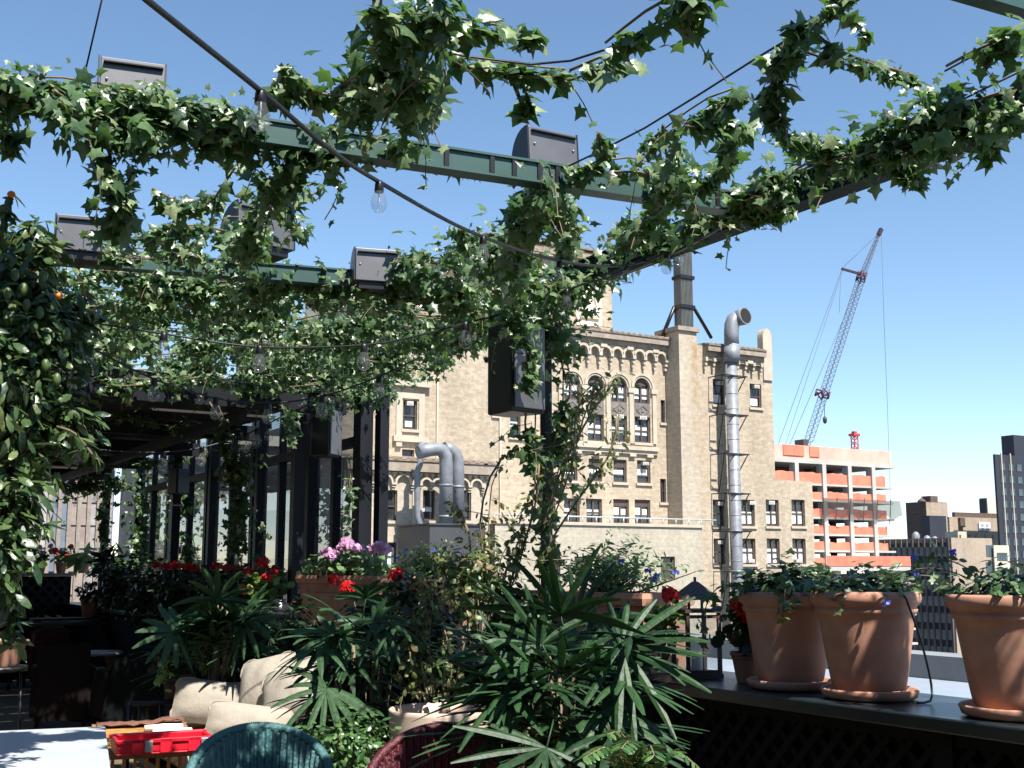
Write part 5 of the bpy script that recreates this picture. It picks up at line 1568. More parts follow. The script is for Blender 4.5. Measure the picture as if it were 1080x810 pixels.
# geranium between lantern and first pot
def geranium(label, c, rad, n, heads, size=0.05, m=None, stems=8, fm=None, hr=0.045, base=None, cat='flowers'):
    root = bush('geranium', label, c, rad, n, T_ROUND, m or gera_m, size, cat, stems, base)
    for h in heads:
        flower_head('flower', h, hr, fm or red_m, root)
        mb = MB(); mb.tube([c, ((c[0] + h[0]) / 2, (c[1] + h[1]) / 2, max(c[2], h[2] - .05)), h], 0.003, 4); mb.build('flower_stalk', stem_m, root)
    return root


gp = onx(792, 700, XP - 0.1)
g0 = at(792, 708, gp.length)
gpot = onx(790, 712, XP + 0.06)
round_pot('small dark terracotta pot of red geraniums tucked beside the half hidden pot', (gpot[0], gpot[1], WALLZ), 0.1, 0.16, terra2_m, False)
gc = (gpot[0], gpot[1], WALLZ + 0.3)
dg = 6.45
geranium('red geranium with round dark leaves between the lantern and the terracotta pots', gc, (0.16, 0.16, 0.22), 130, [tuple(at(778, 637, dg)), tuple(at(787, 652, dg)), tuple(at(783, 642, dg - .1))], 0.07, shrub_m, base=(gpot[0], gpot[1], WALLZ + 0.12), hr=0.035)

# lantern
lp = onx(735, 704, XP - 0.02)
lx, ly = lp[0], lp[1]
ln = thing('lantern', 'square rusty metal lantern with pyramid roof standing on the parapet', 'lantern', (lx, ly, WALLZ), R(-14))
M = Matrix.Translation((lx, ly, WALLZ)) @ Matrix.Rotation(R(-14), 4, 'Z')
iron_m = mat('rusty_iron', (0.045, 0.03, 0.028), 0.6, 0.3, 25, stain=0.3, stain_col=(0.12, 0.05, 0.03))
hw = 0.095; H1 = 0.36; H2 = 0.43


def mbox(mb, lo, hi):
    vs = [(x, y, z) for z in (lo[2], hi[2]) for x, y in ((lo[0], lo[1]), (hi[0], lo[1]), (hi[0], hi[1]), (lo[0], hi[1]))]
    mb.add([M @ Vector(v) for v in vs], [(0, 3, 2, 1), (4, 5, 6, 7), (0, 1, 5, 4), (1, 2, 6, 5), (2, 3, 7, 6), (3, 0, 4, 7)])


mb = MB(); mbox(mb, (-hw - .015, -hw - .015, 0.002), (hw + .015, hw + .015, 0.03))
for sx in (-1, 1):
    for sy in (-1, 1): mbox(mb, (sx * hw - .01, sy * hw - .01, 0.03), (sx * hw + .01, sy * hw + .01, H1))
mbox(mb, (-hw - .02, -hw - .02, H1), (hw + .02, hw + .02, H1 + 0.018)); mbox(mb, (-hw, -hw - 0.008, H1 - 0.03), (hw, -hw + 0.008, H1 - 0.012)); mbox(mb, (-hw - 0.008, -hw, H1 - 0.03), (-hw + 0.008, hw, H1 - 0.012))
mbox(mb, (-hw, -hw - 0.008, 0.03), (hw, -hw + 0.008, 0.05)); mbox(mb, (-hw - 0.008, -hw, 0.03), (-hw + 0.008, hw, 0.05))
for sx in (-1, 1):
    for sy in (-1, 1): mbox(mb, (sx * .075 - .006, sy * .075 - .006, H1 + .018), (sx * .075 + .006, sy * .075 + .006, H2 + .02))
mb.build('frame', iron_m, ln)
mb = MB(); e = 0.115
mb.add([M @ Vector(v) for v in ((-e, -e, H2), (e, -e, H2), (e, e, H2), (-e, e, H2), (-.012, -.012, H2 + .10), (.012, -.012, H2 + .10), (.012, .012, H2 + .10), (-.012, .012, H2 + .10))], [(0, 1, 5, 4), (1, 2, 6, 5), (2, 3, 7, 6), (3, 0, 4, 7), (4, 5, 6, 7), (0, 3, 2, 1)]); mb.tube([M @ Vector((0, 0, H2 + .09)), M @ Vector((0, 0, H2 + .125))], 0.008, 8); mb.build('roof', iron_m, ln)
for (a, b) in (((-hw, -hw), (hw, -hw)), ((-hw, -hw), (-hw, hw)), ((hw, -hw), (hw, hw)), ((-hw, hw), (hw, hw))):
    mb = MB(); mb.add([M @ Vector(v) for v in ((a[0], a[1], .05), (b[0], b[1], .05), (b[0], b[1], H1 - .03), (a[0], a[1], H1 - .03))], [(0, 1, 2, 3)]); mb.build('pane', bulb_m, ln)
mb = MB(); mb.lathe([(0.03, 0.032), (0.032, 0.036), (0.031, 0.13), (0.026, 0.136), (0.004, 0.13)], (lx, ly, WALLZ), 18); tag(mb.build('candle', candle_m), 'white candle inside the square lantern', 'candle')


# ------------------------------------------------------------ long planters
def trough(label, y0, y1, x, wd, ht, m):
    t = thing('planter_box', label, 'planter', (x, (y0 + y1) / 2, WALLZ))
    mb = MB(); z0 = WALLZ + 0.002; z1 = WALLZ + ht
    a = wd * 0.42; b = wd * 0.5
    def ring(hx, hy, z): return [(x - hx, (y0 + y1) / 2 - hy, z), (x + hx, (y0 + y1) / 2 - hy, z), (x + hx, (y0 + y1) / 2 + hy, z), (x - hx, (y0 + y1) / 2 + hy, z)]
    hy = (y1 - y0) / 2
    rings = [ring(a, hy - .06, z0), ring(b - .03, hy - .03, z1 - .1), ring(b - .03, hy - .03, z1 - .08), ring(b, hy, z1 - .07), ring(b + .008, hy + .008, z1 - .03), ring(b, hy, z1), ring(b - .04, hy - .04, z1), ring(b - .05, hy - .05, z1 - .06)]
    for r0, r1 in zip(rings, rings[1:]):
        for k in range(4): mb.add([r0[k], r0[(k + 1) % 4], r1[(k + 1) % 4], r1[k]], [(0, 1, 2, 3)])
    mb.add(ring(a, hy - .06, z0), [(0, 3, 2, 1)])
    mb.build('box', m, t, bevel=0.012)
    s = MB(); s.add(ring(b - .052, hy - .052, z1 - .05), [(0, 1, 2, 3)]); s.build('soil', soil_m, t)
    # raised panel on the long side
    s = MB()
    s.box((x - b - 0.002, y0 + .2, WALLZ + .12), (x - b + .03, y1 - .2, WALLZ + ht - .16)); s.build('panel', m, t, bevel=0.01)
    return t


yA0, yA1 = onx(420, 606, XP)[1] + .03, onx(331, 603, XP)[1]
yB0, yB1 = onx(479, 609, XP)[1], onx(422, 606, XP)[1] - .03
yC0, yC1 = onx(705, 622, XP)[1], onx(578, 617, XP)[1]
trough('long terracotta trough of pink geraniums next to the glass windscreen', yA0, yA1, XP, 0.36, 0.54, terra_m)
trough('terracotta trough of grey-green herbs, right of the pink geranium trough', yB0, yB1, XP, 0.36, 0.52, terra_m)
trough('terracotta trough with blue flowers behind the big lady palm', yC0, yC1, XP, 0.38, 0.46, terra_m)
zA = WALLZ + 0.56
rt_ = bush('geranium', 'leafy pink geraniums filling the trough by the glass windscreen', (XP, (yA0 + yA1) / 2, zA + .06), (0.28, (yA1 - yA0) / 2 + .1, 0.2), 1000, T_ROUND, herb_m, 0.06, 'flowers', 14, (XP, (yA0 + yA1) / 2, zA - .08))
for (px, py) in ((366, 573), (371, 577), (362, 578), (400, 577), (407, 580), (345, 583), (352, 585), (378, 580), (392, 581)):
    flower_head('flower', tuple(at(px, py, 11.0 - (px - 345) * 0.012)), 0.06, pink_m, rt_, 40, 0.04)
rt_ = bush('herb_plant', 'fine grey-green herb mound with tiny blue flowers in its trough', (XP, (yB0 + yB1) / 2, zA + .05), (0.26, (yB1 - yB0) / 2 + .12, 0.24), 1500, T_SLIM, herb_m, 0.05, 'herbs', 20, (XP, (yB0 + yB1) / 2, zA - .08), tipz=0.6)
for k in range(5): flower_head('flower', (XP + random.uniform(-.15, .1), random.uniform(yB0, yB1), zA + random.uniform(.12, .25)), 0.02, blue_m, rt_, 16, 0.018)
zC = WALLZ + 0.48
rt_ = bush('flowering_plant', 'airy green plants with blue flowers above the trough behind the palm', (XP + .02, (yC0 + yC1) / 2 - .05, zC + .1), (0.26, (yC1 - yC0) / 2 + .12, 0.25), 1300, T_SLIM, herb_m, 0.055, 'flowers', 26, (XP, (yC0 + yC1) / 2, zC - .06), tipz=0.5)
for (px, py) in ((690, 612), (693, 608), (683, 603), (713, 604), (656, 592), (640, 600)): flower_head('flower', tuple(at(px, py, 7.0)), 0.016, blue_m, rt_, 14, 0.017)
# bloom at the lantern
geranium('single red geranium bloom beside the lantern, on a low leafy plant', tuple(at(700, 655, 6.75)), (0.14, 0.14, 0.16), 90, [tuple(at(706, 627, 6.7))], 0.055, gera_m, hr=0.04, base=tuple(at(700, 700, 6.75)))

# ------------------------------------------------------------ red geraniums, ceramic urn farther along
yg = onx(282, 640, XP)[1]
round_pot('terracotta pot of bright red geraniums beside the black ceramic urn', (XP - .05, yg, WALLZ), 0.16, 0.24, terra2_m, False)
dgg = 12.9
geranium('bright red geraniums with lime green leaves left of the pink flower trough', (XP - .05, yg, WALLZ + .42), (0.32, 0.42, 0.22), 420, [tuple(at(276, 596, dgg)), tuple(at(278, 592, dgg)), tuple(at(263, 604, dgg)), tuple(at(288, 602, dgg)), tuple(at(281, 610, dgg - .2)), tuple(at(259, 623, dgg - .2))], 0.075, gera_m, hr=0.075, base=(XP - .05, yg, WALLZ + .2))
up_ = onx(295, 644, XP - 0.2)
mb = MB(); mb.lathe([(0.06, 0), (0.1, 0.02), (0.125, 0.1), (0.12, 0.18), (0.09, 0.25), (0.06, 0.28), (0.065, 0.3), (0.05, 0.3), (0.04, 0.26)], (up_[0], up_[1], WALLZ + .001), 28)
tag(mb.build('ceramic_urn', ceramic_m), 'glossy black ceramic urn on the parapet by the red geraniums', 'urn')
hb = onx(315, 640, XP - .15)
ln2 = thing('small_lantern', 'small dark lantern with dome top between the urn and the pink flower trough', 'lantern', (hb[0], hb[1], WALLZ))
mb = MB(); mb.lathe([(0.07, 0.001), (0.075, 0.03), (0.02, 0.035)], (hb[0], hb[1], WALLZ), 12); mb.build('base', iron_m, ln2)
mb = MB()
for k in range(6): a = k * math.pi / 3; mb.tube([(hb[0] + .062 * math.cos(a), hb[1] + .062 * math.sin(a), WALLZ + .03), (hb[0] + .062 * math.cos(a), hb[1] + .062 * math.sin(a), WALLZ + .24)], 0.006, 5)
mb.build('frame', iron_m, ln2)
mb = MB(); mb.lathe([(0.085, 0.24), (0.08, 0.26), (0.05, 0.31), (0.015, 0.33), (0.012, 0.36)], (hb[0], hb[1], WALLZ), 14); mb.build('roof', iron_m, ln2)
geranium('dark red geranium leaning over the small domed lantern', (hb[0] + .25, hb[1] + .1, WALLZ + .38), (0.16, 0.16, 0.2), 120, [(hb[0] + .2, hb[1] + .1, WALLZ + .55), (hb[0] + .3, hb[1] - .1, WALLZ + .5), (hb[0] + .1, hb[1] - .1, WALLZ + .34)], 0.06, shrub_m, hr=0.06)

# ------------------------------------------------------------ lady palms
pb = at(592, 830, 5.45); pb = (pb[0], pb[1], 0.45)
round_pot('terracotta floor pot hidden beneath the big lady palm', (pb[0], pb[1], 0), 0.27, 0.44, terra2_m, False)
def D(rt, fw, up): return tuple(RT * rt + FH * fw + UP * up)
FC = tuple(-FH * 0.75 + UP * 0.55 + RT * 0.15)
hero = [(D(0.75, -0.25, 0.15), tuple(at(588, 688, 5.25)), FC), (D(-0.3, -0.2, 0.75), tuple(at(586, 712, 5.35)), FC), (D(0.5, -0.3, -0.3), tuple(at(600, 720, 5.15)), FC), (D(-0.75, -0.3, 0.1), tuple(at(585, 700, 5.3)), FC), (D(-0.1, -0.4, -0.2), tuple(at(590, 740, 5.1)), FC), (D(0.55, -0.35, 0.05), tuple(at(612, 668, 5.3))), (D(-0.15, -0.3, 0.75), tuple(at(600, 690, 5.4))), (D(0.8, -0.3, -0.25), tuple(at(600, 725, 5.3))), (D(0.35, -0.7, -0.3), tuple(at(612, 735, 5.2))),
        (D(-0.5, -0.2, 0.65), tuple(at(585, 690, 5.5))), (D(0.2, 0.2, 0.9), tuple(at(595, 705, 5.6))), (D(-0.9, -0.25, 0.2), tuple(at(575, 680, 5.4))), (D(-0.8, -0.4, -0.1), tuple(at(570, 720, 5.3))), (D(-0.2, -0.9, -0.1), tuple(at(585, 710, 5.3))), (D(0.9, 0.1, 0.1), tuple(at(610, 690, 5.5))), (D(0.75, -0.5, -0.1), tuple(at(600, 700, 5.3)))]
palm('lady_palm', 'big lady palm with dark fan leaves in front of the blue flower trough', pb, 9, 0.42, 0.92, 0.2, 52, 0.41, 0.24, 10, 0.20, 0.0175, dirs=hero)
pb2 = at(372, 760, 7.3); pb2 = (pb2[0], pb2[1], 0.35)
round_pot('terracotta floor pot under the middle lady palm', (pb2[0], pb2[1], 0), 0.22, 0.34, terra2_m, False)
hero = [(D(-0.8, -0.3, 0.25), tuple(at(372, 675, 7.1)), FC), (D(0.5, -0.3, 0.3), tuple(at(375, 665, 7.1)), FC), (D(-0.2, -0.3, -0.3), tuple(at(368, 690, 7.0)), FC), (D(-0.8, -0.4, 0.1), tuple(at(385, 668, 7.2))), (D(0.5, -0.5, 0.0), tuple(at(392, 652, 7.2))), (D(-0.6, -0.3, 0.5), tuple(at(375, 660, 7.3))), (D(-0.8, -0.5, -0.2), tuple(at(372, 668, 7.1))), (D(0.15, -0.3, 0.8), tuple(at(380, 665, 7.3))), (D(0.7, -0.2, 0.4), tuple(at(388, 670, 7.3)))]
palm('lady_palm', 'lady palm in the shade behind the teal chair, left of the cream pot', pb2, 7, 0.45, 1.0, 0.16, 34, 0.31, 0.2, 9, 0.35, 0.02, dirs=hero)
pb3 = at(226, 735, 9.6); pb3 = (pb3[0], pb3[1], 0.5)
palm('lady_palm', 'lady palm growing in the wooden planter behind the sofa', pb3, 7, 0.5, 1.08, 0.22, 34, 0.38, 0.24, 9, 0.22, 0.026, dirs=[(D(0.1, -0.3, 0.7), tuple(at(228, 650, 9.5)), FC), (D(0.6, -0.3, 0.3), tuple(at(232, 665, 9.4)), FC), (D(-0.6, -0.3, 0.2), tuple(at(222, 672, 9.4)), FC)])
# wooden planter behind sofa
wp = thing('wooden_planter', 'dark slatted wooden planter box behind the cream sofa cushions', 'planter', (pb3[0], pb3[1], 0), -0.2)
M2 = Matrix.Translation((pb3[0], pb3[1], 0)) @ Matrix.Rotation(-0.35, 4, 'Z')
mb = MB()
for k in range(7):
    x = -0.36 + k * 0.105
    for yy in (-0.25, 0.23):
        vs = [(x, yy, 0.05), (x + .095, yy, 0.05), (x + .095, yy + .02, 0.05), (x, yy + .02, 0.05)]
        mb.prism([M2 @ Vector(v) for v in vs], (0, 0, 0), (0, 0, 0.46))
for xx in (-0.37, 0.365):
    mb.prism([M2 @ Vector(v) for v in ((xx, -.24, .05), (xx + .02, -.24, .05), (xx + .02, .24, .05), (xx, .24, .05))], (0, 0, 0), (0, 0, .46))
mb.build('slats', dwood_m, wp)
mb = MB()
for z in (0.05, 0.47): mb.prism([M2 @ Vector(v) for v in ((-.4, -.28, z), (.4, -.28, z), (.4, -.255, z), (-.4, -.255, z))], (0, 0, 0), (0, 0, .05))
mb.build('rail', dwood_m, wp)
mb = MB(); mb.prism([M2 @ Vector(v) for v in ((-.36, -.22, .44), (.36, -.22, .44), (.36, .22, .44), (-.36, .22, .44))], (0, 0, 0), (0, 0, .02)); mb.build('soil', soil_m, wp)

# ------------------------------------------------------------ cream pot with thin climbing vine
cpn = at(463, 770, 7.0); cx, cy = cpn[0], cpn[1]
zr = at(463, 748, 7.0)[2]
t = thing('cream_planter', 'round cream ceramic planter with a reddish rim behind the maroon chair', 'planter', (cx, cy, 0))
rr = 0.29
mb = MB(); mb.lathe([(rr * .8, zr - .62), (rr * .86, zr - .6), (rr * .98, zr - .12), (rr * .99, zr - .02), (rr * 1.0, zr), (rr * .97, zr + .008), (rr * .93, zr), (rr * .92, zr - .08)], (cx, cy, 0), 48, cap=False); mb.build('pot', cream_m, t)
mb = MB(); mb.lathe([(0.01, zr - .05), (rr * .92, zr - .06)], (cx, cy, 0), 24, cap=False); mb.build('soil', soil_m, t)
mb = MB(); mb.lathe([(rr * .9, 0.001), (rr * .9, zr - .625)], (cx, cy, 0), 24); mb.build('stand', black_m, t)
dv = 7.0
strs = []
for pts in ([(455, 735), (450, 700), (446, 660), (452, 630), (440, 605)], [(470, 735), (474, 690), (468, 650), (480, 620)], [(480, 738), (492, 700), (500, 665), (492, 630)], [(445, 735), (436, 712), (430, 690), (440, 668)]):
    strs.append(([at(x, y, dv + random.uniform(-.15, .15)) for x, y in pts], [0.05, 0.11, 0.12, 0.1], 130))
ivy('climbing_vine', 'thin stemmed climbing vine with small yellow-green leaves in the cream planter', strs, 0.062, tm=T_LEAF, material=vine_m, shoots=0.7, cat='plant')
# shrub-like climber rising behind it to the post
strs = []
for pts, d in (([(505, 640), (490, 590), (486, 550), (478, 530)], 7.9), ([(520, 640), (512, 570), (520, 520), (528, 490), (545, 470)], 7.8), ([(530, 640), (545, 580), (560, 530), (570, 480)], 7.8), ([(515, 640), (530, 600), (550, 570), (530, 540)], 7.7), ([(565, 600), (600, 540), (640, 480), (650, 440)], 7.7), ([(575, 560), (600, 480), (625, 420), (655, 395)], 7.7), ([(600, 500), (610, 430), (640, 400)], 7.6), ([(480, 620), (470, 590), (455, 580)], 7.8)):
    strs.append(([at(x, y, d) for x, y in pts], [0.05, 0.12, 0.15, 0.1], 120))
ivy('climbing_vine', 'loose woody climber with pale leaves reaching out right of the ivy-clad post', strs, 0.062, tm=T_LEAF, material=vine_m, shoots=0.8, cat='climber')
bush('leafy_shrub', 'light green leafy shrub behind the cream planter, left of the big palm', tuple(at(500, 610, 7.7)), (0.32, 0.32, 0.32), 700, T_LEAF, vine_m, 0.065, 'shrub', 22, tuple(at(505, 690, 7.6)))
geranium('small red geranium drooping below the herb trough', tuple(at(428, 625, 8.2)), (0.2, 0.2, 0.16), 160, [tuple(at(417, 607, 8.2)), tuple(at(440, 617, 8.1)), tuple(at(366, 620, 8.4)), tuple(at(352, 612, 8.8))], 0.05, shrub_m, hr=0.055, base=tuple(at(430, 660, 8.2)))

# low bushes in front
lowb = leafmat('low_bush_leaf', (0.02, 0.07, 0.02), (0.09, 0.17, 0.05), rough=0.32, trans=0.15, spec=0.6)
bush('low_shrub', 'glossy low green shrub between the teal chair and the cream planter', tuple(at(362, 792, 6.6)), (0.38, 0.3, 0.24), 1500, T_LEAF, lowb, 0.05, 'shrub', 14, tuple(at(360, 850, 6.6)))
# pinnate fern fronds bottom right
def fern(name, label, tips, base, m):
    root = thing(name, label, 'fern', tuple(base)); P = []; N_ = []; TP = []; S = []; st = MB()
    for tpt in tips:
        mid = (Vector(base) + Vector(tpt)) / 2 + Vector((0, 0, 0.12))
        c = resample([base, mid, tpt], 0.022); st.tube(c, 0.004, 4)
        for i in range(3, len(c)):
            d = Vector(c[i] - c[i - 1]).normalized(); sd = d.cross(Vector((0, 0, 1))).normalized(); nn = sd.cross(d)
            for sg in (-1, 1):
                P.append(c[i]); N_.append(nn); TP.append(sd * sg + d * 0.5); S.append(0.085 * (1 - 0.5 * (i / len(c)) ** 3))
    leaves('foliage', T_SLIM, np.array(P), np.array(N_), np.array(TP), np.array(S), m, root)
    st.build('stem', stem_m, root)


fern('fern', 'glossy pinnate fern fronds poking up at the bottom edge, right of the big palm', [at(640, 775, 4.6), at(655, 790, 4.5), at(690, 797, 4.6), at(735, 808, 4.7), at(615, 800, 4.5)], at(680, 850, 4.75), lowb)

# dark planting against the inside of the parapet
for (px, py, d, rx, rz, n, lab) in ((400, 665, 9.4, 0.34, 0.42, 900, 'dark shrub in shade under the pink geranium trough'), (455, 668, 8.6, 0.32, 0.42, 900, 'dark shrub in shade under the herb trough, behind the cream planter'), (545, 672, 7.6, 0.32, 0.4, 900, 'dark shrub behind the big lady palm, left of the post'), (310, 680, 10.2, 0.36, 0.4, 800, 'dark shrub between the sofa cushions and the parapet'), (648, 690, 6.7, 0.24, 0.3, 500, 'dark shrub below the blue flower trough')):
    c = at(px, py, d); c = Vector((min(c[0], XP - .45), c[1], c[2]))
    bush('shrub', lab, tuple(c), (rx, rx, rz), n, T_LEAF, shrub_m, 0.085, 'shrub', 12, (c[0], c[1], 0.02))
# =================================================================== IVY OVERHEAD
def O(pts, z=PZ):
    return [onz(p[0], p[1], (p[2] if len(p) > 2 else z)) for p in pts]


ivy('ivy', 'thick ivy along the left half of the front cross beam, with hanging tails', [
    (O([(-20, 86), (60, 90), (140, 104), (210, 116), (260, 124)], PZ + .03), [0.10, 0.12, 0.11, 0.10, 0.06], 300),
    (O([(250, 134), (300, 142), (350, 148), (400, 158)], PZ + .02), [0.07, 0.08, 0.07, 0.04], 200),
    (O([(400, 158), (450, 166), (510, 176)], PZ + .06), [0.05, 0.05, 0.04], 150),
    (O([(-30, 98), (40, 106), (90, 112), (150, 124), (220, 138), (290, 150), (370, 160)]), [0.13, 0.16, 0.17, 0.15, 0.12, 0.15, 0.10], 300),
    (O([(55, 100), (100, 130), (150, 140)], PZ - 0.1), [0.1, 0.15, 0.12], 320),
    (O([(105, 140, 3.5), (110, 175, 3.35), (128, 210, 3.2), (120, 240, 3.15)]), [0.1, 0.1, 0.13, 0.06], 240),
    (O([(150, 165, 3.5), (135, 190, 3.4)]), [0.06, 0.07], 140),
    (O([(0, 112), (10, 140, 3.5), (12, 155, 3.45)]), [0.12, 0.08, 0.05], 200),
    (O([(160, 200, 3.5), (190, 218, 3.45), (230, 205, 3.5)]), [0.04, 0.05, 0.05], 90),
], 0.085)
ivy('ivy', 'ivy curtain hanging between the two cross beams, left of the thick cable', [
    (O([(345, 150), (310, 175, 3.5), (285, 200, 3.45), (270, 235, 3.4), (255, 262, 3.4)]), [0.14, 0.17, 0.16, 0.14, 0.1], 300),
    (O([(330, 200, 3.5), (300, 220, 3.45), (320, 245, 3.4)]), [0.06, 0.1, 0.05], 160),
    (O([(250, 160), (235, 190, 3.5), (225, 215, 3.45)]), [0.1, 0.1, 0.06], 200),
], 0.082)
ivy('ivy', 'big leafy ivy clump at the top centre, spilling down to the front beam', [
    (O([(474, 2), (455, 25), (430, 55), (405, 90), (370, 120), (340, 140)]), [0.16, 0.22, 0.2, 0.17, 0.16, 0.14], 330),
    (O([(402, 2), (400, 20), (415, 45)]), [0.1, 0.1, 0.12], 200),
    (O([(285, 105), (310, 90), (340, 100), (385, 80), (420, 65)]), [0.07, 0.12, 0.14, 0.13, 0.12], 260),
    (O([(440, 70), (440, 110), (425, 140), (420, 158)]), [0.14, 0.12, 0.11, 0.07], 260),
    (O([(480, 25), (520, 30), (565, 38)]), [0.13, 0.07, 0.03], 160),
    (O([(300, 80), (305, 70), (330, 105)]), [0.06, 0.06, 0.06], 120),
], 0.092, gxv=1.0, df=1.0)
ivy('ivy', 'loose ivy garland running right from the top centre clump to the upper edge', [
    (O([(470, 62), (520, 72), (560, 76), (590, 78)]), [0.09, 0.11, 0.10, 0.08], 190),
    (O([(545, 80), (555, 100, 3.55), (552, 118, 3.5)]), [0.06, 0.05, 0.03], 90),
    (O([(600, 82), (625, 72), (650, 62)]), [0.08, 0.08, 0.06], 150),
    (O([(640, 58), (665, 42), (700, 18), (735, -8)]), [0.10, 0.11, 0.13, 0.12], 260),
], 0.10, gxv=0.9, df=0.8)
ivy('ivy', 'hanging ivy strand and runners at the top right, below the picture edge', [
    (O([(905, -10), (870, 12), (840, 38), (825, 60)], PZ + .1), [0.08, 0.08, 0.09, 0.10], 190),
    (O([(825, 45, 3.7), (815, 80, 3.6), (815, 110, 3.5), (825, 140, 3.4)]), [0.1, 0.09, 0.08, 0.06], 210),
    (O([(850, 35, 3.7), (870, 55, 3.65), (915, 70, 3.6), (965, 84, 3.6)]), [0.08, 0.09, 0.07, 0.06], 140),
    (O([(880, 10, 3.7), (905, 25, 3.65), (915, 42, 3.6)]), [0.04, 0.04, 0.03], 90),
], 0.088, gxv=0.8, df=0.75)
ivy('ivy', 'dense ivy around the right end of the front cross beam', [
    (O([(600, 185), (640, 175), (680, 178), (720, 190)]), [0.10, 0.12, 0.13, 0.12], 300),
    (O([(680, 150), (720, 130), (765, 105), (785, 98)], PZ + 0.05), [0.09, 0.12, 0.10, 0.06], 230),
    (O([(730, 130), (775, 130), (790, 140)]), [0.10, 0.09, 0.05], 200),
    (O([(705, 140), (715, 180), (690, 220), (665, 250)]), [0.12, 0.16, 0.15, 0.13], 330),
    (O([(770, 145), (765, 175), (745, 190)]), [0.08, 0.08, 0.08], 200),
    (O([(632, 145), (640, 160)]), [0.05, 0.05], 120),
], 0.086, gxv=1.0, df=1.0)
ivy('ivy', 'thick ivy rope wrapped along the long parapet beam, rising to the right edge', [
    (O([(555, 320), (620, 288), (660, 268), (710, 245), (750, 222)], PZ + .02), [0.16, 0.2, 0.2, 0.16, 0.12], 300),
    (O([(760, 222), (800, 198), (840, 172), (880, 162), (920, 148)], PZ + .04), [0.09, 0.13, 0.17, 0.18, 0.16], 330),
    (O([(910, 150), (960, 130), (1010, 105), (1060, 88), (1130, 60)], PZ + .02), [0.15, 0.17, 0.19, 0.20, 0.20], 360),
    ([(XP, 3.0, PZ), (XP, 2.3, PZ), (XP + .02, 1.6, PZ), (XP, 0.8, PZ)], [0.2, 0.22, 0.22, 0.2], 300),
    (O([(820, 145), (850, 150), (880, 160)], PZ + .05), [0.07, 0.08, 0.06], 180),
    (O([(930, 150), (950, 175, 3.5), (965, 190, 3.45)]), [0.10, 0.08, 0.05], 200),
    (O([(1000, 75), (1030, 60), (1078, 35)], PZ + .1), [0.06, 0.09, 0.1], 220),
    (O([(760, 232), (800, 212), (830, 200)], PZ - .06), [0.05, 0.06, 0.05], 150),
    (O([(880, 175), (930, 165), (1000, 140), (1060, 118)], PZ - .08), [0.08, 0.1, 0.12, 0.12], 240),
    (O([(1040, 120), (1048, 145, 3.5), (1045, 165, 3.45)]), [0.04, 0.03, 0.02], 90),
    (O([(800, 215, 3.5), (830, 222, 3.48), (780, 232, 3.5)]), [0.05, 0.05, 0.04], 130),
], 0.086)
ivy('ivy', 'dark ivy mass hanging in the middle below the front beam and over the post top', [
    (O([(572, 178), (565, 210), (552, 240), (545, 265)], PZ - .05), [0.14, 0.18, 0.2, 0.17], 340),
    (O([(590, 210), (600, 235), (595, 260)], PZ - .05), [0.10, 0.11, 0.1], 240),
    (O([(520, 262), (545, 285), (580, 300), (620, 300)], PZ - .1), [0.2, 0.27, 0.28, 0.2], 420),
    ([at(545, 290, 8.0), at(565, 325, 8.0), at(585, 350, 8.0), at(560, 372, 7.9)], [0.3, 0.32, 0.24, 0.16], 420),
    ([at(535, 320, 7.4), at(552, 350, 7.35), at(560, 385, 7.4), at(556, 410, 7.4)], [0.14, 0.12, 0.08, 0.04], 200),
    ([at(590, 345, 7.95), at(600, 390, 7.95), at(595, 440, 7.95), at(590, 490, 7.95)], [0.16, 0.12, 0.12, 0.08], 150),
    (O([(480, 300), (500, 320), (520, 340)], PZ - .1), [0.15, 0.2, 0.2], 300),
], 0.084)
ivy('ivy', 'ivy climbing down the post to the trough, below the loudspeaker', [
    ([at(560, 425, 7.8), at(560, 465, 7.8), at(570, 510, 7.85), at(575, 560, 7.85)], [0.09, 0.13, 0.11, 0.06], 95),
    ([at(590, 430, 7.95), at(585, 500, 7.95), at(580, 550, 7.95), at(575, 600, 7.95)], [0.11, 0.1, 0.08, 0.05], 90),
], 0.10)
ivy('ivy', 'ivy covering the second cross beam from the orange tree to the centre', [
    (O([(-20, 258), (60, 260), (130, 270), (200, 274), (280, 284), (340, 288)], PZ + .03), [0.09, 0.12, 0.12, 0.12, 0.10, 0.06], 260),
    (O([(90, 245), (140, 250), (200, 240), (240, 250)], PZ + .05), [0.06, 0.1, 0.09, 0.08], 200),
    (O([(-20, 275), (60, 278), (140, 292), (220, 298), (300, 305), (380, 300), (440, 285)], PZ), [0.2, 0.2, 0.17, 0.17, 0.15, 0.14, 0.14], 300),
    (O([(400, 290), (450, 275), (500, 268), (540, 262)], PZ + .05), [0.14, 0.18, 0.18, 0.16], 300),
    (O([(110, 262, 3.6), (160, 268, 3.6), (210, 258, 3.65)]), [0.07, 0.09, 0.08], 180),
    (O([(480, 240, 3.65), (500, 262, 3.6)]), [0.08, 0.1], 150),
], 0.082)
mat_rows = []
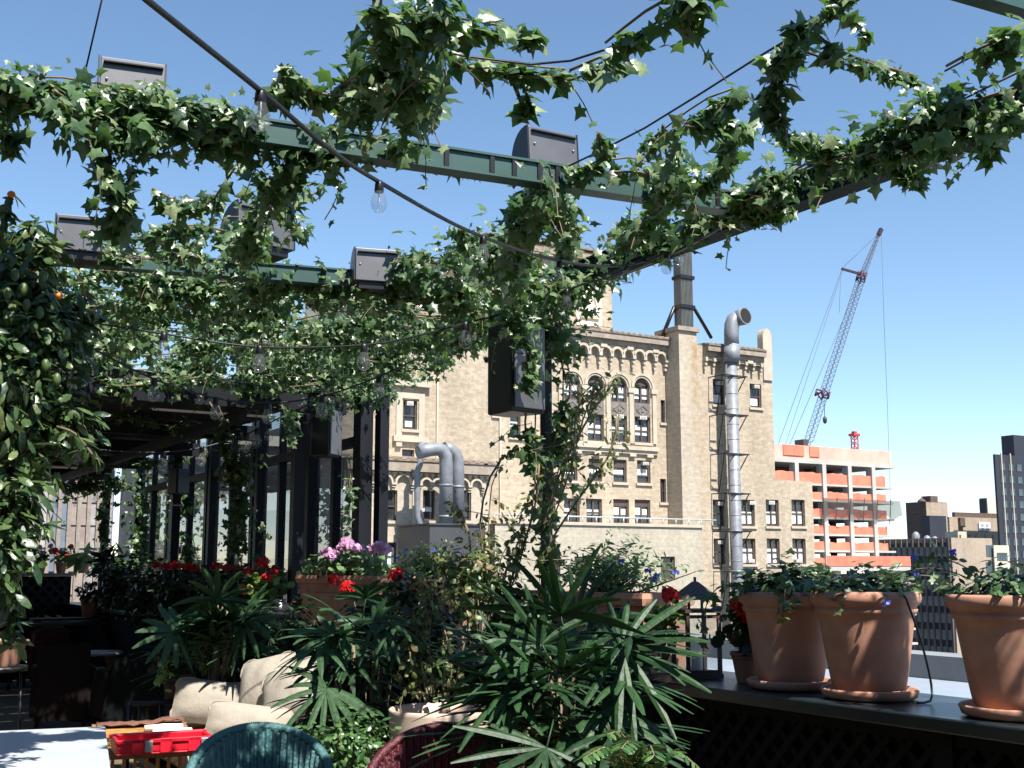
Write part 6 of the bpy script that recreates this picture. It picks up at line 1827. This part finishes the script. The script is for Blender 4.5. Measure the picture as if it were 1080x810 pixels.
for d, xa, xb, rad in ((7.9, -30, 500, 0.17), (8.4, -30, 520, 0.2), (8.9, -30, 515, 0.2), (9.4, -20, 500, 0.2), (9.9, -20, 480, 0.2), (10.5, 20, 465, 0.2), (11.1, 40, 450, 0.19), (11.7, 60, 435, 0.19), (12.3, 80, 415, 0.18), (12.9, 90, 395, 0.17)):
    pts = []
    for k in range(7):
        px = xa + (xb - xa) * k / 6
        py = 600 - (PZ - EYE - 0.05) * F / d + random.uniform(-8, 8) + (px - 250) * 0.03
        pts.append(at(px, py, d + random.uniform(-.25, .25)))
    mat_rows.append((pts, [rad * random.uniform(0.8, 1.25) for _ in range(7)], 380))
mat_rows.append(([at(x, 600 - (3.38 - EYE) * F / 11.0 + random.uniform(-5, 5), 10.9) for x in (60, 110, 160, 210, 250, 280)], [0.14, 0.16, 0.12, 0.14, 0.12, 0.08], 260))
dim_rows = []
dim_rows.append(([at(x, 440 + random.uniform(-6, 10), 13.5) for x in (110, 150, 190, 230, 260)], [0.1, 0.14, 0.1, 0.14, 0.1], 130))
far_rows = []
far_rows.append(([at(x, 480 + random.uniform(-6, 10), 17) for x in (60, 110, 150, 190, 230)], [0.1, 0.16, 0.12, 0.16, 0.1], 120))
for pts in ([(395, 395), (405, 410), (398, 425)], [(335, 415), (342, 430)], [(470, 365), (462, 385)], [(300, 430), (310, 455)], [(225, 420), (235, 440)]):
    mat_rows.append(([at(x, y, 10.4) for x, y in pts], [0.1, 0.08, 0.04][:len(pts)], 160))
ivy('ivy', 'broad sunlit ivy mat roofing the pergola bays at left, above the dark canopy', mat_rows, 0.076, shoots=0.35)
ivy('ivy', 'dim ivy trailing under the canopy boards near their front edge', dim_rows, 0.08, shoots=0.35)
ivy('ivy', 'dim ivy trailing under the canopy deep in the shade', far_rows, 0.09, shoots=0.35)
ivy('ivy', 'dark ivy column at the far end, beside the pale banded tower', [
    ([at(160, 500, 20.5), at(155, 540, 20.4), at(148, 580, 20.2), at(140, 620, 20)], [0.35, 0.38, 0.35, 0.35], 260),
    ([at(120, 505, 20.6), at(108, 530, 20.5), at(112, 570, 20.4)], [0.25, 0.1, 0.1], 90),
    ([at(20, 505, 20.4), at(80, 510, 20.4), at(140, 508, 20.4)], [0.3, 0.22, 0.25], 170),
], 0.13, shoots=0.3)
ivy('ivy', 'dark ivy column between the far windscreen posts', [
    ([at(190, 505, 18), at(200, 560, 18), at(195, 610, 17.8)], [0.4, 0.35, 0.4], 240)], 0.13, shoots=0.3)
ivy('ivy', 'ivy column on the windscreen post under the front edge of the canopy', [
    ([at(258, 470, 14), at(256, 520, 14), at(250, 570, 13.9), at(245, 600, 13.8)], [0.22, 0.25, 0.25, 0.3], 230),
    ([at(235, 450, 14), at(240, 480, 14), at(256, 520, 14)], [0.25, 0.2, .15], 120),
], 0.10, shoots=0.4)
ivy('ivy', 'thin ivy strand hanging on the nearest windscreen post', [
    ([at(367, 480, 11.4), at(368, 520, 11.4), at(366, 560, 11.4)], [0.05, 0.06, 0.04], 70),
], 0.08, shoots=0.3)
ivy('ivy', 'short ivy tail dangling from the festoon string before the glass', [
    ([at(303, 425, 11.6), at(305, 445, 11.6), at(308, 468, 11.6)], [0.05, 0.07, 0.05], 90),
], 0.08, shoots=0.3)

# ------------------------------------------------------------ citrus tree at left
tr = thing('citrus_tree', 'tall citrus tree with glossy leaves and small unripe fruit at the left edge', 'tree', tuple(at(-30, 740, 5.2)))
P = []; DD = []
for (px, py, d, rx, rz, n) in ((20, 300, 5.3, 0.26, 0.3, 750), (40, 370, 5.2, 0.3, 0.3, 900), (0, 400, 5.0, 0.3, 0.4, 800), (30, 450, 5.2, 0.28, 0.28, 700), (70, 440, 5.3, 0.2, 0.2, 300), (10, 520, 5.0, 0.2, 0.25, 420), (0, 580, 4.9, 0.18, 0.22, 330), (30, 250, 5.4, 0.2, 0.14, 200), (75, 340, 5.4, 0.17, 0.2, 260), (-60, 400, 5.2, 0.4, 0.7, 700)):
    p, dd = bush_points(tuple(at(px, py, d)), rx * .9, rx * .9, rz, int(n * .8), 0.6); P.append(p); DD.append(dd)
twigs = MB()
tw = []
for (a, b) in (((-20, 450), (35, 437)), ((10, 520), (48, 560)), ((0, 250), (12, 208)), ((60, 450), (98, 480)), ((0, 600), (15, 655)), ((-10, 620), (18, 680))):
    A = at(a[0], a[1], 5.1); B_ = at(b[0], b[1], 5.05); c = resample([A, (A + B_) / 2 + Vector((0, 0, .03)), B_], 0.02); twigs.tube(c, 0.006, 5); tw.append(c)
    for rep in range(3):
        P.append(c[len(c) // 4:] + RNG.normal(size=c[len(c) // 4:].shape) * 0.012); DD.append(rvec(len(c) - len(c) // 4))
P = np.concatenate(P); DD = np.concatenate(DD); n = len(P)
leaves('crown', T_MID, P, DD * 0.4 + np.array([0, 0, 0.7]) + rvec(n) * 0.7, DD * 0.6 + np.array([0, 0, -0.55]) + rvec(n) * 0.6, 0.105 * (0.5 + 0.5 * RNG.random(n)), citrus_m, tr)
tk = at(-30, 740, 5.2); T0 = Vector((tk[0], tk[1], 0.35))
twigs.tube([T0, T0 + Vector((0.02, 0, 0.7)), at(-15, 500, 5.2)], [0.05, 0.045, 0.035], 8)
for (px, py) in ((20, 300), (40, 370), (30, 450), (0, 400), (10, 520)): twigs.tube([at(-15, 500, 5.2), (at(-15, 500, 5.2) + at(px, py, 5.2)) / 2 + Vector((0, 0, .05)), at(px, py, 5.2)], [0.03, 0.02, 0.01], 6)
twigs.build('trunk', bark_m, tr)
for (px, py) in ((16, 290), (25, 305), (28, 322), (45, 292), (10, 335), (36, 345), (60, 400), (20, 370), (48, 385), (30, 262), (8, 310), (70, 352), (15, 420), (42, 330)):
    mb = MB(); q = at(px, py, 4.98); mb.ball(tuple(q), 0.017, 1.7, 10, 8); mb.build('fruit', fruit_m, tr)
for (px, py) in ((12, 205), (62, 312), (14, 555), (5, 586)):
    mb = MB(); q = at(px, py, 5.0); mb.ball(tuple(q), 0.018, 0.85, 12, 8); mb.build('orange_fruit', orange_m, tr)
round_pot('terracotta floor pot of the citrus tree beyond the left picture edge', (T0[0], T0[1], 0), 0.27, 0.4, terra2_m, False)

# ------------------------------------------------------------ shaded planting along the parapet
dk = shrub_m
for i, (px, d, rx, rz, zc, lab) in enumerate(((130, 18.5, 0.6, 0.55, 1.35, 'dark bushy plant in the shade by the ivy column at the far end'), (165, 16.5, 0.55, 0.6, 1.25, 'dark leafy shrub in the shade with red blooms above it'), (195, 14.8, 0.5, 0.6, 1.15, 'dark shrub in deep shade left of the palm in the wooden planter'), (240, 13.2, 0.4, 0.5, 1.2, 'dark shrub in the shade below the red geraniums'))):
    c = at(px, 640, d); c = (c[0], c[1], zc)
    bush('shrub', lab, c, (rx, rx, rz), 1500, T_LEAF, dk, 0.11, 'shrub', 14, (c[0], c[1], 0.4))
    round_pot(['terracotta floor pot of the farthest shaded shrub', 'terracotta floor pot below the red-bloomed shaded shrub', 'terracotta floor pot of the shaded shrub left of the wooden planter', 'terracotta floor pot under the shaded shrub near the red geraniums'][i], (c[0], c[1], 0), 0.26, 0.4, terra2_m, False)
for px, py, d in ((185, 597, 14.6), (179, 596, 14.6), (198, 598, 14.2), (205, 600, 14.0), (240, 600, 13.4), (166, 596, 15.5), (252, 603, 13.2), (225, 598, 13.8), (130, 592, 16)):
    pass
rgm = geranium('row of red geranium blooms on dark foliage along the shaded parapet', tuple(at(205, 612, 14.6)), (0.5, 1.6, 0.16), 500, [tuple(at(x, y, d)) for x, y, d in ((185, 596, 14.6), (176, 598, 14.8), (198, 598, 14.3), (206, 600, 14.2), (240, 600, 13.6), (165, 597, 15.4), (252, 602, 13.4), (228, 598, 13.9))], 0.09, shrub_m, hr=0.075)
ivy('climbing_vine', 'light green drooping plant left of the wooden planter', [
    ([at(215, 700, 9.6), at(200, 665, 9.5), at(180, 690, 9.3), at(168, 715, 9.2)], [0.12, 0.15, 0.15, 0.1], 200),
    ([at(225, 680, 9.6), at(210, 655, 9.5)], [0.1, 0.1], 160),
], 0.075, tm=T_LEAF, material=leafmat('bright_leaf', (0.04, 0.11, 0.02), (0.14, 0.25, 0.06), rough=0.4, trans=0.25), cat='plant')
bush('shrub', 'dark plant with palm-like leaves by the end wall pots', tuple(at(118, 596, 20.6)), (0.3, 0.3, 0.36), 150, T_SLIM, dk, 0.32, 'plant', 10, tuple(at(112, 640, 20.6)), tipz=0.3)

# small pots on the end wall
for px, lab, lab2, fm in ((42, 'little terracotta pot with purple flowers on the end wall, left one', 'purple flowers in the left little pot on the end wall', pink_m), (64, 'little terracotta pot of red flowers on the end wall, middle one', 'red flowers in the middle little pot on the end wall', red_m), (88, 'little terracotta pot with grassy plant on the end wall, right one', 'grassy drooping plant in the right little pot on the end wall', None)):
    q = ony(px, 604, YE + 0.08); b = (q[0], q[1], 1.575)
    round_pot(lab, b, 0.11, 0.19, terra_m, False, 20)
    c = (q[0], q[1], 1.575 + 0.3)
    if fm: geranium(lab2, c, (0.2, 0.15, 0.17), 110, [(c[0] + random.uniform(-.2, .2), c[1] - .1, c[2] + random.uniform(0, .2)) for _ in range(4)], 0.07, herb_m, hr=0.05, fm=fm, base=(q[0], q[1], 1.75), stems=5)
    else: bush('plant', lab2, c, (0.36, 0.2, 0.16), 50, T_SLIM, herb_m, 0.3, 'plant', 4, (q[0], q[1], 1.75), tipz=0.1)
# bench with pots before the end wall
yb_ = 19.8
bx = at(97, 650, 19.0)
t = thing('plant_bench', 'low wooden bench carrying terracotta pots before the lattice end wall', 'bench', (bx[0], bx[1], 0))
mb = MB(); mb.box((bx[0] - .9, bx[1] - .2, .86), (bx[0] + .5, bx[1] + .2, .9)); mb.build('top', dwood_m, t)
for sx in (-.85, .43):
    mb = MB(); mb.box((bx[0] + sx, bx[1] - .18, 0.002), (bx[0] + sx + .07, bx[1] + .18, .858)); mb.build('leg', dwood_m, t)
round_pot('plain orange terracotta pot on the bench by the end wall', (bx[0] - .03, bx[1], .9), 0.17, 0.29, terra_m, False, 24)
round_pot('smaller terracotta pot right of the orange pot on the bench', (bx[0] + .3, bx[1], .9), 0.1, 0.16, terra_m, False, 20)
bush('plant', 'leafy plant in the orange terracotta pot on the bench', (bx[0] - .03, bx[1], 1.3), (.25, .2, .16), 130, T_LEAF, shrub_m, .1, 'plant', 5, (bx[0] - .03, bx[1], 1.17))
q = at(4, 655, 9.5)
tp0 = round_pot('pale terracotta pot behind the citrus tree at the left edge', (q[0], q[1], 0.9), 0.2, 0.2, terra_m, False, 28)
t = thing('plant_stand', 'dark stand below the pale terracotta pot at the left edge', 'stand', (q[0], q[1], 0))
mb = MB(); mb.lathe([(0.2, 0.86), (0.2, 0.899), (0.01, 0.899)], (q[0], q[1], 0), 20); mb.build('top', black_m, t)
for k in range(3):
    a = k * 2.1; mb = MB(); mb.tube([(q[0] + .15 * math.cos(a), q[1] + .15 * math.sin(a), .86), (q[0] + .18 * math.cos(a), q[1] + .18 * math.sin(a), 0)], .012, 6); mb.build('leg', black_m, t)


# =================================================================== FURNITURE
def MT(x, y, z=0.0, rz=0.0): return Matrix.Translation((x, y, z)) @ Matrix.Rotation(rz, 4, 'Z')


def mbx(mb, M, lo, hi):
    vs = [(x, y, z) for z in (lo[2], hi[2]) for x, y in ((lo[0], lo[1]), (hi[0], lo[1]), (hi[0], hi[1]), (lo[0], hi[1]))]
    mb.add([M @ Vector(v) for v in vs], [(0, 3, 2, 1), (4, 5, 6, 7), (0, 1, 5, 4), (1, 2, 6, 5), (2, 3, 7, 6), (3, 0, 4, 7)])


# white table at the lower left
rzt = R(-11)
wt = at(111, 766, 7.05); zt = wt[2]
M = MT(wt[0], wt[1], 0, rzt)
t = thing('white_table', 'white painted table crossed by vine shadows in the lower left corner', 'table', (wt[0], wt[1], 0), rzt)
mb = MB(); mbx(mb, M, (-1.5, -1.5, zt - .035), (0, 0, zt)); mb.build('tabletop', white_m, t, bevel=0.006)
for x, y in ((-1.42, -1.42), (-.1, -1.42), (-1.42, -.1), (-.1, -.1)):
    mb = MB(); mbx(mb, M, (x - .03, y - .03, 0.001), (x + .03, y + .03, zt - .036)); mb.build('leg', white_m, t)
# wooden slatted side table
st0 = at(146, 764, 8.6); zs = st0[2]
M = MT(st0[0], st0[1], 0, rzt)
t = thing('slatted_table', 'low bamboo slatted side table holding the red case', 'side table', (st0[0], st0[1], 0), rzt)
W_ = 0.31; L_ = 1.25
for k in range(24):
    mb_ = None
mb = MB()
for k in range(24):
    y = -L_ + .02 + k * (L_ - .04) / 24
    mbx(mb, M, (-W_ + .03, y, zs - .022 + .002 * (k % 3)), (W_ - .03, y + .036, zs - .002 + .002 * (k % 3)))
mb.build('slats', bamboo_m, t)
mb = MB()
mbx(mb, M, (-W_, -L_, zs - .05), (-W_ + .035, 0, zs + .012)); mbx(mb, M, (W_ - .035, -L_, zs - .05), (W_, 0, zs + .012)); mbx(mb, M, (-W_, -.035, zs - .05), (W_, 0, zs + .014)); mbx(mb, M, (-W_, -L_, zs - .05), (W_, -L_ + .035, zs + .014)); mb.build('rim', wood_m, t)
mb = MB()
for k in range(9):
    x = -W_ + .04 + k * (2 * W_ - .1) / 8; mbx(mb, M, (x, -L_ + .005, 0.1), (x + .02, -L_ + .02, zs - .05))
mb.build('front_slats', bamboo_m, t)
for x, y in ((-W_ + .03, -L_ + .04), (W_ - .03, -L_ + .04), (-W_ + .03, -.04), (W_ - .03, -.04)):
    mb = MB(); mbx(mb, M, (x - .02, y - .02, 0.001), (x + .02, y + .02, zs - .051)); mb.build('leg', wood_m, t)
# brown cloth and papers on it
mb = MB(); vs = []; fs = []
for i in range(13):
    for j in range(7): vs.append(M @ Vector((-W_ + .03 + i * .048, -.22 + j * .03, zs + .016 + .02 * abs(math.sin(i * 1.3 + j * .8)) + (.02 if i > 8 else 0))))
for i in range(12):
    for j in range(6): a = i * 7 + j; fs.append((a, a + 7, a + 8, a + 1))
mb.add(vs, fs, True); o = mb.build('brown_cloth', mat('brown_cloth', (0.16, 0.07, 0.045), 0.9, 0.3, 20)); tag(o, 'crumpled brown cloth lying on the back of the bamboo side table', 'cloth')
sm = o.modifiers.new('thickness', 'SOLIDIFY'); sm.thickness = 0.006
for (y, x0, x1, lab) in ((-.42, 0.02, 0.27, 'rolled white paper lying farther back on the bamboo side table'), (-.66, 0.06, 0.31, 'rolled white paper right behind the red plastic case')):
    mb = MB(); mb.tube([M @ Vector((x0, y, zs + .024)), M @ Vector(((x0 + x1) / 2, y + .01, zs + .026)), M @ Vector((x1, y + .03, zs + .024))], [.018, .022, .018], 10); tag(mb.build('paper_roll', paper_m), lab, 'paper')
# red plastic case
rc = at(170, 806, 7.3)
M = MT(rc[0], rc[1], zs + 0.016, rzt + R(5))
t = thing('red_case', 'bright red plastic tray case with grey latches on the bamboo table', 'case', (rc[0], rc[1], zs + .016))
w2, d2, h2 = 0.275, 0.15, 0.085
mb = MB()
mbx(mb, M, (-w2, -d2, 0), (w2, d2, .012))
for s0, s1 in (((-w2, -d2), (w2, -d2 + .018)), ((-w2, d2 - .018), (w2, d2)), ((-w2, -d2 + .018), (-w2 + .018, d2 - .018)), ((w2 - .018, -d2 + .018), (w2, d2 - .018))): mbx(mb, M, (s0[0], s0[1], .012), (s1[0], s1[1], h2))
mb.build('tray', redplastic_m, t, bevel=0.006)
mb = MB()
for x in (-.16, 0.0, .16): mbx(mb, M, (x - .035, -d2 - .012, .006), (x + .035, -d2 - .001, h2 + .004))
for s0, s1 in (((-w2 - .012, -d2 - .012), (w2 + .012, -d2 - .001)), ((-w2 - .012, d2 + .001), (w2 + .012, d2 + .012))): mbx(mb, M, (s0[0], s0[1], h2 - .02), (s1[0], s1[1], h2 + .003))
mbx(mb, M, (-.02, -d2 + .02, .012), (.02, d2 - .02, h2 - .02)); mb.build('rib', redplastic_m, t, bevel=0.004)
for x in (-.10, .22):
    mb = MB(); mbx(mb, M, (x - .022, -d2 - .026, .015), (x + .022, -d2 - .0125, h2 - .005)); mb.build('latch', silver_m, t, bevel=0.003)

# sofa
sx0, sx1, sy0, sy1 = 2.25, 3.05, 7.35, 9.6
so_ = thing('sofa', 'dark iron framed terrace sofa with a cream seat pad', 'sofa', ((sx0 + sx1) / 2, (sy0 + sy1) / 2, 0))
mb = MB(); zc = .30
for x in (sx0, sx1):
    for y in (sy0, sy1): mb.tube([(x, y, 0.001), (x, y, .62)], .02, 8)
for y in (sy0, sy1):
    mb.tube([(sx0, y, .62), (sx1, y, .62)], .02, 8)
    for k in range(5): mb.tube([(sx0 + (k + .5) * (sx1 - sx0) / 5, y, .28), (sx0 + (k + .5) * (sx1 - sx0) / 5, y, .62)], .01, 6)
mb.box((sx0, sy0, .24), (sx1, sy1, .28))
mb.tube([(sx1, sy0, .62), (sx1, sy0, .86), (sx1, sy1, .86), (sx1, sy1, .62)], .02, 8)
for k in range(12): y = sy0 + (k + .5) * (sy1 - sy0) / 12; mb.tube([(sx1, y, .28), (sx1, y, .86)], .01, 6)
mb.build('frame', black_m, so_)
M = Matrix.Translation(((sx0 + sx1) / 2 - .03, (sy0 + sy1) / 2, .37))
mb = pillow_mb(sx1 - sx0 + .02, sy1 - sy0 - .06, .2, M, 22); mb.build('seat_pad', cush_m, so_)


def cushion(label, c, wd, ht, th, face, tilt=0.0, roll=0.0):
    """a pillow standing up; face = direction its front looks (degrees from +X), tilt leans it back"""
    M = Matrix.Translation(Vector(c)) @ Matrix.Rotation(R(face), 4, 'Z') @ Matrix.Rotation(R(-tilt), 4, 'Y') @ Matrix.Rotation(R(roll), 4, 'X') @ Matrix(((0, 0, 1, 0), (1, 0, 0, 0), (0, 1, 0, 0), (0, 0, 0, 1)))
    mb = pillow_mb(wd, ht, th, M); o = mb.build('cushion', cush_m)
    # welt round the edge
    pts = []
    for k in range(49):
        a = 2 * math.pi * k / 48; x = math.cos(a); y = math.sin(a); q = (abs(x) ** 8 + abs(y) ** 8) ** (1 / 8); x /= q; y /= q
        pts.append(M @ Vector((x * wd / 2 * (.93 if abs(y) < .5 else .985), y * ht / 2 * (.93 if abs(x) < .5 else .985), 0)))
    w = MB(); w.tube(pts, .007, 6); w.build('piping', cush_m, o)
    return tag(o, label, 'cushion')


zc = 0.47
q = at(224, 741, 9.3); cushion('wide cream cushion standing against the far arm of the sofa', (q[0], q[1], q[2]), .60, .34, .2, 248, 16, -7)
q = at(281, 726, 8.75); cushion('tall cream back cushion leaning on the sofa back, behind its neighbour', (q[0], q[1], q[2]), .48, .50, .22, 212, 24, 14)
q = at(305, 732, 8.35); cushion('tall cream back cushion nearest to the middle lady palm', (q[0], q[1], q[2]), .46, .46, .21, 208, 28, 24)
q = at(262, 764, 8.0); cushion('long cream bolster cushion lying on the seat near the teal chair', (q[0], q[1], q[2]), .56, .27, .19, 246, 24, -8)


# tub chairs
def tub_chair(label, c, yaw, m, z_top, width, flare=1.0):
    t = thing('wicker_chair', label, 'chair', (c[0], c[1], 0), yaw)
    M = MT(c[0], c[1], 0, yaw)          # chair looks along local -Y
    r = width / 2; nA = 264; nz = 18; vs = []; fs = []
    def ztop(a): return 0.50 + (z_top - 0.50) * (max(0, math.cos(a * 0.62)) ** 1.1)
    A = [(-2.0 + 4.0 * k / nA) for k in range(nA + 1)]
    for th in (0, 1):
        for k, a in enumerate(A):
            for j in range(nz + 1):
                f = j / nz; z = 0.22 + (ztop(a) - 0.22) * f
                rr = r * (0.80 + 0.20 * f ** 1.3) + (0.009 * math.sin(k * math.pi / 4) if th == 0 else -0.022 + 0.009 * math.sin(k * math.pi / 4))
                vs.append(M @ Vector((math.sin(a) * rr, math.cos(a) * rr * 0.95 + 0.06 * f, z)))
    s = (nA + 1) * (nz + 1)
    for k in range(nA):
        for j in range(nz):
            a = k * (nz + 1) + j; b = a + nz + 1
            fs.append((a, a + 1, b + 1, b)); fs.append((s + a, s + b, s + b + 1, s + a + 1))
    mb = MB(); mb.add(vs, fs, True); mb.build('backrest', m, t)
    mb = MB(); rim = [M @ Vector((math.sin(a) * r * 0.995, math.cos(a) * r * 0.95 + 0.06, ztop(a) + 0.005)) for a in A]
    rim = [rim[0] - Vector((0, 0, .25))] + rim + [rim[-1] - Vector((0, 0, .25))]
    mb.tube(rim, [.02 + .004 * (k % 2) for k in range(len(rim))], 8); mb.build('rim', m, t)
    mb = MB(); mb.lathe([(0.01, .36), (r * .84, .36), (r * .86, .34), (r * .84, .24), (.01, .24)], (c[0], c[1], 0), 40); mb.build('seat', m, t)
    for a in (-2.2, -.8, .8, 2.2):
        p = M @ Vector((math.sin(a) * r * .7, math.cos(a) * r * .7, 0)); mb = MB(); mb.tube([(p[0], p[1], .25), (p[0], p[1], 0.001)], [.025, .018], 8); mb.build('leg', m, t)
    return t, M


tc = at(277, 790, 5.35)
zt_ = at(277, 768, 5.6)[2]
t, M = tub_chair('teal ribbed wicker tub chair with a rounded back at the bottom edge', tc, math.atan2(tc[1], tc[0]) - math.pi / 2 + R(4), teal_m, zt_ - .01, 0.62)
mb = pillow_mb(.42, .3, .12, M @ Matrix.Translation((0.08, .1, .6)) @ Matrix.Rotation(R(70), 4, 'X')); o = mb.build('cushion', mat('beige_canvas', (0.5, 0.42, 0.28), 0.9, 0.08, 20)); tag(o, 'beige cushion in the teal wicker tub chair', 'cushion')
rcp = at(455, 790, 5.2); zt_ = at(455, 768, 5.45)[2]
tub_chair('dark maroon wicker tub chair in front of the cream planter', rcp, math.atan2(rcp[1], rcp[0]) - math.pi / 2 + R(-12), maroon_m, zt_ - .01, 0.60)


# boxy wicker armchairs in the shade
def armchair(label, c, yaw, m, ht, wd, curved=0.0):
    t = thing('wicker_armchair', label, 'chair', (c[0], c[1], 0), yaw, group='wicker armchairs in the shade')
    M = MT(c[0], c[1], 0, yaw)
    mb = MB(); n = 14; vs = []
    for k in range(n + 1):
        x = -wd / 2 + wd * k / n; z = ht - curved * (x / wd * 2) ** 2 * .2
        for y, zz in ((-.27, .10), (-.33, z), (-.28, z), (-.21, .10)): vs.append(M @ Vector((x, y - .03 * math.sin(k * math.pi) , zz)))
    fs = []
    for k in range(n):
        a = k * 4
        for j in range(4): fs.append((a + j, a + (j + 1) % 4, a + 4 + (j + 1) % 4, a + 4 + j))
    fs += [(0, 1, 2, 3), (n * 4 + 3, n * 4 + 2, n * 4 + 1, n * 4)]
    mb.add(vs, fs); mb.build('backrest', m, t)
    mb = MB(); mb.tube([M @ Vector((-wd / 2, -.305, ht - curved * .2)), M @ Vector((-wd * .25, -.305, ht - curved * .05)), M @ Vector((wd * .25, -.305, ht - curved * .05)), M @ Vector((wd / 2, -.305, ht - curved * .2))], .025, 8); mb.build('top_rail', m, t)
    mb = MB(); mbx(mb, M, (-wd / 2, -.25, .14), (wd / 2, .32, .42)); mb.build('seat', m, t, bevel=.02)
    for sx in (-1, 1):
        mb = MB(); mbx(mb, M, (sx * wd / 2 - .05, -.28, .14), (sx * wd / 2 + .05, .34, .64)); mb.build('armrest', m, t, bevel=.02)
        for y in (-.27, .3):
            mb = MB(); mbx(mb, M, (sx * (wd / 2 - .03) - .02, y - .02, 0.001), (sx * (wd / 2 - .03) + .02, y + .02, .139)); mb.build('leg', m, t)
    return t


def face_away(c): return math.atan2(c[1], c[0]) - math.pi / 2


q = at(64, 757, 12.9); armchair('dark brown high-backed wicker armchair in the shade at left, seen from behind', (q[0], q[1]), face_away(q), brown_w_m, .86, .52)
q = at(133, 757, 12.7); armchair('blackish green wicker armchair with a sagging top rail, right of the brown one', (q[0], q[1]), face_away(q) + R(16), bgreen_w_m, .80, .52, 0.6)
q = at(44, 715, 17.3); armchair('dark red wicker armchair behind the brown one at the shaded table', (q[0], q[1]), face_away(q) + R(20), maroon_m, .85, .5, 0.5)
q = at(0, 717, 17.0); armchair('black wicker armchair at the left edge, farthest from the parapet', (q[0], q[1]), face_away(q) - R(20), bgreen_w_m, .85, .5)
# tables in the shade
q = at(70, 690, 18.8)
t = thing('shaded_table', 'long dark table top in the shade behind the red armchair', 'table', (q[0], q[1], 0))
mb = MB(); mb.box((q[0] - 1.6, q[1] - .4, .80), (q[0] + .75, q[1] + .4, .84)); mb.build('tabletop', mat('grey_tabletop', (0.09, 0.085, 0.08), 0.5, 0.2, 4), t)
for x in (-1.4, .55):
    for y in (-.3, .3):
        mb = MB(); mb.box((q[0] + x, q[1] + y - .03, 0.001), (q[0] + x + .06, q[1] + y + .03, .799)); mb.build('leg', black_m, t)
q = at(96, 700, 13.6)
t = thing('round_table', 'small round table between the two near shaded armchairs', 'table', (q[0], q[1], 0))
mb = MB(); mb.lathe([(.01, .70), (.34, .70), (.345, .715), (.34, .73), (.01, .73)], (q[0], q[1], 0), 32); mb.build('tabletop', mat('slate_tabletop', (0.14, 0.15, 0.17), 0.35, 0.1, 4), t)
mb = MB(); mb.lathe([(.22, .001), (.2, .03), (.03, .06), (.03, .699)], (q[0], q[1], 0), 16); mb.build('pedestal', black_m, t)

print('objects', len(bpy.data.objects), 'tris', sum(len(m.polygons) for m in bpy.data.meshes))
